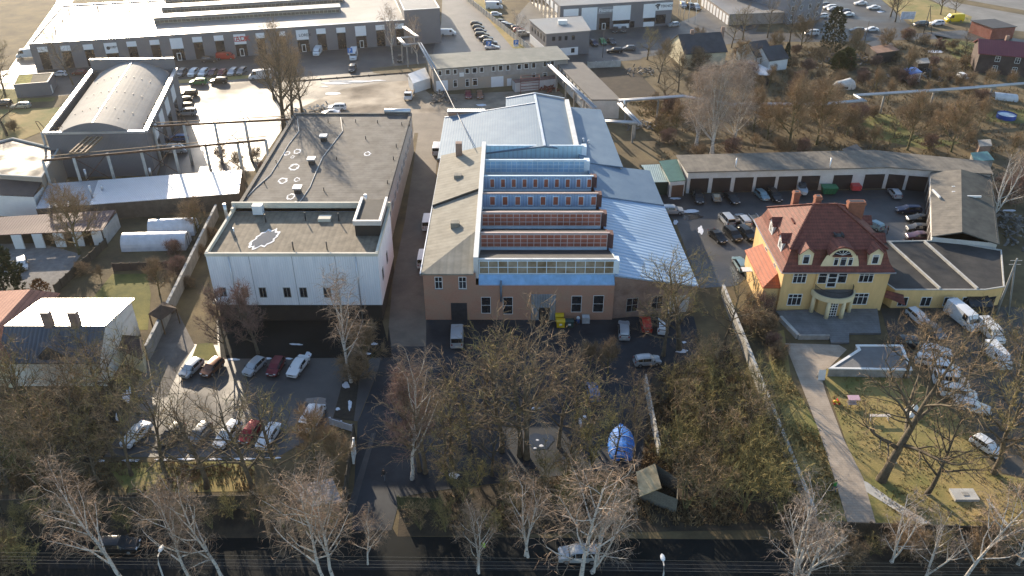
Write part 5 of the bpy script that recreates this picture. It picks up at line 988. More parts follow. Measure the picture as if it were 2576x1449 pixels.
# bins and tanks by the factory gate
def bin_(x, y, label, m_, lid):
    p = at(x, y); t = thing('waste_container', label, 'bin', (p.x, p.y, 0), 0, 'wheeled waste containers'); x, y = p.x, p.y
    b = MB(); b.prism([(x - .62, y - .5), (x + .62, y - .5), (x + .62, y + .5), (x - .62, y + .5)], .18, 1.15); b.build('body', m_, t)
    l = MB(); l.smooth = False
    pr = [(-.56, 1.15), (-.56, 1.24), (-.2, 1.42), (.3, 1.42), (.55, 1.24), (.55, 1.15)]
    for (a, za), (c, zc) in zip(pr, pr[1:]): l.face([(x - .68, y + a, za), (x + .68, y + a, za), (x + .68, y + c, zc), (x - .68, y + c, zc)])
    for s_ in (-.68, .68): l.face([(x + s_, y + a, z) for a, z in (pr if s_ < 0 else pr[::-1])])
    l.build('lid', lid, t)
    for sx in (-.45, .45):
        for sy in (-.35, .35): MB().tube([(x + sx - .04, y + sy, .1), (x + sx + .04, y + sy, .1)], .1, 8).build('wheel', DARKMETAL, t)
    panel('sticker', (x - .6, y - .5), (x + .6, y - .5), .4, .8, .6, .9, WHITE, t, 0, .02)
YB = mat('yellow_plastic', (0.65, 0.43, 0.01), .45, 0, .06); GB = mat('dark_green_plastic', (0.02, 0.05, 0.045), .5, 0, .1)
bin_(1410, 822, 'yellow wheeled waste container in front, near the factory gate', YB, YB); bin_(1407, 808, 'yellow wheeled waste container standing behind the front one', YB, YB); bin_(1432, 822, 'dark green wheeled waste container right of the yellow ones', GB, GB)
p = at(1473, 811); t = thing('liquid_tank', 'white caged liquid tank by the factory wall', 'tank', tuple(p)); MB().box(p.x - .55, p.x + .55, p.y - .5, p.y + .5, .15, 1.15).build('tank', mat('milky_plastic', (0.55, 0.57, 0.58), .4), t)
m = MB()
for z in (.15, .5, .85, 1.18):
    for a, b in (((-.6, -.55), (.6, -.55)), ((.6, -.55), (.6, .55)), ((.6, .55), (-.6, .55)), ((-.6, .55), (-.6, -.55))): m.beam((p.x + a[0], p.y + a[1], z), (p.x + b[0], p.y + b[1], z), .03)
for k in range(5): m.beam((p.x - .6 + .3 * k, p.y - .55, .1), (p.x - .6 + .3 * k, p.y - .55, 1.18), .03)
m.build('cage', ZINC, t)
p = at(1454, 812); t = thing('barrel', 'blue barrel with a pale cover beside the caged tank', 'barrel', tuple(p)); MB().tube([(p.x, p.y, 0), (p.x, p.y, .45), (p.x, p.y, .9)], [.3, .33, .3], 12).build('drum', mat('barrel_blue', (0.03, 0.08, 0.22), .4), t); MB().tube([(p.x, p.y, .9), (p.x, p.y, 1.15)], [.33, .2], 10).build('cover', WHITE, t)
p = at(2083, 487); t = thing('skip', 'green rubbish skip standing before the garage doors', 'skip', tuple(p)); m = MB(); m.raw([(p.x - 1.2, p.y - .7, .2), (p.x + 1.2, p.y - .7, .2), (p.x + 1.2, p.y + .7, .2), (p.x - 1.2, p.y + .7, .2), (p.x - 1.5, p.y - 1.0, 1.6), (p.x + 1.5, p.y - 1.0, 1.6), (p.x + 1.5, p.y + 1.0, 1.6), (p.x - 1.5, p.y + 1.0, 1.6)], [(0, 1, 5, 4), (1, 2, 6, 5), (2, 3, 7, 6), (3, 0, 4, 7), (3, 2, 1, 0), (4, 5, 6, 7)]); m.build('body', ridged('green_skip_steel', (0.02, 0.14, 0.06), .5, .1, .6, 'u', .2, .05), t); MB().box(p.x - 1.55, p.x + 1.55, p.y - 1.05, p.y + 1.05, 1.6, 1.7).build('rim', mat('green_rim', (0.03, 0.17, 0.08), .5), t)
m = MB(); 
p = at(2148, 478); t = thing('tow_trailer', 'small trailer under a bright red tarpaulin near the garages', 'trailer', tuple(p)); m.prism([(p.x - .9, p.y - 1.4), (p.x + .9, p.y - 1.4), (p.x + .9, p.y + 1.4), (p.x - .9, p.y + 1.4)], .5, 1.5); m.build('tarpaulin', mat('red_tarpaulin', (0.50, 0.05, 0.05), .5, 0, .25, 1.5), t)
for s_ in (-.95, .95): MB().tube([(p.x + s_ - .08, p.y, .33), (p.x + s_ + .08, p.y, .33)], .33, 10).build('wheel', DARKMETAL, t)
p = at(2016, 488); t = thing('boat', 'white motor boat on a trailer before the garage row', 'boat', tuple(p)); m = MB(); m.smooth = True
secs = [(-2.6, .75, .5, 1.3), (-1, .95, .45, 1.35), (.8, .85, .5, 1.4), (2.0, .5, .7, 1.5), (2.7, .04, 1.1, 1.6)]; q = [[(p.x - w_, p.y - u, h), (p.x - w_ * .6, p.y - u, b_), (p.x + w_ * .6, p.y - u, b_), (p.x + w_, p.y - u, h)] for u, w_, b_, h in secs]
for a, b in zip(q, q[1:]):
    for k in range(3): m.face([a[k], a[k + 1], b[k + 1], b[k]])
m.face(q[0]); m.build('hull', WHITE, t); m = MB()
for a, b in zip(q[1:], q[2:]): m.face([a[0], a[3], b[3], b[0]])
m.build('deck', mat('grey_deck', (0.4, 0.42, 0.45), .5), t); MB().box(p.x - .6, p.x + .6, p.y - .3, p.y + 1.0, 1.3, 2.2).build('cabin', mat('boat_screen', (0.05, 0.06, 0.07), .2), t)
# container, frame and pile by the brick workshop
a, b = at(1296, 233), at(1402, 222); e = (b - a).normalized(); n = Vector((-e.y, e.x, 0)); L_ = (b - a).length
t = thing('shipping_container', 'white ribbed container with rusty top before the brick workshop', 'container', tuple((a + b) / 2)); q = [a, b, b + n * 2.6, a + n * 2.6]
MB().prism([(p.x, p.y) for p in q], .1, 2.7, top=False).build('body', ridged('white_container', (0.55, 0.56, 0.57), .6, .1, .4, 'u', .12, .05), t); MB().prism([(p.x, p.y) for p in q], 2.6, 2.75).build('top', mat('rusty_top', (0.16, 0.09, 0.08), .8, 0, .3), t)
t = thing('steel_frame', 'rusty open steel frame standing before the white container', 'frame', tuple(at(1330, 236))); c0 = at(1310, 240); c1 = at(1356, 236); m = MB()
for p in (c0, c1, c1 + Vector((0, 2.2, 0)), c0 + Vector((0, 2.2, 0))): m.beam((p.x, p.y, 0), (p.x, p.y, 4.6), .14)
for z in (1.6, 3.2, 4.5):
    m.beam(V3(c0, z), V3(c1, z), .12); m.beam(V3(c0, z) + Vector((0, 2.2, 0)), V3(c1, z) + Vector((0, 2.2, 0)), .12); m.beam(V3(c0, z), V3(c0, z) + Vector((0, 2.2, 0)), .12); m.beam(V3(c1, z), V3(c1, z) + Vector((0, 2.2, 0)), .12)
m.build('bars', mat('red_rust', (0.16, 0.045, 0.035), .8, 0, .3), t)
def heap(name, label, x, y, rx, ry, n, m_, seed, h=1.5, cat='scrap heap'):
    rnd = random.Random(seed); c = at(x, y); mb = MB()
    for _ in range(n):
        u, w_ = rnd.gauss(0, .45) * rx, rnd.gauss(0, .45) * ry; p = c + Vector((u, w_, 0)); d = Vector((rnd.uniform(-1, 1), rnd.uniform(-1, 1), rnd.uniform(-.4, .6))).normalized(); l = rnd.uniform(.4, 1.6); z = rnd.uniform(.1, h) * max(.2, 1 - (u / rx) ** 2 - (w_ / ry) ** 2)
        mb.beam(p + Vector((0, 0, z)) - d * l / 2, p + Vector((0, 0, z + .15)) + d * l / 2, rnd.uniform(.1, .5), rnd.uniform(.08, .3))
    return props(mb.build(name, m_, loc=(c.x, c.y, 0)), label, cat, None, 'stuff')
SCR = mat('mixed_scrap', (0.05, 0.045, 0.04), .7, .1, 0, .8, (0.25, 0.23, 0.21), detail=3)
heap('timber_pile', 'pile of weathered poles and boards by the white hut', 1115, 250, 3.5, 4, 60, SCR, 3, 2, 'timber pile'); heap('scrap_heap', 'dark heap of scrap and machine parts right of the garage block', 2535, 575, 6, 9, 120, SCR, 4, 1.8); heap('scrap_heap', 'rusty scrap lying behind the pipe junction', 1600, 318, 4, 4, 50, SCR, 5)
heap('scrap_heap', 'rusty machine parts left beside the steel frame', 1378, 226, 3, 2, 40, mat('red_rust', (0.16, 0.045, 0.035), .8), 6, 1.2); heap('scrap_heap', 'garden clutter of boards and sheets around the shacks', 2120, 150, 12, 7, 90, SCR, 7, 1.4); heap('scrap_heap', 'garden clutter beside the blue-roofed shed', 2330, 185, 10, 7, 70, SCR, 8, 1.2)
heap('rubble', 'pale rubble heap behind the flat grey hall', 805, 276, 6, 4, 50, CONCW, 9, 1.0, 'rubble heap'); heap('rubble', 'broken debris lying at the meadow edge behind the garden fence', 1610, 182, 5, 5, 40, SCR, 12, .9, 'rubble heap')
# blue tarpaulin boat
c0, c1 = at(1565, 1160), at(1560, 1078); d = (c1 - c0); t = thing('covered_boat', 'boat wrapped in a bright blue tarpaulin under the trees', 'boat', tuple((c0 + c1) / 2)); m = MB(); m.smooth = True; secs = []
N_ = 16; rn = random.Random(2)
for i in range(N_ + 1):
    u = i / N_; c = c0.lerp(c1, u); w_ = 1.75 * (1 - abs(2 * u - .85) ** 3 * .55); hh = 1.5 * (1 - .35 * abs(2 * u - 1) ** 2)
    secs.append([(c.x + math.cos(math.pi * k / 10) * w_ * (1 + rn.uniform(-.025, .025)), c.y, max(.05, math.sin(math.pi * k / 10) ** .8 * hh * (1 + rn.uniform(-.03, .03)))) for k in range(11)])
for a, b in zip(secs, secs[1:]):
    for k in range(10): m.face([a[k], a[k + 1], b[k + 1], b[k]])
m.face(secs[0][::-1]); m.face(secs[-1]); m.build('tarpaulin', mat('blue_tarpaulin', (0.025, 0.18, 0.60), .65, 0, .35, 1.2, bump=.5, bscale=2.2), t)
for i in (3, 8, 13): MB().tube([(q_[0], q_[1], q_[2] + .03) for q_ in secs[i]], .035, 5, False).build('rope', WHITE, t); MB().beam((c0.x, c0.y - .2, .35), (c1.x, c1.y + .6, .35), .6, .5).build('keel', DARKMETAL, t)
# lawn furniture by the villa
def bench(x, y, label):
    p = at(x, y); t = thing('garden_bench', label, 'bench', tuple(p)); W_ = mat('bleached_wood', (0.52, 0.47, 0.42), .8, 0, .12)
    MB().box(p.x - 1.4, p.x + 1.4, p.y - .25, p.y + .25, .72, .8).build('top', W_, t)
    for s_ in (-1.2, 1.2): m = MB(); m.beam((p.x + s_, p.y - .25, 0), (p.x + s_, p.y + .1, .72), .09); m.beam((p.x + s_, p.y + .25, 0), (p.x + s_, p.y - .1, .72), .09); m.build('leg', W_, t)
bench(2210, 1056, 'long bleached wooden bench on the villa lawn')
p = at(2142, 1022); t = thing('garden_swing', 'small swing seat with a pink canopy on the villa lawn', 'swing', tuple(p)); FRM = mat('swing_frame', (0.35, 0.28, 0.2), .6)
for s_ in (-.7, .7): m = MB(); m.beam((p.x + s_, p.y - .5, 0), (p.x + s_, p.y, 1.5), .06); m.beam((p.x + s_, p.y + .5, 0), (p.x + s_, p.y, 1.5), .06); m.build('frame', FRM, t)
sloped('canopy', [(p.x - .8, p.y - .45, 1.5), (p.x + .8, p.y - .45, 1.5), (p.x + .8, p.y + .45, 1.62), (p.x - .8, p.y + .45, 1.62)], .06, mat('pink_canvas', (0.62, 0.40, 0.44), .8), t); m = MB(); m.box(p.x - .6, p.x + .6, p.y - .25, p.y + .2, .45, .53); m.box(p.x - .6, p.x + .6, p.y + .2, p.y + .27, .5, .95); m.build('seat', mat('pale_seat', (0.5, 0.42, 0.42), .8), t)
p = at(2064, 952); t = thing('sign_board', 'white sandwich board at the bend of the villa path', 'sign', tuple(p)); sloped('board', [(p.x - .5, p.y - .4, 0), (p.x + .5, p.y - .4, 0), (p.x + .5, p.y - .05, 1.6), (p.x - .5, p.y - .05, 1.6)], .06, WHITE, t); sloped('board', [(p.x - .5, p.y + .4, 0), (p.x + .5, p.y + .4, 0), (p.x + .5, p.y - .02, 1.6), (p.x - .5, p.y - .02, 1.6)], .06, WHITE, t)
def toy(x, y, label, m_, m2):
    p = at(x, y); t = thing('ride_on_toy', label, 'toy', tuple(p)); m = MB(); m.smooth = True
    m.tube([(p.x - .45, p.y, .3), (p.x - .2, p.y, .38), (p.x + .2, p.y, .36), (p.x + .5, p.y, .25)], [.12, .2, .18, .08], 8); m.build('body', m_, t); MB().box(p.x + .05, p.x + .15, p.y - .25, p.y + .25, .5, .75).build('handlebar', m2, t)
    for sx in (-.3, .35):
        for sy in (-.25, .25): MB().tube([(p.x + sx, p.y + sy - .05, .15), (p.x + sx, p.y + sy + .05, .15)], .15, 8).build('wheel', m2, t)
toy(2103, 1015, 'yellow and red ride-on toy left of the pink swing', YB, RED); toy(2243, 1163, 'red plastic toy lying on grass beside the big maple trunk', mat('toy_red', (0.6, 0.04, 0.06), .5), WHITE)
p = at(2426, 1250); t = thing('concrete_cover', 'square pale concrete slab in the lawn corner', 'slab', tuple(p)); MB().box(p.x - 1.5, p.x + 1.4, p.y - .8, p.y + 1.0, 0, .4).build('slab', CONCW, t); MB().box(p.x - .3, p.x + .4, p.y - .2, p.y + .4, .4, .46).build('hatch', CONC, t)
p = at(2530, 297); t = thing('paddling_pool', 'round blue garden pool standing on green lawn', 'pool', tuple(p)); MB().tube([(p.x, p.y, 0), (p.x, p.y, 1.1)], 2.2, 24, cap=False).build('wall', mat('pool_blue', (0.015, 0.06, 0.30), .5), t); m = MB(); m.face([(p.x + 2.15 * math.cos(2 * math.pi * k / 24), p.y + 2.15 * math.sin(2 * math.pi * k / 24), .85) for k in range(24)]); m.build('water', mat('pale_pool_ice', (0.42, 0.48, 0.52), .15), t)
p = at(2525, 250); t = thing('polytunnel', 'short ragged white polytunnel in the right-hand garden', 'greenhouse', tuple(p), 0, 'polytunnels'); m = MB(); m.smooth = True
for k in range(8): a, b = math.pi * k / 8, math.pi * (k + 1) / 8; m.face([(p.x - 2.5, p.y - 1.3 * math.cos(a) + 1, 1.7 * math.sin(a)), (p.x + 2.5, p.y - 1.3 * math.cos(a) - 1, 1.7 * math.sin(a)), (p.x + 2.5, p.y - 1.3 * math.cos(b) - 1, 1.7 * math.sin(b)), (p.x - 2.5, p.y - 1.3 * math.cos(b) + 1, 1.7 * math.sin(b))])
m.build('film', FILM, t)
p = at(2120, 222); t = thing('covered_boat', 'white-wrapped caravan or boat among the orchard shrubs', 'covered vehicle', tuple(p)); m = MB(); m.smooth = True; secs = [[(p.x + x, p.y + math.cos(math.pi * k / 8) * w_, max(.0, math.sin(math.pi * k / 8) ** .7 * h)) for k in range(9)] for x, w_, h in ((-3.2, .5, .9), (-2, 1.2, 1.9), (0, 1.3, 2.4), (1.5, 1.3, 2.9), (2.8, 1.1, 2.0), (3.4, .3, .8))]
for a, b in zip(secs, secs[1:]):
    for k in range(8): m.face([a[k], a[k + 1], b[k + 1], b[k]])
m.build('cover', mat('creased_white_cover', (0.62, 0.60, 0.56), .6, 0, .15, 1.2, bump=.8, bscale=2), t); m = MB(); m.box(p.x - .9, p.x + .9, p.y - 1.36, p.y - 1.3, .2, .8); m.build('wheel_cover', DARKMETAL, t)
# ------------------------------------------------------------------ vehicles
PAINT = {}
def paint(n, c, metal=0.25, rough=0.28):
    PAINT[n] = mat('paint_' + n, c, rough, metal, .05, .8); return PAINT[n]
for n, c in dict(white=(.66, .67, .68), silver=(.40, .42, .44), grey=(.16, .17, .18), dark=(.045, .047, .052), black=(.018, .019, .021), red=(.28, .015, .02), maroon=(.15, .02, .03), blue=(.04, .13, .32), navy=(.025, .035, .075), green=(.06, .22, .08), yellow=(.72, .55, .02), brown=(.20, .09, .05), beige=(.45, .42, .36), teal=(.17, .27, .31), purple=(.09, .05, .075), scarlet=(.45, .02, .015)).items():
    paint(n, c, 0.0 if n in ('white', 'yellow', 'scarlet') else .3)
TYRE = mat('tyre', (.012, .012, .013), .85); RIM = mat('wheel_rim', (.35, .36, .38), .35, .8); LAMPG = mat('headlamp', (.55, .57, .6), .15, .2); TAIL = mat('tail_lamp', (.25, .01, .01), .25); CARGL = mat('car_glass', (.012, .015, .018), .06, 0, .3, spec=.8); PLATE = mat('number_plate', (.6, .6, .58), .5); BUMP = mat('black_plastic', (.02, .02, .022), .6)
# stations: (position along length, belt height, roof height or 0, half width factor)
KIND = {
 'hatchback': (3.95, 1.72, [(.5, .56, 0, .80), (.47, .72, 0, .94), (.27, .90, 0, 1), (.10, .94, 1.42, 1), (-.22, .97, 1.46, 1), (-.40, .99, 1.38, .98), (-.475, .98, 0, .95), (-.5, .60, 0, .86)]),
 'sedan': (4.65, 1.8, [(.5, .55, 0, .80), (.47, .70, 0, .94), (.22, .90, 0, 1), (.05, .94, 1.40, 1), (-.18, .96, 1.42, 1), (-.35, .98, 0, .99), (-.47, .96, 0, .94), (-.5, .62, 0, .86)]),
 'estate': (4.7, 1.8, [(.5, .56, 0, .80), (.47, .72, 0, .94), (.23, .92, 0, 1), (.08, .96, 1.44, 1), (-.20, .98, 1.48, 1), (-.43, 1.0, 1.42, .97), (-.485, .98, 0, .95), (-.5, .62, 0, .88)]),
 'suv': (4.55, 1.86, [(.5, .65, 0, .84), (.47, .86, 0, .95), (.25, 1.04, 0, 1), (.10, 1.08, 1.64, 1), (-.20, 1.10, 1.70, 1), (-.43, 1.12, 1.62, .97), (-.49, 1.10, 0, .95), (-.5, .70, 0, .9)]),
 'minivan': (4.7, 1.86, [(.5, .62, 0, .82), (.46, .86, 0, .95), (.36, 1.04, 0, 1), (.16, 1.10, 1.76, 1), (-.25, 1.12, 1.84, 1), (-.46, 1.12, 1.76, .97), (-.495, 1.10, 0, .95), (-.5, .70, 0, .92)]),
 'van': (5.3, 1.98, [(.5, .70, 0, .86), (.46, .98, 0, .96), (.38, 1.18, 0, 1), (.24, 1.24, 1.95, 1), (-.1, 1.25, 2.02, 1), (-.48, 1.25, 1.98, .99), (-.498, 1.2, 0, .98), (-.5, .7, 0, .96)]),
 'cargo_van': (6.2, 2.05, [(.5, .75, 0, .86), (.47, 1.05, 0, .96), (.40, 1.28, 0, 1), (.29, 1.36, 2.45, 1), (-.1, 1.4, 2.62, 1), (-.48, 1.4, 2.58, .99), (-.498, 1.3, 0, .98), (-.5, .75, 0, .96)]),
}
NICE = dict(hatchback='hatchback', sedan='sedan', estate='estate_car', suv='suv', minivan='minivan', van='van', cargo_van='cargo_van')
PROTO = {}
def proto(kind):
    if kind in PROTO: return PROTO[kind]
    L, Wd, st = KIND[kind]; h = Wd / 2; t = thing(NICE[kind], None, None, (0, 0, 0)); van = kind in ('van', 'cargo_van')
    rings = []
    for (u, zb, zr, wf) in st:
        x = u * L; w_ = h * wf; cab = zr > 0; zt = zr if cab else zb + .03; rw = w_ * ((.90 if van else .78) if cab else .86)
        rings.append([(x, -w_ * .93, .24), (x, -w_, .5), (x, -w_ * .99, zb), (x, -rw, zt - (.05 if cab else .02)), (x, -rw * .8, zt), (x, rw * .8, zt), (x, rw, zt - (.05 if cab else .02)), (x, w_ * .99, zb), (x, w_, .5), (x, w_ * .93, .24)])
    m = MB(); m.smooth = True
    for a, b in zip(rings, rings[1:]):
        for k in range(9): m.face([a[k], a[k + 1], b[k + 1], b[k]])
        m.face([a[9], a[0], b[0], b[9]])
    m.face(rings[0][::-1]); m.face(rings[-1])
    # join coincident corners so the body is one smooth shell
    key = {}; idx = []; nv = []
    for p in m.v:
        q = (round(p[0], 4), round(p[1], 4), round(p[2], 4))
        if q not in key: key[q] = len(nv); nv.append(p)
        idx.append(key[q])
    m.f = [tuple(idx[i] for i in f) for f in m.f]; m.v = nv
    b = m.build('body', PAINT['white'], t); b.data.set_sharp_from_angle(angle=R(24))
    g = MB()
    def pane(pts, ins=.10):
        c = sum((Vector(p) for p in pts), Vector()) / len(pts); q = [Vector(p).lerp(c, ins) for p in pts]; n = (q[1] - q[0]).cross(q[2] - q[0]).normalized()
        if n.dot(c - Vector((c.x, 0, .8))) < 0: n = -n; q = q[::-1]
        g.face([p + n * .018 for p in q])
    for i, ((u0, b0, r0, w0), (u1, b1, r1, w1)) in enumerate(zip(st, st[1:])):
        a, c = rings[i], rings[i + 1]
        if r0 or r1:
            if not (r0 and r1): pane([a[3], a[6], c[6], c[3]], .06)
            if van and r0 and r1 and i > 3: continue
            if van and r0 and r1:
                for s_ in ((2, 3), (7, 6)): pane([a[s_[0]], Vector(a[s_[0]]).lerp(Vector(c[s_[0]]), .42), Vector(a[s_[1]]).lerp(Vector(c[s_[1]]), .42), a[s_[1]]], .12)
                continue
            for s_ in ((2, 3), (7, 6)): pane([a[s_[0]], c[s_[0]], c[s_[1]], a[s_[1]]], .07)
    g.build('windows', CARGL, t)
    r = .31 if kind in ('hatchback', 'sedan', 'estate') else .35
    for sx in (.31, -.31):
        for sy in (-1, 1):
            y = sy * (h - .1); w_ = MB(); w_.tube([(sx * L, y - .11, r), (sx * L, y + .11, r)], r, 14); wo = w_.build('wheel', TYRE, t)
            q = MB(); q.tube([(sx * L, y + sy * .08, r), (sx * L, y + sy * .125, r)], r * .62, 10); q.build('rim', RIM, wo)
    fx, zh = L / 2, st[0][1] + .06
    for sy in (-1, 1):
        q = MB(); q.box(fx - .16, fx + .005, sy * h * .62 - .17, sy * h * .62 + .17, zh - .08, zh + .08); q.build('headlight', LAMPG, t)
        q = MB(); q.box(-fx - .006, -fx + .10, sy * h * .74 - .10, sy * h * .74 + .10, .72, .98); q.build('taillight', TAIL, t)
        mx = st[2][0] * L - .25; q = MB(); q.box(mx - .06, mx + .08, sy * (h + .10) - .09, sy * (h + .10) + .09, st[2][1] + .02, st[2][1] + .18); q.build('mirror', BUMP, t)
    q = MB(); q.box(fx - .02, fx + .02, -.26, .26, .38, .50); q.build('number_plate', PLATE, t); q = MB(); q.box(-fx - .02, -fx + .02, -.26, .26, .5, .62); q.build('number_plate', PLATE, t)
    q = MB(); q.box(fx - .03, fx + .015, -h * .42, h * .42, zh - .12, zh + .02); q.build('grille', BUMP, t)
    PROTO[kind] = t; t['_used'] = 0; return t
def car(kind, x, y, deg, col, label, cat='car', scale=1.0, group='parked vehicles', zpix=.6):
    t = proto(kind); t = t if not t['_used'] else copy_tree(t)
    PROTO[kind]['_used'] = 1; t['_used'] = 1
    p = at(x, y, zpix); t.location = (p.x, p.y, .05); t.rotation_euler = (0, 0, R(deg)); t.scale = (scale,) * 3
    props(t, label, cat, group)
    for o in t.children:
        if o.name.split('.')[0] == 'body': o.material_slots[0].link = 'OBJECT'; o.material_slots[0].material = PAINT[col]
    return t
def row(items, cat='car', **k):
    for it in items: car(*it, **({'cat': 'van'} if it[0] in ('van', 'cargo_van') else {'cat': cat}), **k)
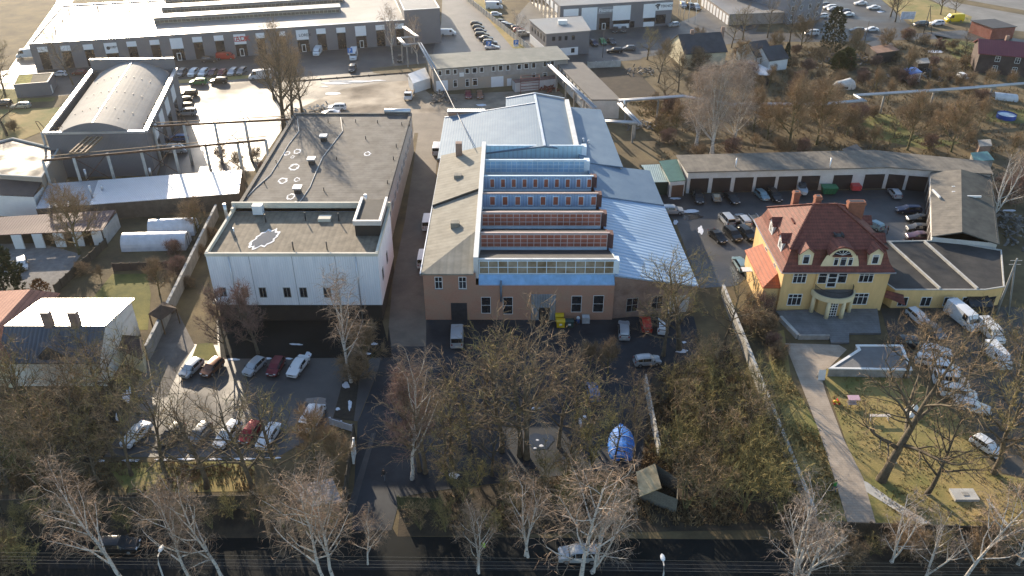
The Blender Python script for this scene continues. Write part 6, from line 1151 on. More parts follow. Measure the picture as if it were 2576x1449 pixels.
row([
 # lot before the grey hall, left to right
 ('suv', 457, 184, 266, 'grey', 'dark grey car at the left end of the row before the grey hall'), ('suv', 486, 184, 266, 'white', 'white SUV second from the left in the row before the grey hall'), ('suv', 512, 184, 266, 'white', 'white SUV third from the left in the row before the grey hall'),
 ('hatchback', 536, 182, 266, 'purple', 'dark pinkish car in the middle of the row before the grey hall'), ('hatchback', 559, 183, 266, 'maroon', 'dark maroon car with a pale rear window right of the pinkish one'), ('estate', 585, 181, 266, 'silver', 'silver car sixth in the row before the grey hall'), ('estate', 608, 179, 266, 'grey', 'grey car at the right end of the row before the grey hall'),
 ('suv', 499, 207, 183, 'green', 'dark green SUV parked sideways left of a black one'), ('suv', 551, 204, 183, 'black', 'black SUV parked sideways on the verge by the grey hall lot'), ('suv', 527, 151, 4, 'dark', 'dark SUV beside the red van under the sign panels'), ('van', 568, 144, 4, 'scarlet', 'bright red van parked against the grey hall'),
 ('suv', 475, 236, 184, 'black', 'black SUV glinting at the corner of the vaulted hall'), ('hatchback', 465, 251, 190, 'black', 'small black car squeezed behind the glinting black SUV'), ('suv', 464, 269, 184, 'dark', 'dark SUV between the small black car and the pale minivan'), ('minivan', 471, 284, 184, 'silver', 'pale silver minivan beside the vaulted hall'), ('estate', 446, 348, 184, 'blue', 'bright blue estate car under the rusty gantry'), ('van', 440, 378, 6, 'silver', 'pale van parked behind the gantry posts'),
 ('estate', 52, 266, 186, 'beige', 'beige estate car with a roof box on the left-hand road'), ('suv', 6, 262, 186, 'dark', 'dark car cut off by the left edge of the picture'), ('cargo_van', 70, 139, 200, 'white', 'white cargo van parked at the left end of the grey hall'), ('hatchback', 151, 186, 180, 'white', 'white car half hidden by the moss-roofed box'), ('hatchback', 200, 183, 180, 'maroon', 'maroon car under the tree before the grey hall'),
 ('cargo_van', 655, 193, 190, 'white', 'white cargo van behind the tall bare trees'), ('van', 799, 131, 270, 'white', 'white van nosed out from the grey hall'), ('cargo_van', 890, 141, 275, 'white', 'white cargo van in the open yard before the grey hall'), ('estate', 887, 172, 272, 'dark', 'dark car following the white van out of the yard'), ('hatchback', 1007, 147, 270, 'black', 'black car between the birch trunks at the end block'), ('van', 1127, 84, 0, 'white', 'white van alone in the shade of the end block'),
 # black row along the panel fence
 ('hatchback', 1198, 60, 4, 'black', 'black car at the far end of the row along the panel fence'), ('hatchback', 1203, 69, 4, 'dark', 'dark car second from the far end along the panel fence'), ('hatchback', 1208, 78, 4, 'navy', 'dark blue car third along the panel fence'), ('estate', 1213, 87, 4, 'black', 'black estate in the middle of the panel fence row'), ('sedan', 1222, 96, 4, 'dark', 'dark sedan fifth along the panel fence'), ('suv', 1233, 108, 4, 'grey', 'grey SUV next to the silver one along the panel fence'), ('sedan', 1238, 119, 4, 'silver', 'silver car at the near end of the panel fence row'),
 ('cargo_van', 1241, 5, 4, 'white', 'white cargo van at the very top beyond the panel fence'), ('cargo_van', 1243, 18, 4, 'white', 'white cargo van second from the top beyond the panel fence'), ('hatchback', 1248, 36, 4, 'white', 'white hatchback below the cargo vans beyond the panel fence'), ('hatchback', 1262, 55, 330, 'dark', 'dark hatchback first of the slanted row by the birch'), ('hatchback', 1272, 62, 330, 'silver', 'silver hatchback second of the slanted row by the birch'), ('hatchback', 1284, 66, 330, 'grey', 'grey hatchback third of the slanted row by the birch'), ('hatchback', 1300, 70, 10, 'black', 'black car next to the red one by the showroom'), ('hatchback', 1306, 76, 10, 'red', 'red car between black and beige ones by the showroom'), ('suv', 1316, 85, 10, 'beige', 'beige SUV nearest the small grey office'),
 ('sedan', 1548, 75, 260, 'black', 'black car left of the pair under the shop sign'), ('sedan', 1569, 74, 262, 'dark', 'dark car right of the pair under the shop sign'), ('hatchback', 1494, 108, 285, 'navy', 'navy car left of the green one'), ('hatchback', 1516, 105, 280, 'green', 'bright green car between two dark ones'), ('sedan', 1538, 104, 285, 'dark', 'dark car right of the green one'), ('estate', 1546, 127, 182, 'black', 'black estate car driving past the small grey office'), ('hatchback', 1582, 121, 182, 'grey', 'grey car just behind the black estate'),
 ('suv', 1718, 13, 275, 'silver', 'silver SUV left of three by the white lock-ups'), ('suv', 1737, 16, 275, 'dark', 'dark SUV in the middle of three by the white lock-ups'), ('suv', 1752, 18, 275, 'silver', 'silver SUV right of three by the white lock-ups'), ('hatchback', 1695, 62, 200, 'silver', 'silver car half hidden by the meadow tree by the showroom'),
 # upper right
 ('sedan', 2165, 8, 185, 'white', 'white sedan farthest up the upper-right lot'), ('sedan', 2198, 19, 185, 'white', 'white sedan lying right of the farthest one'), ('hatchback', 2073, 12, 185, 'grey', 'grey car at the corner of the tall apartment block'), ('estate', 2088, 18, 185, 'white', 'white estate beside the tall apartment block'), ('hatchback', 2096, 23, 185, 'silver', 'silver hatchback touching the white estate'), ('hatchback', 2125, 29, 185, 'navy', 'navy hatchback in the middle of the upper-right lot'), ('sedan', 2132, 36, 185, 'white', 'white sedan below the navy hatchback'), ('hatchback', 2068, 40, 185, 'white', 'white hatchback behind the pine'),
 ('estate', 2155, 76, 185, 'grey', 'grey estate waiting at the street corner'), ('sedan', 2192, 74, 185, 'white', 'white sedan right behind the grey estate'), ('minivan', 2041, 84, 185, 'white', 'small white delivery van in the street by the pine'), ('minivan', 2316, 62, 187, 'dark', 'dark minivan by the slanting wooden pole'), ('suv', 2357, 59, 187, 'white', 'white car between the dark minivan and the yellow van'), ('cargo_van', 2400, 50, 187, 'yellow', 'yellow cargo van on the highway slip road'), ('hatchback', 2423, 193, 275, 'white', 'white car with its back to the brick house garden'),
 ('suv', 848, 271, 181, 'white', 'white SUV behind the flat grey hall'), ('sedan', 832, 284, 181, 'white', 'white sedan half hidden by the flat hall roof'), ('hatchback', 1178, 239, 275, 'maroon', 'maroon hatchback in the shade of the brick workshop'), ('hatchback', 1207, 239, 275, 'brown', 'brown hatchback next to the maroon one'),
 # alley
 ('van', 1100, 376, 90, 'white', 'white van peeping out beside the rear blue roof'), ('van', 1077, 560, 90, 'white', 'white van in the middle of the alley'), ('van', 1066, 652, 90, 'white', 'white van nearest the viewer in the alley'), ('hatchback', 56, 664, 300, 'white', 'white and black car on the gravel by the round conifer'),
 # court of garages
 ('estate', 1757, 496, 268, 'black', 'black car at the left end before the brown garage doors'), ('sedan', 1840, 498, 285, 'black', 'black sedan second before the brown garage doors'), ('hatchback', 1917, 491, 285, 'teal', 'pale blue car with open white front before the garages'), ('suv', 1948, 493, 280, 'black', 'black car next to the pale blue one'), ('hatchback', 2251, 486, 90, 'silver', 'silver hatchback before the white garage door'),
 ('estate', 2286, 527, 178, 'navy', 'dark navy estate farthest of the row by the felt roof'), ('sedan', 2312, 550, 178, 'black', 'black sedan second of the row by the felt roof'), ('hatchback', 2308, 574, 178, 'dark', 'dark hatchback third of the row by the felt roof'), ('sedan', 2312, 594, 178, 'purple', 'dark purple sedan nearest of the row by the felt roof'),
 ('suv', 1690, 530, 2, 'silver', 'silver SUV poking out from behind the blue roof'), ('minivan', 1828, 552, 100, 'silver', 'silver minivan in the back row left of the villa'), ('estate', 1870, 553, 100, 'silver', 'silver estate in the back row left of the villa'), ('sedan', 1805, 594, 290, 'black', 'black sedan left of the three gleaming black cars'), ('suv', 1843, 590, 288, 'black', 'black SUV in the middle of the three gleaming black cars'), ('suv', 1878, 588, 288, 'black', 'black SUV right of the three gleaming black cars'), ('estate', 1862, 664, 95, 'teal', 'pale teal estate beside the villa lean-to'), ('hatchback', 2200, 566, 120, 'teal', 'greenish car half hidden behind the villa roof'),
 # lower-left lot
 ('hatchback', 482, 926, 250, 'silver', 'silver car glinting at the left of the shaded row'), ('hatchback', 534, 924, 250, 'brown', 'brown car glinting next to the silver one'), ('hatchback', 640, 922, 248, 'silver', 'silver car between brown and dark red ones'), ('hatchback', 694, 922, 262, 'maroon', 'dark red hatchback next to the white sedan'), ('sedan', 750, 921, 256, 'white', 'white sedan at the right end of the shaded row'),
 ('sedan', 343, 1092, 252, 'white', 'white car at the left end of the near row under trees'), ('hatchback', 434, 1092, 252, 'dark', 'dark car second in the near row under trees'), ('hatchback', 503, 1091, 254, 'grey', 'grey car third in the near row under trees'), ('estate', 573, 1093, 254, 'white', 'white estate fourth in the near row under trees'), ('hatchback', 630, 1088, 256, 'red', 'red hatchback fifth in the near row under trees'), ('sedan', 676, 1096, 258, 'white', 'white sedan at the right end of the near row under trees'), ('van', 787, 1052, 80, 'white', 'white van with roof rack behind the golden shrubs'),
 # before the factory
 ('van', 1150, 846, 92, 'silver', 'silver van with a rack at the brick corner'), ('estate', 1570, 830, 85, 'silver', 'silver estate under the gnarled tree'), ('hatchback', 1625, 815, 88, 'scarlet', 'bright red car next to the gnarled tree'), ('hatchback', 1668, 820, 80, 'white', 'white car right of the bright red one'), ('hatchback', 1628, 907, 8, 'silver', 'silver-blue hatchback alone in the open lot'), ('hatchback', 1492, 985, 95, 'blue', 'faded blue car under the middle trees'),
 # lot right of the villa lawn
 ('estate', 2312, 800, 285, 'white', 'white car nearest the yellow annexe'), ('cargo_van', 2420, 802, 285, 'white', 'white cargo van beside the yellow annexe'), ('van', 2491, 836, 275, 'white', 'white van at the right of the annexe lot'), ('van', 2508, 898, 272, 'white', 'white van below the one at the right of the annexe lot'), ('estate', 2297, 862, 350, 'dark', 'black and white car under the lot tree'), ('sedan', 2352, 882, 345, 'white', 'white sedan in the thick of the crowded lot'), ('estate', 2345, 908, 345, 'white', 'white estate below the white sedan in the crowded lot'), ('hatchback', 2378, 926, 345, 'white', 'white hatchback between estate and vans in the crowded lot'), ('minivan', 2392, 958, 345, 'white', 'white minivan third from the bottom of the crowded lot'), ('minivan', 2412, 990, 340, 'white', 'white minivan second from the bottom of the crowded lot'), ('sedan', 2446, 1022, 335, 'white', 'white sedan at the bottom of the crowded lot'), ('hatchback', 2482, 1122, 300, 'white', 'white car behind the double trunk at the lawn corner'), ('hatchback', 2350, 832, 285, 'grey', 'grey car between the white van and the annexe'),
 # road
 ('suv', 1456, 1396, 180, 'silver', 'silver SUV with a spare wheel on the foreground road'), ('estate', 296, 1372, 2, 'black', 'black car on the foreground road behind a birch'),
])
# flatbed lorry
p = at(1030, 246); t = thing('flatbed_lorry', 'white flatbed lorry facing out beside the white hut', 'lorry', (p.x, p.y, .05), R(268), 'parked vehicles')
def lb(nm, m_, *bx):
    q = MB(); M = world_of(t)
    for b in bx:
        s0 = len(q.v); q.box(*b)
        for i in range(s0, len(q.v)): q.v[i] = tuple(M @ Vector(q.v[i]))
    return q.build(nm, m_, t)
lb('cab', PAINT['white'], (1.0, 2.9, -1, 1, .5, 1.25), (1.1, 2.5, -.92, .92, 1.25, 2.1)); lb('windscreen', CARGL, (2.5, 2.53, -.85, .85, 1.3, 2.0)); lb('bed', mat('lorry_bed', (.22, .15, .10), .85, 0, .3, 2), (-3.2, .9, -1.05, 1.05, .8, .95)); lb('side_board', mat('side_boards', (.45, .4, .33), .7), (-3.2, .9, -1.08, -1.0, .95, 1.5), (-3.2, .9, 1.0, 1.08, .95, 1.5))
for sx in (2.1, -2.2):
    for sy in (-.9, .9): q = MB(); M = world_of(t); q.tube([M @ Vector((sx, sy - .12, .42)), M @ Vector((sx, sy + .12, .42))], .4, 12); q.build('wheel', TYRE, t)
for sy in (-.7, .7): lb('headlight', LAMPG, (2.88, 2.92, sy - .18, sy + .18, .7, .9))
def flat_trailer(x, y, deg, label, load=None):
    p = at(x, y); t = thing('car_trailer', label, 'trailer', (p.x, p.y, .05), R(deg), 'small car trailers'); M = world_of(t)
    def pc(nm, m_, *bx):
        q = MB()
        for b in bx:
            s0 = len(q.v); q.box(*b)
            for i in range(s0, len(q.v)): q.v[i] = tuple(M @ Vector(q.v[i]))
        q.build(nm, m_, t)
    pc('bed', mat('trailer_wood', (.30, .25, .19), .85, 0, .25, 2), (-1.3, 1.3, -.75, .75, .5, .58)); pc('side_rail', ZINC, (-1.3, 1.3, -.8, -.74, .55, .95), (-1.3, 1.3, .74, .8, .55, .95), (-1.34, -1.28, -.8, .8, .55, .95)); pc('drawbar', DARKMETAL, (1.3, 2.5, -.05, .05, .42, .5))
    for sy in (-.88, .88): q = MB(); q.tube([M @ Vector((0, sy - .08, .3)), M @ Vector((0, sy + .08, .3))], .3, 12); q.build('wheel', TYRE, t)
    if load: pc('load', load, (-1.0, .6, -.6, .6, .58, 1.1))
flat_trailer(1802, 506, 268, 'timber-laden trailer between the two black cars by the garages', mat('stacked_timber', (.36, .29, .2), .85, 0, .3, 3)); flat_trailer(1852, 557, 100, 'wooden-railed trailer between the two silver cars'); flat_trailer(1897, 556, 100, 'wooden-railed trailer beside the villa roof edge')
p = at(2456, 782); t = thing('solar_trailer', 'dark panel trailer parked against the yellow annexe', 'trailer', tuple(p)); sloped('panel', [(p.x - 1.9, p.y - 1.2, 1.6), (p.x + 1.9, p.y - 1.2, 1.6), (p.x + 1.7, p.y + 1.1, 2.3), (p.x - 1.7, p.y + 1.1, 2.3)], .1, mat('dark_panel', (.02, .022, .026), .25), t); MB().box(p.x - 1.6, p.x + 1.6, p.y - .9, p.y + .9, .4, 1.5).build('box', PAINT['dark'], t)
for s_ in (-1.6, 1.6): MB().tube([(p.x + s_ - .1, p.y, .35), (p.x + s_ + .1, p.y, .35)], .35, 12).build('wheel', TYRE, t)
p = at(2297, 1040); t = thing('play_tent', 'small white pointed tent at the foot of the big maple', 'tent', tuple(p)); m = MB(); b4 = [Vector((p.x + a, p.y + b, 0)) for a, b in ((-1, -.9), (1, -.9), (1, .9), (-1, .9))]; tp = Vector((p.x, p.y, 1.8))
for i in range(4): m.face([b4[i], b4[(i + 1) % 4], tp])
m.build('canvas', WHITE, t); m = MB(); m.face([(p.x - .3, p.y - .86, .02), (p.x + .3, p.y - .86, .02), (p.x, p.y - .52, .9)]); m.build('opening', DARKMETAL, t)

# ------------------------------------------------------------------ people
SKIN = mat('skin', (.42, .24, .16), .6, 0, .05); HAIRD = mat('dark_hair', (.02, .014, .01), .7); JEANS = mat('blue_jeans', (.05, .09, .17), .85, 0, .2, 5); BLACKC = mat('black_cloth', (.015, .015, .018), .85, 0, .3, 4); SHOE = mat('shoe', (.03, .028, .026), .7)
HIVIS = mat('hi_vis_yellow', (.38, .62, .02), .7, 0, .06); GREENJ = mat('green_jacket', (.04, .30, .05), .8, 0, .1); GREYC_ = mat('grey_cloth', (.12, .13, .15), .85, 0, .2, 4)
def person(x, y, deg, label, top, legs, stride=.28, swing=.3, vest=None, lean=0.06):
    p = at(x, y); t = thing('person', label, 'person', (p.x, p.y, .06), R(deg))
    V, E_, Rd = [], [], []
    def add(co, r, par=None):
        V.append(co); Rd.append(r); i = len(V) - 1
        if par is not None: E_.append((par, i))
        return i
    pel = add((0, 0, .95), (.15, .13)); wa = add((lean * .3, 0, 1.10), (.145, .115), pel); ch = add((lean, 0, 1.32), (.18, .13), wa); sh_ = add((lean * 1.2, 0, 1.45), (.14, .11), ch); nk = add((lean * 1.3, 0, 1.53), (.058, .06), sh_); hd = add((lean * 1.5 + .02, 0, 1.64), (.085, .10), nk); add((lean * 1.5 + .015, 0, 1.74), (.075, .09), hd)
    add((lean * 1.5 + .10, 0, 1.63), (.025, .03), hd)
    for s_ in (-1, 1):
        hp = add((0, s_ * .10, .90), (.10, .10), pel); kn = add((.10 * s_ * stride / .28 + .05, s_ * .11, .50), (.065, .065), hp); fx = s_ * stride; an_ = add((fx - .03, s_ * .11, .10), (.045, .045), kn); add((fx + .14, s_ * .12, .05), (.045, .035), an_)
        so_ = add((lean * 1.1, s_ * .20, 1.42), (.06, .06), sh_); el = add((lean - s_ * swing * .5 - .03, s_ * .26, 1.14), (.045, .045), so_); wr = add((lean - s_ * swing + .06, s_ * .25, .92), (.030, .034), el); pm = add((lean - s_ * swing + .09, s_ * .245, .85), (.022, .042), wr)
        for k, (dy, ln) in enumerate(((-.03, .075), (-.01, .09), (.01, .085), (.03, .065))): f1 = add((lean - s_ * swing + .10 + dy, s_ * .245, .81), (.010, .010), pm); add((lean - s_ * swing + .115 + dy, s_ * .235, .81 - ln), (.008, .008), f1)
        th_ = add((lean - s_ * swing + .13, s_ * .22, .85), (.011, .011), pm); add((lean - s_ * swing + .15, s_ * .215, .80), (.009, .009), th_)
    me = bpy.data.meshes.new('skeleton'); me.from_pydata(V, E_, []); o = bpy.data.objects.new('skeleton', me); COL.objects.link(o)
    sk = o.modifiers.new('skin', 'SKIN'); sk.use_smooth_shade = True; lay = me.skin_vertices[0].data if me.skin_vertices else None
    if lay is None:
        bpy.context.view_layer.objects.active = o; bpy.ops.mesh.customdata_skin_add(); lay = me.skin_vertices[0].data
    for i, r in enumerate(Rd): lay[i].radius = r; lay[i].use_root = (i == 0)
    ss = o.modifiers.new('sub', 'SUBSURF'); ss.levels = 1
    dg = bpy.context.evaluated_depsgraph_get(); dg.update(); bm_ = bpy.data.meshes.new_from_object(o.evaluated_get(dg)); bpy.data.objects.remove(o); bpy.data.meshes.remove(me)
    bm_.materials.clear()
    for m_ in (top, legs, SKIN, SHOE): bm_.materials.append(m_)
    for f in bm_.polygons:
        c = f.center; hand = c.z < .90 and abs(c.y) > .185 and c.z > .68
        f.material_index = 2 if c.z > 1.52 or hand else (3 if c.z < .11 else (1 if c.z < .93 and abs(c.y) < .2 else 0)); f.use_smooth = True
    b = bpy.data.objects.new('body', bm_); COL.objects.link(b); b.parent = t
    hm = MB(); hm.smooth = True; hx = lean * 1.5 - .005; rg_ = []
    for k in range(5): a = math.pi / 2 * k / 4; rg_.append([(hx - .01 + .115 * math.cos(a) * math.cos(2 * math.pi * j / 12), .105 * math.cos(a) * math.sin(2 * math.pi * j / 12), 1.69 + .135 * math.sin(a)) for j in range(12)])
    for a, c in zip(rg_, rg_[1:]):
        for j in range(12): hm.face([a[j], a[(j + 1) % 12], c[(j + 1) % 12], c[j]])
    M = world_of(t); hm.v = [tuple(M @ Vector(q)) for q in hm.v]; hm.build('hair', HAIRD, t)
    fm_ = MB()
    for s_ in (-1, 1): fm_.box(hx + .10, hx + .125, s_ * .035 - .012, s_ * .035 + .012, 1.655, 1.672)
    fm_.v = [tuple(M @ Vector(q)) for q in fm_.v]; fm_.build('eyes', HAIRD, t)
    if vest:
        vm = MB(); vm.smooth = True; q = []
        for z, rx, ry in ((.88, .20, .22), (1.1, .185, .205), (1.3, .18, .24), (1.46, .14, .20), (1.5, .09, .1)): q.append([(lean * (z - .9) / .55 + rx * math.cos(2 * math.pi * j / 14), ry * math.sin(2 * math.pi * j / 14), z) for j in range(14)])
        for a, c in zip(q, q[1:]):
            for j in range(14): vm.face([a[j], a[(j + 1) % 14], c[(j + 1) % 14], c[j]])
        vm.v = [tuple(M @ Vector(w_)) for w_ in vm.v]; vm.build('vest', vest, t)
    return t
person(967, 1208, 80, 'person in a dark jacket and grey trousers walking up the driveway', BLACKC, GREYC_)
person(1218, 1388, 200, 'person in a bright yellow hi-vis vest standing by the road birch', HIVIS, BLACKC, .1, .12, HIVIS)
person(2097, 1236, 95, 'person in a green jacket and jeans walking on the villa path', GREENJ, JEANS, .30, .25)
person(2231, 590, 170, 'person in dark clothes standing in the court behind the villa', BLACKC, BLACKC, .08, .1)
# ------------------------------------------------------------------ trees: tapered trunk and limbs, crown of many fine twigs
import numpy as np
BARK = mat('dark_bark', (.06, .047, .032), .95, 0, 0, 3.0, (.15, .12, .08), .5, 6, oi=.2)
BARKM = mat('mossy_bark', (.07, .06, .026), .95, 0, 0, 2.0, (.20, .17, .07), .5, 6, oi=.2)
BIRCHB = mat('birch_bark', (.05, .045, .04), .85, 0, 0, 3.2, (.52, .48, .43), .3, 6, detail=3, stretch=(.6, .6, 2.2))
e_ = BIRCHB.node_tree.nodes['Color Ramp'].color_ramp.elements; e_[0].position = .36; e_[1].position = .44
TWB = mat('brown_twigs', (.17, .11, .06), .9, 0, 0, .35, (.36, .25, .14), oi=.25); TWO = mat('olive_twigs', (.17, .135, .045), .9, 0, 0, .5, (.40, .31, .11), oi=.25); TWP = mat('pink_birch_twigs', (.22, .15, .10), .9, 0, 0, .35, (.39, .275, .185), oi=.2); TWG = mat('pale_grey_twigs', (.25, .19, .145), .9, 0, 0, .35, (.41, .325, .255), oi=.15)
TWR = mat('reddish_twigs', (.15, .085, .065), .9, 0, 0, .35, (.28, .17, .13), oi=.2)
NEED = mat('dark_needles', (.012, .022, .012), .8, 0, 0, .8, (.035, .06, .022), oi=.2); THUJ = mat('thuja_leaf', (.018, .028, .010), .8, 0, 0, .6, (.06, .068, .015)); ORANGE = mat('rusty_leaf', (.10, .04, .012), .9, 0, 0, .9, (.26, .12, .03))
class Twigs:
    def __init__(s): s.v = []; s.f = []
    def ribbon(s, pts, w):
        n = len(s.v); d = pts[-1] - pts[0]; r = np.cross(d, RS.normal(size=3)); r /= (np.linalg.norm(r) + 1e-9)
        k = len(pts)
        for i in range(k - 1):
            q = r * w * (1 - .75 * i / (k - 1)) / 2; s.v += [pts[i] - q, pts[i] + q]
        s.v.append(pts[-1])
        for i in range(k - 2): a = n + 2 * i; s.f.append((a, a + 1, a + 3, a + 2))
        a = n + 2 * (k - 2); s.f.append((a, a + 1, a + 2))
    def build(s, name, m, parent):
        me = bpy.data.meshes.new(name); me.from_pydata([tuple(p) for p in s.v], [], s.f); me.materials.append(m); me.update()
        o = bpy.data.objects.new(name, me); COL.objects.link(o); o.parent = parent; return o
RS = np.random.RandomState(1)
def unit(v): return v / (np.linalg.norm(v) + 1e-9)
def tilt(d, ang, az):
    u = unit(np.cross(d, [0, 0, 1]) if abs(d[2]) < .95 else np.cross(d, [0, 1, 0])); w_ = np.cross(d, u)
    return unit(d * math.cos(ang) + (u * math.cos(az) + w_ * math.sin(az)) * math.sin(ang))
def path(p, d, L, n, wob, trop):
    out = [p]; st = L / n
    for i in range(n): d = unit(d + RS.normal(size=3) * wob + np.array([0, 0, trop])); p = p + d * st; out.append(p)
    return out
def on(path_, t):
    x = t * (len(path_) - 1); i = min(int(x), len(path_) - 2); return path_[i] + (path_[i + 1] - path_[i]) * (x - i), unit(path_[i + 1] - path_[i])
def bare_tree(name, seed, H, r0, bark, twig, stems=1, spread=.0, n1=13, n2=8, n3=8, n4=5, first=.25, ang=(55, 28), l1=.42, trop1=.06, trop3=.0, droop=0.0, w3=.034, w4=.026, l3=1.0, fork=.75, wob=.06, l2=.42, thin=False):
    RS.seed(seed); t = thing(name, None, None); tb = MB(); tw = Twigs()
    for s_ in range(stems):
        az0 = 2 * math.pi * s_ / stems + RS.uniform(0, .6); d0 = tilt(np.array([0, 0, 1.]), spread * RS.uniform(.5, 1.2) if stems > 1 else RS.uniform(0, .05), az0)
        h_ = H * fork * (RS.uniform(.8, 1.0) if stems > 1 else 1); p0 = np.array([0, 0, -.2]) + (np.array([math.cos(az0), math.sin(az0), 0]) * r0 * 1.1 if stems > 1 else 0)
        T = path(p0, d0, h_, 9, wob * .6, .05); rs = [r0 * (1 - .82 * i / 9) * (1.25 if i == 0 else 1) for i in range(10)]; tb.tube(T, rs, 6, False)
        N1 = max(4, int(n1 / (1 if stems == 1 else stems ** .6)))
        for a in range(N1):
            u = first + (1 - first) * ((a + RS.uniform(0, .8)) / N1); p, d = on(T, min(u, .999)); an = R(ang[0] + (ang[1] - ang[0]) * u + RS.normal() * 7)
            L1 = H * l1 * (1 - .5 * u) * RS.uniform(.75, 1.15); az = a * 2.4 + RS.uniform(-.5, .5); B1 = path(p, tilt(d, an, az), L1, 6, wob, trop1); r1 = r0 * (1 - .82 * u) * .62
            tb.tube(B1, [r1 * (1 - .85 * i / 6) + .008 for i in range(7)], 4, False)
            for b in range(n2):
                u2 = .18 + .82 * (b + RS.uniform(0, .9)) / n2; q, e = on(B1, min(u2, .999)); L2 = L1 * l2 * (1.15 - .6 * u2) * RS.uniform(.7, 1.25); B2 = path(q, tilt(e, R(RS.uniform(28, 58)), RS.uniform(0, 6.28)), L2, 4, wob * 1.3, trop1 * .8 - droop * .08)
                if thin: tw.ribbon(B2, .055); tw.ribbon(B2, .055)
                r2 = max(.026, r1 * (1 - .8 * u2) * .6)
                if not thin: tb.tube(B2, [r2 * (1 - .7 * i / 4) + .006 for i in range(5)], 3, False)
                for c in range(n3):
                    u3 = .12 + .88 * (c + RS.uniform(0, .9)) / n3; f, g_ = on(B2, min(u3, .999)); L3 = l3 * RS.uniform(.55, 1.3); B3 = path(f, tilt(g_, R(RS.uniform(22, 60)), RS.uniform(0, 6.28)), L3, 3, wob * 1.6, trop3 - droop * .45)
                    tw.ribbon(B3, w3)
                    for k in range(n4):
                        f4, g4 = on(B3, RS.uniform(.15, .98)); L4 = L3 * RS.uniform(.3, .65); dd = unit(tilt(g4, R(RS.uniform(25, 65)), RS.uniform(0, 6.28)) + np.array([0, 0, trop3 - droop * .7])); tw.ribbon([f4, f4 + dd * L4], w4)
    tb.build('trunk', bark, t, uv=False); tw.build('crown', twig, t); t['_h'] = H; t['_used'] = 0; return t
def conifer(name, seed, H, Rr, m_, dens=900, shape='cone', sz=.5):
    RS.seed(seed); t = thing(name, None, None); tb = MB(); tb.tube([(0, 0, -.1), (0, 0, H * .95)], [.05 * H ** .5 + .06, .03], 6, False); tb.build('trunk', BARK, t, uv=False); tw = Twigs()
    for i in range(dens):
        u = RS.uniform(.02, 1) ** .8; rr_ = Rr * ((1 - u) ** .8 if shape == 'cone' else math.sin(min(1, (1 - u) * 1.15 + .02) * math.pi / 2) ** .6 * (1 if u > .12 else .8)) + .05
        a = RS.uniform(0, 6.28); rad = rr_ * RS.uniform(.45, 1.0) * (1 + .18 * math.sin(a * 3 + u * 14)); p = np.array([math.cos(a) * rad, math.sin(a) * rad, u * H]); d = unit(np.array([math.cos(a), math.sin(a), RS.uniform(-.5, .2) if shape == 'cone' else RS.uniform(.1, 1.1)]) + RS.normal(size=3) * .25)
        for k in range(5): dd = unit(d + RS.normal(size=3) * .45); tw.ribbon([p, p + dd * sz * RS.uniform(.5, 1.1) * .6, p + dd * sz * RS.uniform(.9, 1.2)], sz * .42)
    tw.build('crown', m_, t); t['_h'] = H; t['_used'] = 0; return t
TP = {}
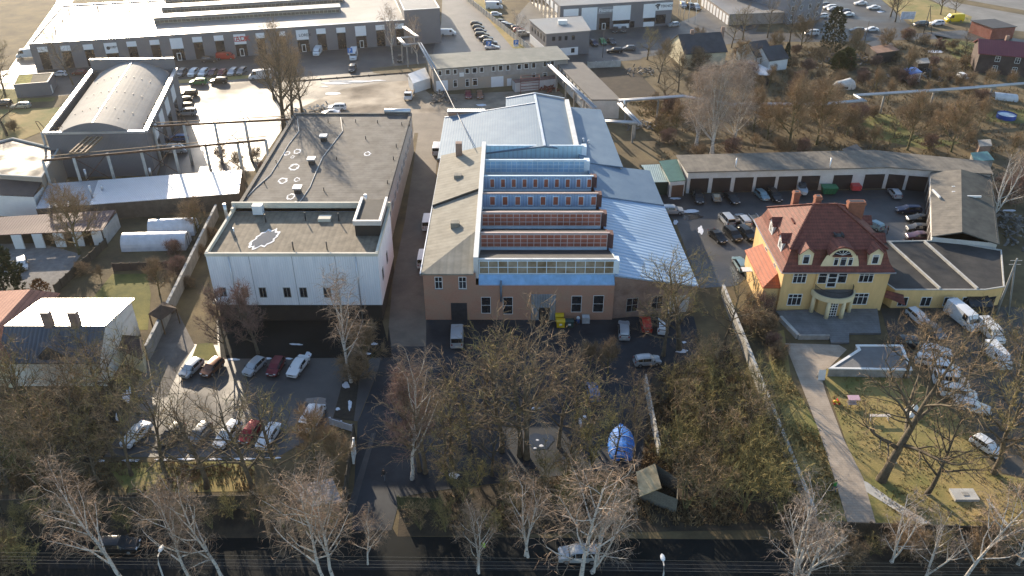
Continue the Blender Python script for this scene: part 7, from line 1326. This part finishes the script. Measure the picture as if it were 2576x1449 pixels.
def species():
    for i in range(3): TP['maple%d' % i] = bare_tree('maple_tree', 11 + i, 14, .26, BARK, (TWB, TWO, TWB)[i], n1=14, n2=6, n3=5, n4=2, first=.26, ang=(66, 30), l1=.52, trop1=.05, trop3=.05, w3=.042, w4=.030, wob=.10, l2=.50)
    for i in range(2): TP['big%d' % i] = bare_tree('gnarled_tree', 31 + i, 14, .34, BARK, (TWO, TWB)[i], n1=13, n2=8, n3=7, n4=3, first=.26, ang=(68, 34), l1=.54, trop1=.04, trop3=.05, wob=.13)
    for i in range(2): TP['tall%d' % i] = bare_tree('poplar_tree', 41 + i, 22, .42, BARK, TWB, n1=20, n2=8, n3=7, n4=3, first=.22, ang=(58, 26), l1=.36, trop1=.12, trop3=.06, l3=1.3, w3=.045, w4=.034)
    for i in range(3): TP['birch%d' % i] = bare_tree('birch_tree', 51 + i, 15, .17, BIRCHB, TWP, n1=15, n2=9, n3=5, n4=2, first=.26, ang=(46, 22), l1=.40, trop1=.08, droop=.42, l3=1.05, w3=.032, w4=.024, wob=.09, thin=True)
    TP['birchm'] = bare_tree('birch_tree', 61, 14, .16, BIRCHB, TWP, stems=2, spread=.22, n1=15, n2=8, n3=5, n4=2, first=.25, ang=(46, 22), l1=.34, trop1=.08, droop=.4, l3=1.0, w3=.032, w4=.024, thin=True)
    TP['birchx'] = bare_tree('birch_tree', 62, 14, .16, BIRCHB, TWG, stems=3, spread=.30, n1=14, n2=7, n3=5, n4=2, first=.2, ang=(50, 25), l1=.36, trop1=.06, droop=.3, l3=.9, w3=.03, w4=.022, thin=True)
    TP['weep'] = bare_tree('weeping_birch', 65, 20, .22, BIRCHB, TWG, stems=3, spread=.16, n1=20, n2=9, n3=7, n4=3, first=.18, ang=(48, 24), l1=.34, trop1=.10, droop=.55, l3=1.7, w3=.045, w4=.034, thin=True)
    for i in range(3): TP['scrub%d' % i] = bare_tree('scrub_tree', 71 + i, 8.5, .09, BARKM, (TWO, TWB, TWO)[i], stems=4, spread=.26, n1=16, n2=5, n3=4, n4=1, first=.2, ang=(60, 28), l1=.42, trop1=.06, trop3=.05, l3=.95, w3=.042, w4=.032, fork=.85, wob=.16)
    for i in range(2): TP['orch%d' % i] = bare_tree('fruit_tree', 81 + i, 8, .16, BARKM, TWB, n1=13, n2=9, n3=8, n4=5, first=.25, ang=(62, 30), l1=.48, trop1=.06, trop3=.12, l3=1.0, w3=.04, w4=.03, fork=.7)
    for i in range(2): TP['bush%d' % i] = bare_tree('shrub', 91 + i, 3.6, .04, BARK, (TWB, TWR)[i], stems=6, spread=.5, n1=22, n2=6, n3=6, n4=4, first=.05, ang=(50, 28), l1=.5, trop1=.06, l3=.6, w3=.03, w4=.022, fork=.8, wob=.1)
    for i in range(2): TP['dark%d' % i] = bare_tree('lime_tree', 95 + i, 11, .2, BARK, TWR, n1=15, n2=9, n3=8, n4=5, first=.2, ang=(48, 20), l1=.36, trop1=.12, trop3=.12, l3=.8)
    TP['spruce'] = conifer('spruce', 5, 9, 2.0, NEED, 500); TP['thuja'] = conifer('thuja', 6, 8, 3.0, THUJ, 1300, 'dome', .55); TP['pine'] = conifer('pine_tree', 7, 13, 3.4, mat('pine_needles', (.03, .03, .012), .85, 0, 0, .6, (.085, .075, .03)), 700, 'dome', .7); TP['rusty'] = conifer('rusty_shrub', 8, 3, 1.7, ORANGE, 260, 'dome', .4)
    TP['box'] = conifer('evergreen_shrub', 9, 5, 2.6, mat('yellowish_evergreen', (.03, .04, .012), .85, 0, 0, .6, (.10, .095, .02)), 600, 'dome', .5)
species()
RNG = random.Random(77)
def tree(sp, x, y, ytop, label, group=None, cat='tree', lean=0.0, rz=None, wide=1.0):
    b = at(x, y); h = height_to(b, ytop) if ytop > -200 else 20; t = TP[sp]; s_ = max(.25, h / t['_h'])
    if t['_used']: t = copy_tree(TP[sp])
    TP[sp]['_used'] = 1; t.location = (b.x, b.y, 0); t.scale = (s_ * wide, s_ * wide, s_)
    t.rotation_euler = (0, R(lean), 0) if lean else (0, 0, RNG.uniform(0, 6.28) if rz is None else rz)
    if lean: t.rotation_euler = (0, R(lean), 0)
    props(t, label, cat, group); return t
ROADB = 'birches along the foreground road'
for it in [
 ('birch0', 322, 1480, 1115, 'white birch leaning left over the black car on the road', ROADB, 'tree', -11), ('birch1', 480, 1462, 1172, 'forked white birch just right of the left street lamp', ROADB, 'tree', -5), ('birch2', 566, 1462, 1150, 'slim white birch second right of the left street lamp', ROADB, 'tree', -4),
 ('birch1', 820, 1475, 1135, 'tall white birch in front of the brick gate hut', ROADB, 'tree', -6), ('birch0', 843, 1470, 1128, 'slender white birch touching the gate hut birch on its right', ROADB), ('birch2', 925, 1420, 1262, 'low young birch at the mouth of the driveway', ROADB),
 ('birchm', 1203, 1440, 1225, 'twin-stemmed birch left of the hi-vis person', ROADB), ('birchm', 1325, 1400, 1160, 'twin-stemmed birch right of the hi-vis person', ROADB), ('birch1', 1458, 1470, 1130, 'broad white birch standing over the silver SUV', ROADB, 'tree', 0, None, 1.25), ('birchx', 1490, 1440, 1200, 'birch with long limbs reaching right over the dark road', ROADB, 'tree', 14),
 ('birch2', 1036, 1206, 850, 'single white-stemmed birch between driveway and maple grove', None), ('birch0', 884, 962, 648, 'tall white birch in front of the white ribbed building', None),
 ('birchx', 1996, 1470, 1185, 'thin birch standing left of the villa path end', ROADB), ('birchx', 2020, 1480, 1235, 'birch pair crossing the pale concrete wall end', ROADB), ('birchx', 2242, 1415, 1225, 'wide-forked birch below the villa path', ROADB, 'tree', 6), ('birch1', 2416, 1468, 1165, 'white birch leaning right beside the concrete slab', ROADB, 'tree', 7), ('birchx', 2330, 1450, 1270, 'thin birch between the wide-forked one and the leaning one', ROADB), ('birchx', 2560, 1420, 1230, 'birch at the lower right corner', ROADB),
 ('birchx', 2497, 548, 335, 'tall leaning white birch right of the garage block', None, 'tree', 9), ('birch1', 990, 160, -10, 'birch before the grey end block, left of a pair', None), ('birch2', 1052, 162, 20, 'birch before the grey end block, right of a pair', None),
 ('weep', 1790, 388, 98, 'great pale weeping birch behind the garage row', 'stems of the weeping birch clump'), ('weep', 1845, 372, 118, 'weeping birch on the right of the pale clump behind the garages', 'stems of the weeping birch clump'), ('weep', 1752, 366, 125, 'weeping birch on the left of the pale clump behind the garages', 'stems of the weeping birch clump'),
 ('tall0', 716, 328, 25, 'tallest bare tree at the corner of the flat grey hall', None, 'tree', 0, None, 1.1), ('tall1', 737, 306, 60, 'tall bare tree just behind the tallest one by the flat hall'), ('tall0', 760, 282, 100, 'bare tree right of the tallest pair by the flat hall', None), ('tall1', 690, 250, 70, 'bare tree behind the tall pair, near the white van', None),
 ('maple0', 184, 214, 62, 'bare tree leaning left beside the moss-roofed box', None, 'tree', -8), ('maple1', 18, 342, 150, 'dark bare tree at the left edge above the brick building', None), ('maple2', 14, 242, 90, 'bare tree at the left edge near the beige estate', None), ('big0', -12, 230, 60, 'bare tree cut by the left edge far up', None), ('bush0', 36, 330, 300, 'dark bush under the left-edge tree', None, 'shrub'),
 ('dark0', 572, 892, 700, 'dark lime tree at the left before the white ribbed building', 'limes before the white building'), ('dark1', 650, 890, 690, 'dark lime tree second before the white ribbed building', 'limes before the white building'),
 ('orch0', 200, 640, 462, 'bare fruit tree spreading over the carport', None), ('orch1', 497, 585, 490, 'small bare tree behind the polytunnels near the wall', None), ('orch0', 402, 742, 648, 'bare fruit tree right of the yellow lawn', None), ('orch1', 255, 705, 665, 'tiny bare tree at the top of the yellow lawn', None), ('bush1', 452, 690, 640, 'reddish shrub below the near polytunnel', None, 'shrub'), ('bush1', 440, 640, 600, 'reddish shrub between polytunnel door and wall', None, 'shrub'),
 ('thuja', 14, 738, 618, 'big round dark green conifer at the left edge', None), ('rusty', 104, 738, 706, 'rusty orange shrub on the gravel corner', None, 'shrub'), ('bush0', 210, 690, 655, 'bare shrub by the garden fence of the gravel yard', None, 'shrub'),
 # left-hand lot row
 ('maple1', 428, 1214, 945, 'dark maple, first tree of the row along the near parked cars', 'maples along the near parked cars'), ('maple0', 520, 1228, 935, 'dark maple, second tree of the row along the near parked cars', 'maples along the near parked cars'), ('maple2', 637, 1240, 930, 'dark maple, third tree of the row along the near parked cars', 'maples along the near parked cars'), ('maple1', 712, 1226, 965, 'maple at the right end of the row along the near parked cars', 'maples along the near parked cars'),
 ('orch1', 792, 1155, 1020, 'golden-brown small tree beside the white van with a rack', None), ('orch0', 845, 1185, 1075, 'golden-brown small tree above the gate hut', None), ('bush0', 900, 955, 880, 'bare bush at the foot of the white building birch', None, 'shrub'), ('orch1', 925, 925, 800, 'small twiggy tree behind the white building birch', None),
 # middle grove
 ('maple0', 1325, 1153, 788, 'tall maple with thick trunk in the middle grove', 'maples of the middle grove'), ('maple2', 1308, 1146, 800, 'slim maple touching the thick one in the middle grove', 'maples of the middle grove'), ('maple1', 1262, 1135, 810, 'maple on the left of the middle grove', 'maples of the middle grove'), ('maple2', 1406, 1125, 880, 'maple on the right of the middle grove', 'maples of the middle grove'), ('maple0', 1180, 1130, 890, 'maple between the driveway birch and middle grove', 'maples of the middle grove'), ('maple1', 1140, 1180, 960, 'lower maple at the near left of the middle grove', 'maples of the middle grove'), ('maple0', 1450, 1060, 860, 'maple behind the faded blue car', 'maples of the middle grove'), ('maple2', 1220, 1050, 830, 'maple at the back of the middle grove', 'maples of the middle grove'),
 ('dark1', 1056, 1185, 905, 'thin dark tree right behind the driveway birch', None), ('maple2', 1070, 1190, 940, 'second thin dark tree by the driveway birch', None),
 ('scrub0', 1490, 1172, 1010, 'brushy tree left of the blue tarpaulin boat', None), ('maple1', 1545, 1170, 975, 'thin-stemmed tree right in front of the blue tarpaulin boat', None, 'tree', 0, None, .62), ('maple2', 1592, 1166, 960, 'thin-stemmed tree on the right flank of the blue boat', None, 'tree', 0, None, .6), ('orch0', 1530, 940, 850, 'mossy small tree before the silver estate', None), ('orch1', 1485, 925, 855, 'mossy low tree in the shaded factory yard', None),
 ('big0', 1708, 880, 608, 'gnarled mossy tree before the blue wing corner', None), ('big1', 1668, 895, 690, 'leaning mossy tree left of the gnarled one', None), ('maple1', 1822, 872, 690, 'bare tree at the far end of the pale concrete wall', None), ('orch0', 1880, 800, 735, 'reddish bare shrubs at the villa corner', None), ('bush1', 1915, 790, 735, 'reddish brushwood below the villa lean-to', None, 'shrub'), ('bush0', 1900, 840, 770, 'bare brushwood beside the wall near the villa', None, 'shrub'),
 # villa lawn and lot
 ('big1', 2216, 1208, 790, 'thick-trunked maple leaning right on the villa lawn', None, 'tree', 9), ('maple0', 2332, 1242, 975, 'double-trunked maple right of the leaning one', None, 'tree', 8), ('big0', 2500, 1190, 900, 'dark twisted tree beside the white car at the lawn corner', None), ('maple2', 2520, 1080, 800, 'bare tree over the crowded lot at right', None), ('big1', 2275, 950, 765, 'mossy tree over the pavilion roof', None), ('maple1', 2420, 1000, 790, 'bare tree among the vans of the crowded lot', None), ('big0', 2560, 960, 750, 'bare tree at the right edge behind the vans', None), ('big1', 2570, 1250, 985, 'big bare tree cut by the right edge', None), ('maple0', 2350, 850, 770, 'small bare tree close to the annexe lot', None),
 # gardens upper right
 ('maple2', 1656, 208, 82, 'leaning bare tree at the ploughed plot', None, 'tree', 6), ('maple0', 1705, 232, 105, 'bare tree right of the ploughed plot', None), ('big0', 1628, 150, 60, 'bare tree before the showroom lot', None), ('pine', 2088, 132, 20, 'dull olive pine by the street', None), ('spruce', 1974, 168, 108, 'small dark spruce in the gardens', None), ('box', 2126, 170, 122, 'rounded evergreen beside the rusty-roofed garden house', None), ('box', 2108, 175, 132, 'yellowish evergreen left of the rounded one', None),
 ('maple0', 1985, 112, -5, 'bare street tree left of the tall apartment block', None), ('maple2', 1930, 95, -20, 'bare street tree before the pinkish block', None), ('big1', 1868, 100, 5, 'dark spreading tree above the white cottage', None), ('maple1', 1840, 120, 20, 'dark bare tree behind the cream cottage', None), ('maple0', 2040, 95, 0, 'bare tree before the tall apartment block', None),
 ('tall1', 2240, 42, -60, 'dark double trunk on the roadside lawn', None), ('tall0', 2252, 55, -70, 'dark tree right of the double trunk on the roadside lawn', None), ('tall1', 2366, 37, -70, 'single dark trunk by the highway', None), ('big0', 2402, 37, -30, 'spreading dark tree by the highway', None),
 ('orch0', 1985, 367, 182, 'tall orchard tree left of two behind the garages', 'bare orchard trees'), ('orch1', 2054, 364, 190, 'tall orchard tree right of two behind the garages', 'bare orchard trees'), ('orch0', 2282, 378, 225, 'broad orchard tree behind the bend of the garage row', 'bare orchard trees'), ('orch1', 2392, 382, 232, 'broad orchard tree left of the teal-roofed shed', 'bare orchard trees'), ('orch0', 2232, 263, 196, 'pinkish fruit tree beyond the pipeline', None), ('orch1', 2330, 250, 205, 'fruit tree beyond the pipeline, by the satellite dish', None), ('orch0', 2190, 385, 312, 'low orchard bush behind the garage roof', 'bare orchard trees'), ('orch1', 2130, 340, 260, 'orchard tree below the pipeline jog', 'bare orchard trees'), ('orch0', 2480, 230, 170, 'bare tree before the red-roofed brick house', None), ('orch1', 2540, 225, 175, 'bare tree at the brick house corner by the right edge', None),
 ('orch1', 2545, 400, 330, 'grey twiggy tree behind the leaning birch', None), ('bush1', 2540, 510, 430, 'reddish thicket right of the garage block', None, 'shrub'), ('bush1', 2570, 480, 400, 'reddish thicket at the right edge above the garage block', None, 'shrub'), ('orch0', 1895, 330, 215, 'bare tree on the right of the weeping birches', 'bare orchard trees'), ('orch1', 1930, 352, 250, 'bare bush tree between weeping birch and orchard', 'bare orchard trees'), ('orch0', 1700, 330, 250, 'brushwood tree left of the weeping birches', None),
 ('birchx', 1302, 112, 10, 'grey birch on the verge behind the panel fence', None), ('maple2', 1740, 150, 95, 'bare tree in front of the cream cottage gable', None), ('big1', 1672, 260, 170, 'dark brush tree beside the soil plot', None),
]: tree(*it)
def grove(spec, spots, hpx, label, group, cat='tree', jit=8):
    for i, (x, y) in enumerate(spots): tree(spec[i % len(spec)], x + RNG.uniform(-jit, jit), y + RNG.uniform(-jit, jit) * .6, y - hpx * RNG.uniform(.8, 1.15), label, group, cat)
grove(['maple0', 'maple1', 'maple2', 'scrub1'], [(20, 1085), (95, 1075), (165, 1080), (235, 1075), (300, 1060), (350, 1040), (55, 1150), (130, 1155), (205, 1150), (280, 1150), (20, 1215), (100, 1225), (180, 1225), (255, 1215), (330, 1195), (60, 1040), (200, 1040), (270, 1010)], 200, 'bare brown tree of the dense grove at the lower left', 'dense grove at the lower left')
grove(['scrub0', 'scrub2', 'scrub1'], [(1695, 1020), (1750, 990), (1815, 985), (1870, 1010), (1915, 1050), (1700, 1090), (1765, 1075), (1830, 1070), (1890, 1100), (1940, 1135), (1720, 1165), (1790, 1150), (1855, 1160), (1915, 1190), (1750, 1230), (1825, 1225), (1890, 1240), (1800, 1285), (1870, 1290), (1945, 1295), (1725, 1280), (1680, 1185), (1950, 1230), (1755, 930)], 135, 'olive scrub tree of the thicket left of the pale wall', 'thicket left of the pale wall')
grove(['maple1', 'maple2', 'maple0'], [(1120, 1205), (1240, 1200), (1435, 1195), (1495, 1120), (1600, 1060)], 190, 'thin bare tree filling the gaps of the middle grove', 'thin trees of the middle grove')
grove(['maple0', 'maple2', 'maple1'], [(1720, 1010), (1880, 1110), (1800, 1210)], 165, 'taller bare tree rising out of the thicket left of the pale wall', 'taller trees of the thicket')
grove(['orch1', 'maple0', 'orch0'], [(1860, 170), (1900, 190), (1955, 150), (2020, 120), (2060, 175), (2150, 150), (2230, 140), (2300, 130), (2280, 200), (2370, 215), (2440, 240), (2460, 320), (2350, 340), (2240, 350), (2100, 340), (1960, 330), (1820, 250), (1680, 170), (1760, 130), (2420, 130), (2200, 240)], 78, 'bare tree of the belt behind the garages', 'bare tree belt behind the garages')
grove(['scrub1', 'scrub0'], [(1140, 1215), (1200, 1215), (1255, 1220), (1375, 1215), (1430, 1215), (1520, 1290), (1350, 1260), (1160, 1270), (1260, 1280), (1420, 1285), (1460, 1250), (1300, 1300), (1560, 1310)], 90, 'low brushy tree behind the road birches', 'brush behind the road birches')
grove(['scrub0', 'bush0', 'scrub2'], [(30, 1420), (-10, 1450), (90, 1440)], 110, 'olive bush tree at the lower left corner', 'bushes at the lower left corner')
grove(['scrub1', 'scrub2'], [(720, 1330), (780, 1340), (400, 1320), (460, 1325), (250, 1310), (120, 1320), (640, 1320), (60, 1330), (190, 1335), (330, 1335), (540, 1335), (590, 1310), (690, 1290), (840, 1330), (1060, 1330), (1120, 1335), (1180, 1330), (1240, 1340)], 75, 'dark roadside scrub in front of the board fences on the left', 'scrub along the roadside verge')
grove(['scrub2', 'bush0'], [(2080, 1400), (2130, 1420), (2190, 1400), (2280, 1390), (2360, 1400), (2460, 1395), (2540, 1390), (2040, 1395)], 70, 'dark scrub below the lawn fence', 'scrub below the lawn fence', 'shrub')
grove(['bush0', 'bush1', 'orch1'], [(1760, 395), (1840, 388), (1900, 380), (1960, 384), (2020, 380), (2090, 372), (2160, 350), (2340, 372), (2430, 372), (2070, 300), (2010, 290), (1950, 290), (2200, 300), (2380, 300), (2440, 290), (2100, 250), (2000, 230), (2380, 240), (2430, 330), (1680, 360), (1655, 330), (1720, 300)], 42, 'brown garden shrub behind the garage row', 'garden shrubs behind the garages', 'shrub')
grove(['orch0', 'bush0', 'orch1', 'bush1'], [(1735, 250), (1770, 225), (1900, 245), (1870, 210), (1940, 215), (2040, 260), (2100, 290), (2160, 310), (2260, 320), (2340, 310), (2420, 260), (2470, 270), (2010, 330), (1860, 300), (1640, 290), (1690, 290), (1720, 190), (1760, 170)], 62, 'leafless brush tree in the garden belt', 'leafless brush of the garden belt', 'tree')
grove(['bush0', 'bush1'], [(2000, 165), (2030, 175), (1950, 180), (2140, 165), (2250, 150), (2350, 165), (2420, 170), (2170, 205), (2110, 205), (2300, 215), (2440, 205), (1900, 140), (1860, 140), (2010, 140), (2060, 150), (2150, 100), (2270, 95)], 30, 'low dark bush near the street gardens', 'bushes near the street gardens', 'shrub')
grove(['bush0', 'bush1'], [(2060, 195), (2020, 205), (1990, 195), (2160, 190), (2240, 195), (2270, 205), (2350, 195), (2390, 205), (2420, 215), (2200, 165), (2330, 110), (2360, 118), (2390, 125), (2290, 100)], 30, 'dark bush among the garden shacks', 'bushes among the garden shacks', 'shrub')
grove(['bush0', 'bush1'], [(1955, 905), (1950, 870), (1935, 830)], 40, 'low brush between the pale wall and the path', 'brush between wall and path', 'shrub')
grove(['bush0'], [(480, 560), (530, 600), (500, 640), (470, 720), (430, 790)], 30, 'low brush along the concrete wall by the polytunnels', 'brush along the concrete wall', 'shrub')
grove(['bush1', 'bush0'], [(560, 395), (640, 400), (660, 430), (590, 410)], 28, 'weedy bush beside the gantry end', 'weeds beside the gantry', 'shrub')
def tufts(name, label, px, n, m_, seed, h=(.15, .4)):
    rs = np.random.RandomState(seed); P = np.array([[at(x, y).x, at(x, y).y] for x, y in px]); lo, hi = P.min(0), P.max(0); v, f = [], []
    while len(f) < n * 3:
        q = lo + (hi - lo) * rs.rand(2); c = False; j = len(P) - 1
        for i in range(len(P)):
            if (P[i][1] > q[1]) != (P[j][1] > q[1]) and q[0] < (P[j][0] - P[i][0]) * (q[1] - P[i][1]) / (P[j][1] - P[i][1]) + P[i][0]: c = not c
            j = i
        if not c or math.sin(q[0] * .55 + 2 * math.sin(q[1] * .31)) + math.sin(q[1] * .7 + q[0] * .2) < rs.uniform(-1.6, 1.2): continue
        for k in range(3):
            a = rs.uniform(0, 6.28); hh = rs.uniform(*h); b = q + rs.normal(size=2) * .12; d = np.array([math.cos(a), math.sin(a)]) * .07; t = b + rs.normal(size=2) * hh * .5; i0 = len(v)
            v += [(b[0] - d[0], b[1] - d[1], .03), (b[0] + d[0], b[1] + d[1], .03), (t[0], t[1], .05 + hh)]; f.append((i0, i0 + 1, i0 + 2))
    me = bpy.data.meshes.new(name); me.from_pydata(v, [], f); me.materials.append(m_); o = bpy.data.objects.new(name, me); COL.objects.link(o); props(o, label, None, None, 'stuff')
STRAW = mat('straw_blades', (.10, .085, .025), .9, 0, 0, 1.2, (.38, .27, .12)); DRYB = mat('dry_stalks', (.07, .05, .025), .9, 0, 0, 1.0, (.30, .20, .10))
tufts('grass', 'tufts of winter grass on the villa lawn', [(2110, 940), (2290, 945), (2420, 1060), (2500, 1190), (2640, 1240), (2640, 1330), (2260, 1318), (2180, 1215), (2090, 1000)], 2200, STRAW, 3, (.06, .18))
tufts('grass', 'tufts of grass along the strip between pale wall and path', [(1990, 950), (2060, 1080), (2128, 1310), (2062, 1312), (2020, 1200), (1945, 960), (1935, 840)], 1800, STRAW, 4, (.08, .25))
tufts('grass', 'dry stalks all over the garden belt', [(1660, 415), (1640, 330), (1600, 250), (1900, 240), (2576, 225), (2640, 300), (2640, 420), (2470, 398), (1940, 378), (1700, 385)], 4000, DRYB, 5, (.3, .8))
tufts('grass', 'dry stalks among the garden shacks', [(1880, 130), (2080, 110), (2320, 105), (2450, 120), (2450, 210), (2200, 235), (1900, 240)], 5000, DRYB, 6, (.3, .9))
tufts('grass', 'tall dry grass in the thicket left of the pale wall', [(1650, 960), (1770, 900), (1840, 880), (1985, 1140), (2040, 1315), (1120, 1340), (1120, 1240), (1612, 1180)], 6000, DRYB, 7, (.2, .7))
tufts('grass', 'dry grass under the dense grove at the lower left', [(-60, 1000), (330, 1010), (255, 1160), (640, 1170), (640, 1236), (-60, 1240)], 4000, DRYB, 8, (.2, .5))
tufts('grass', 'straw on the meadow below the twin pipes', [(1580, 258), (1700, 250), (1712, 320), (1660, 345), (1625, 310)], 1500, STRAW, 9, (.2, .5))
for k in list(TP):
    if not TP[k]['_used']:
        for c in list(TP[k].children): bpy.data.objects.remove(c)
        bpy.data.objects.remove(TP[k])
for o in S.objects:
    for q in ('_rz', '_used', '_h', '_p'):
        if q in o: del o[q]
# ------------------------------------------------------------------ the air: thin even haze in one closed box
hz = MB().box(-700, 700, -120, 900, -1.0, 110.0).build('haze', [], None, uv=False); hz['kind'] = 'stuff'; hz['label'] = 'thin pale winter haze'
hm_ = bpy.data.materials.new('haze_air'); hm_.use_nodes = True; n_ = hm_.node_tree; n_.nodes.remove(n_.nodes['Principled BSDF'])
pv_ = n_.nodes.new('ShaderNodeVolumePrincipled'); pv_.inputs['Color'].default_value = (1, .97, .93, 1); pv_.inputs['Density'].default_value = .0001; pv_.inputs['Anisotropy'].default_value = .8
n_.links.new(pv_.outputs[0], n_.nodes['Material Output'].inputs['Volume']); hz.data.materials.append(hm_)
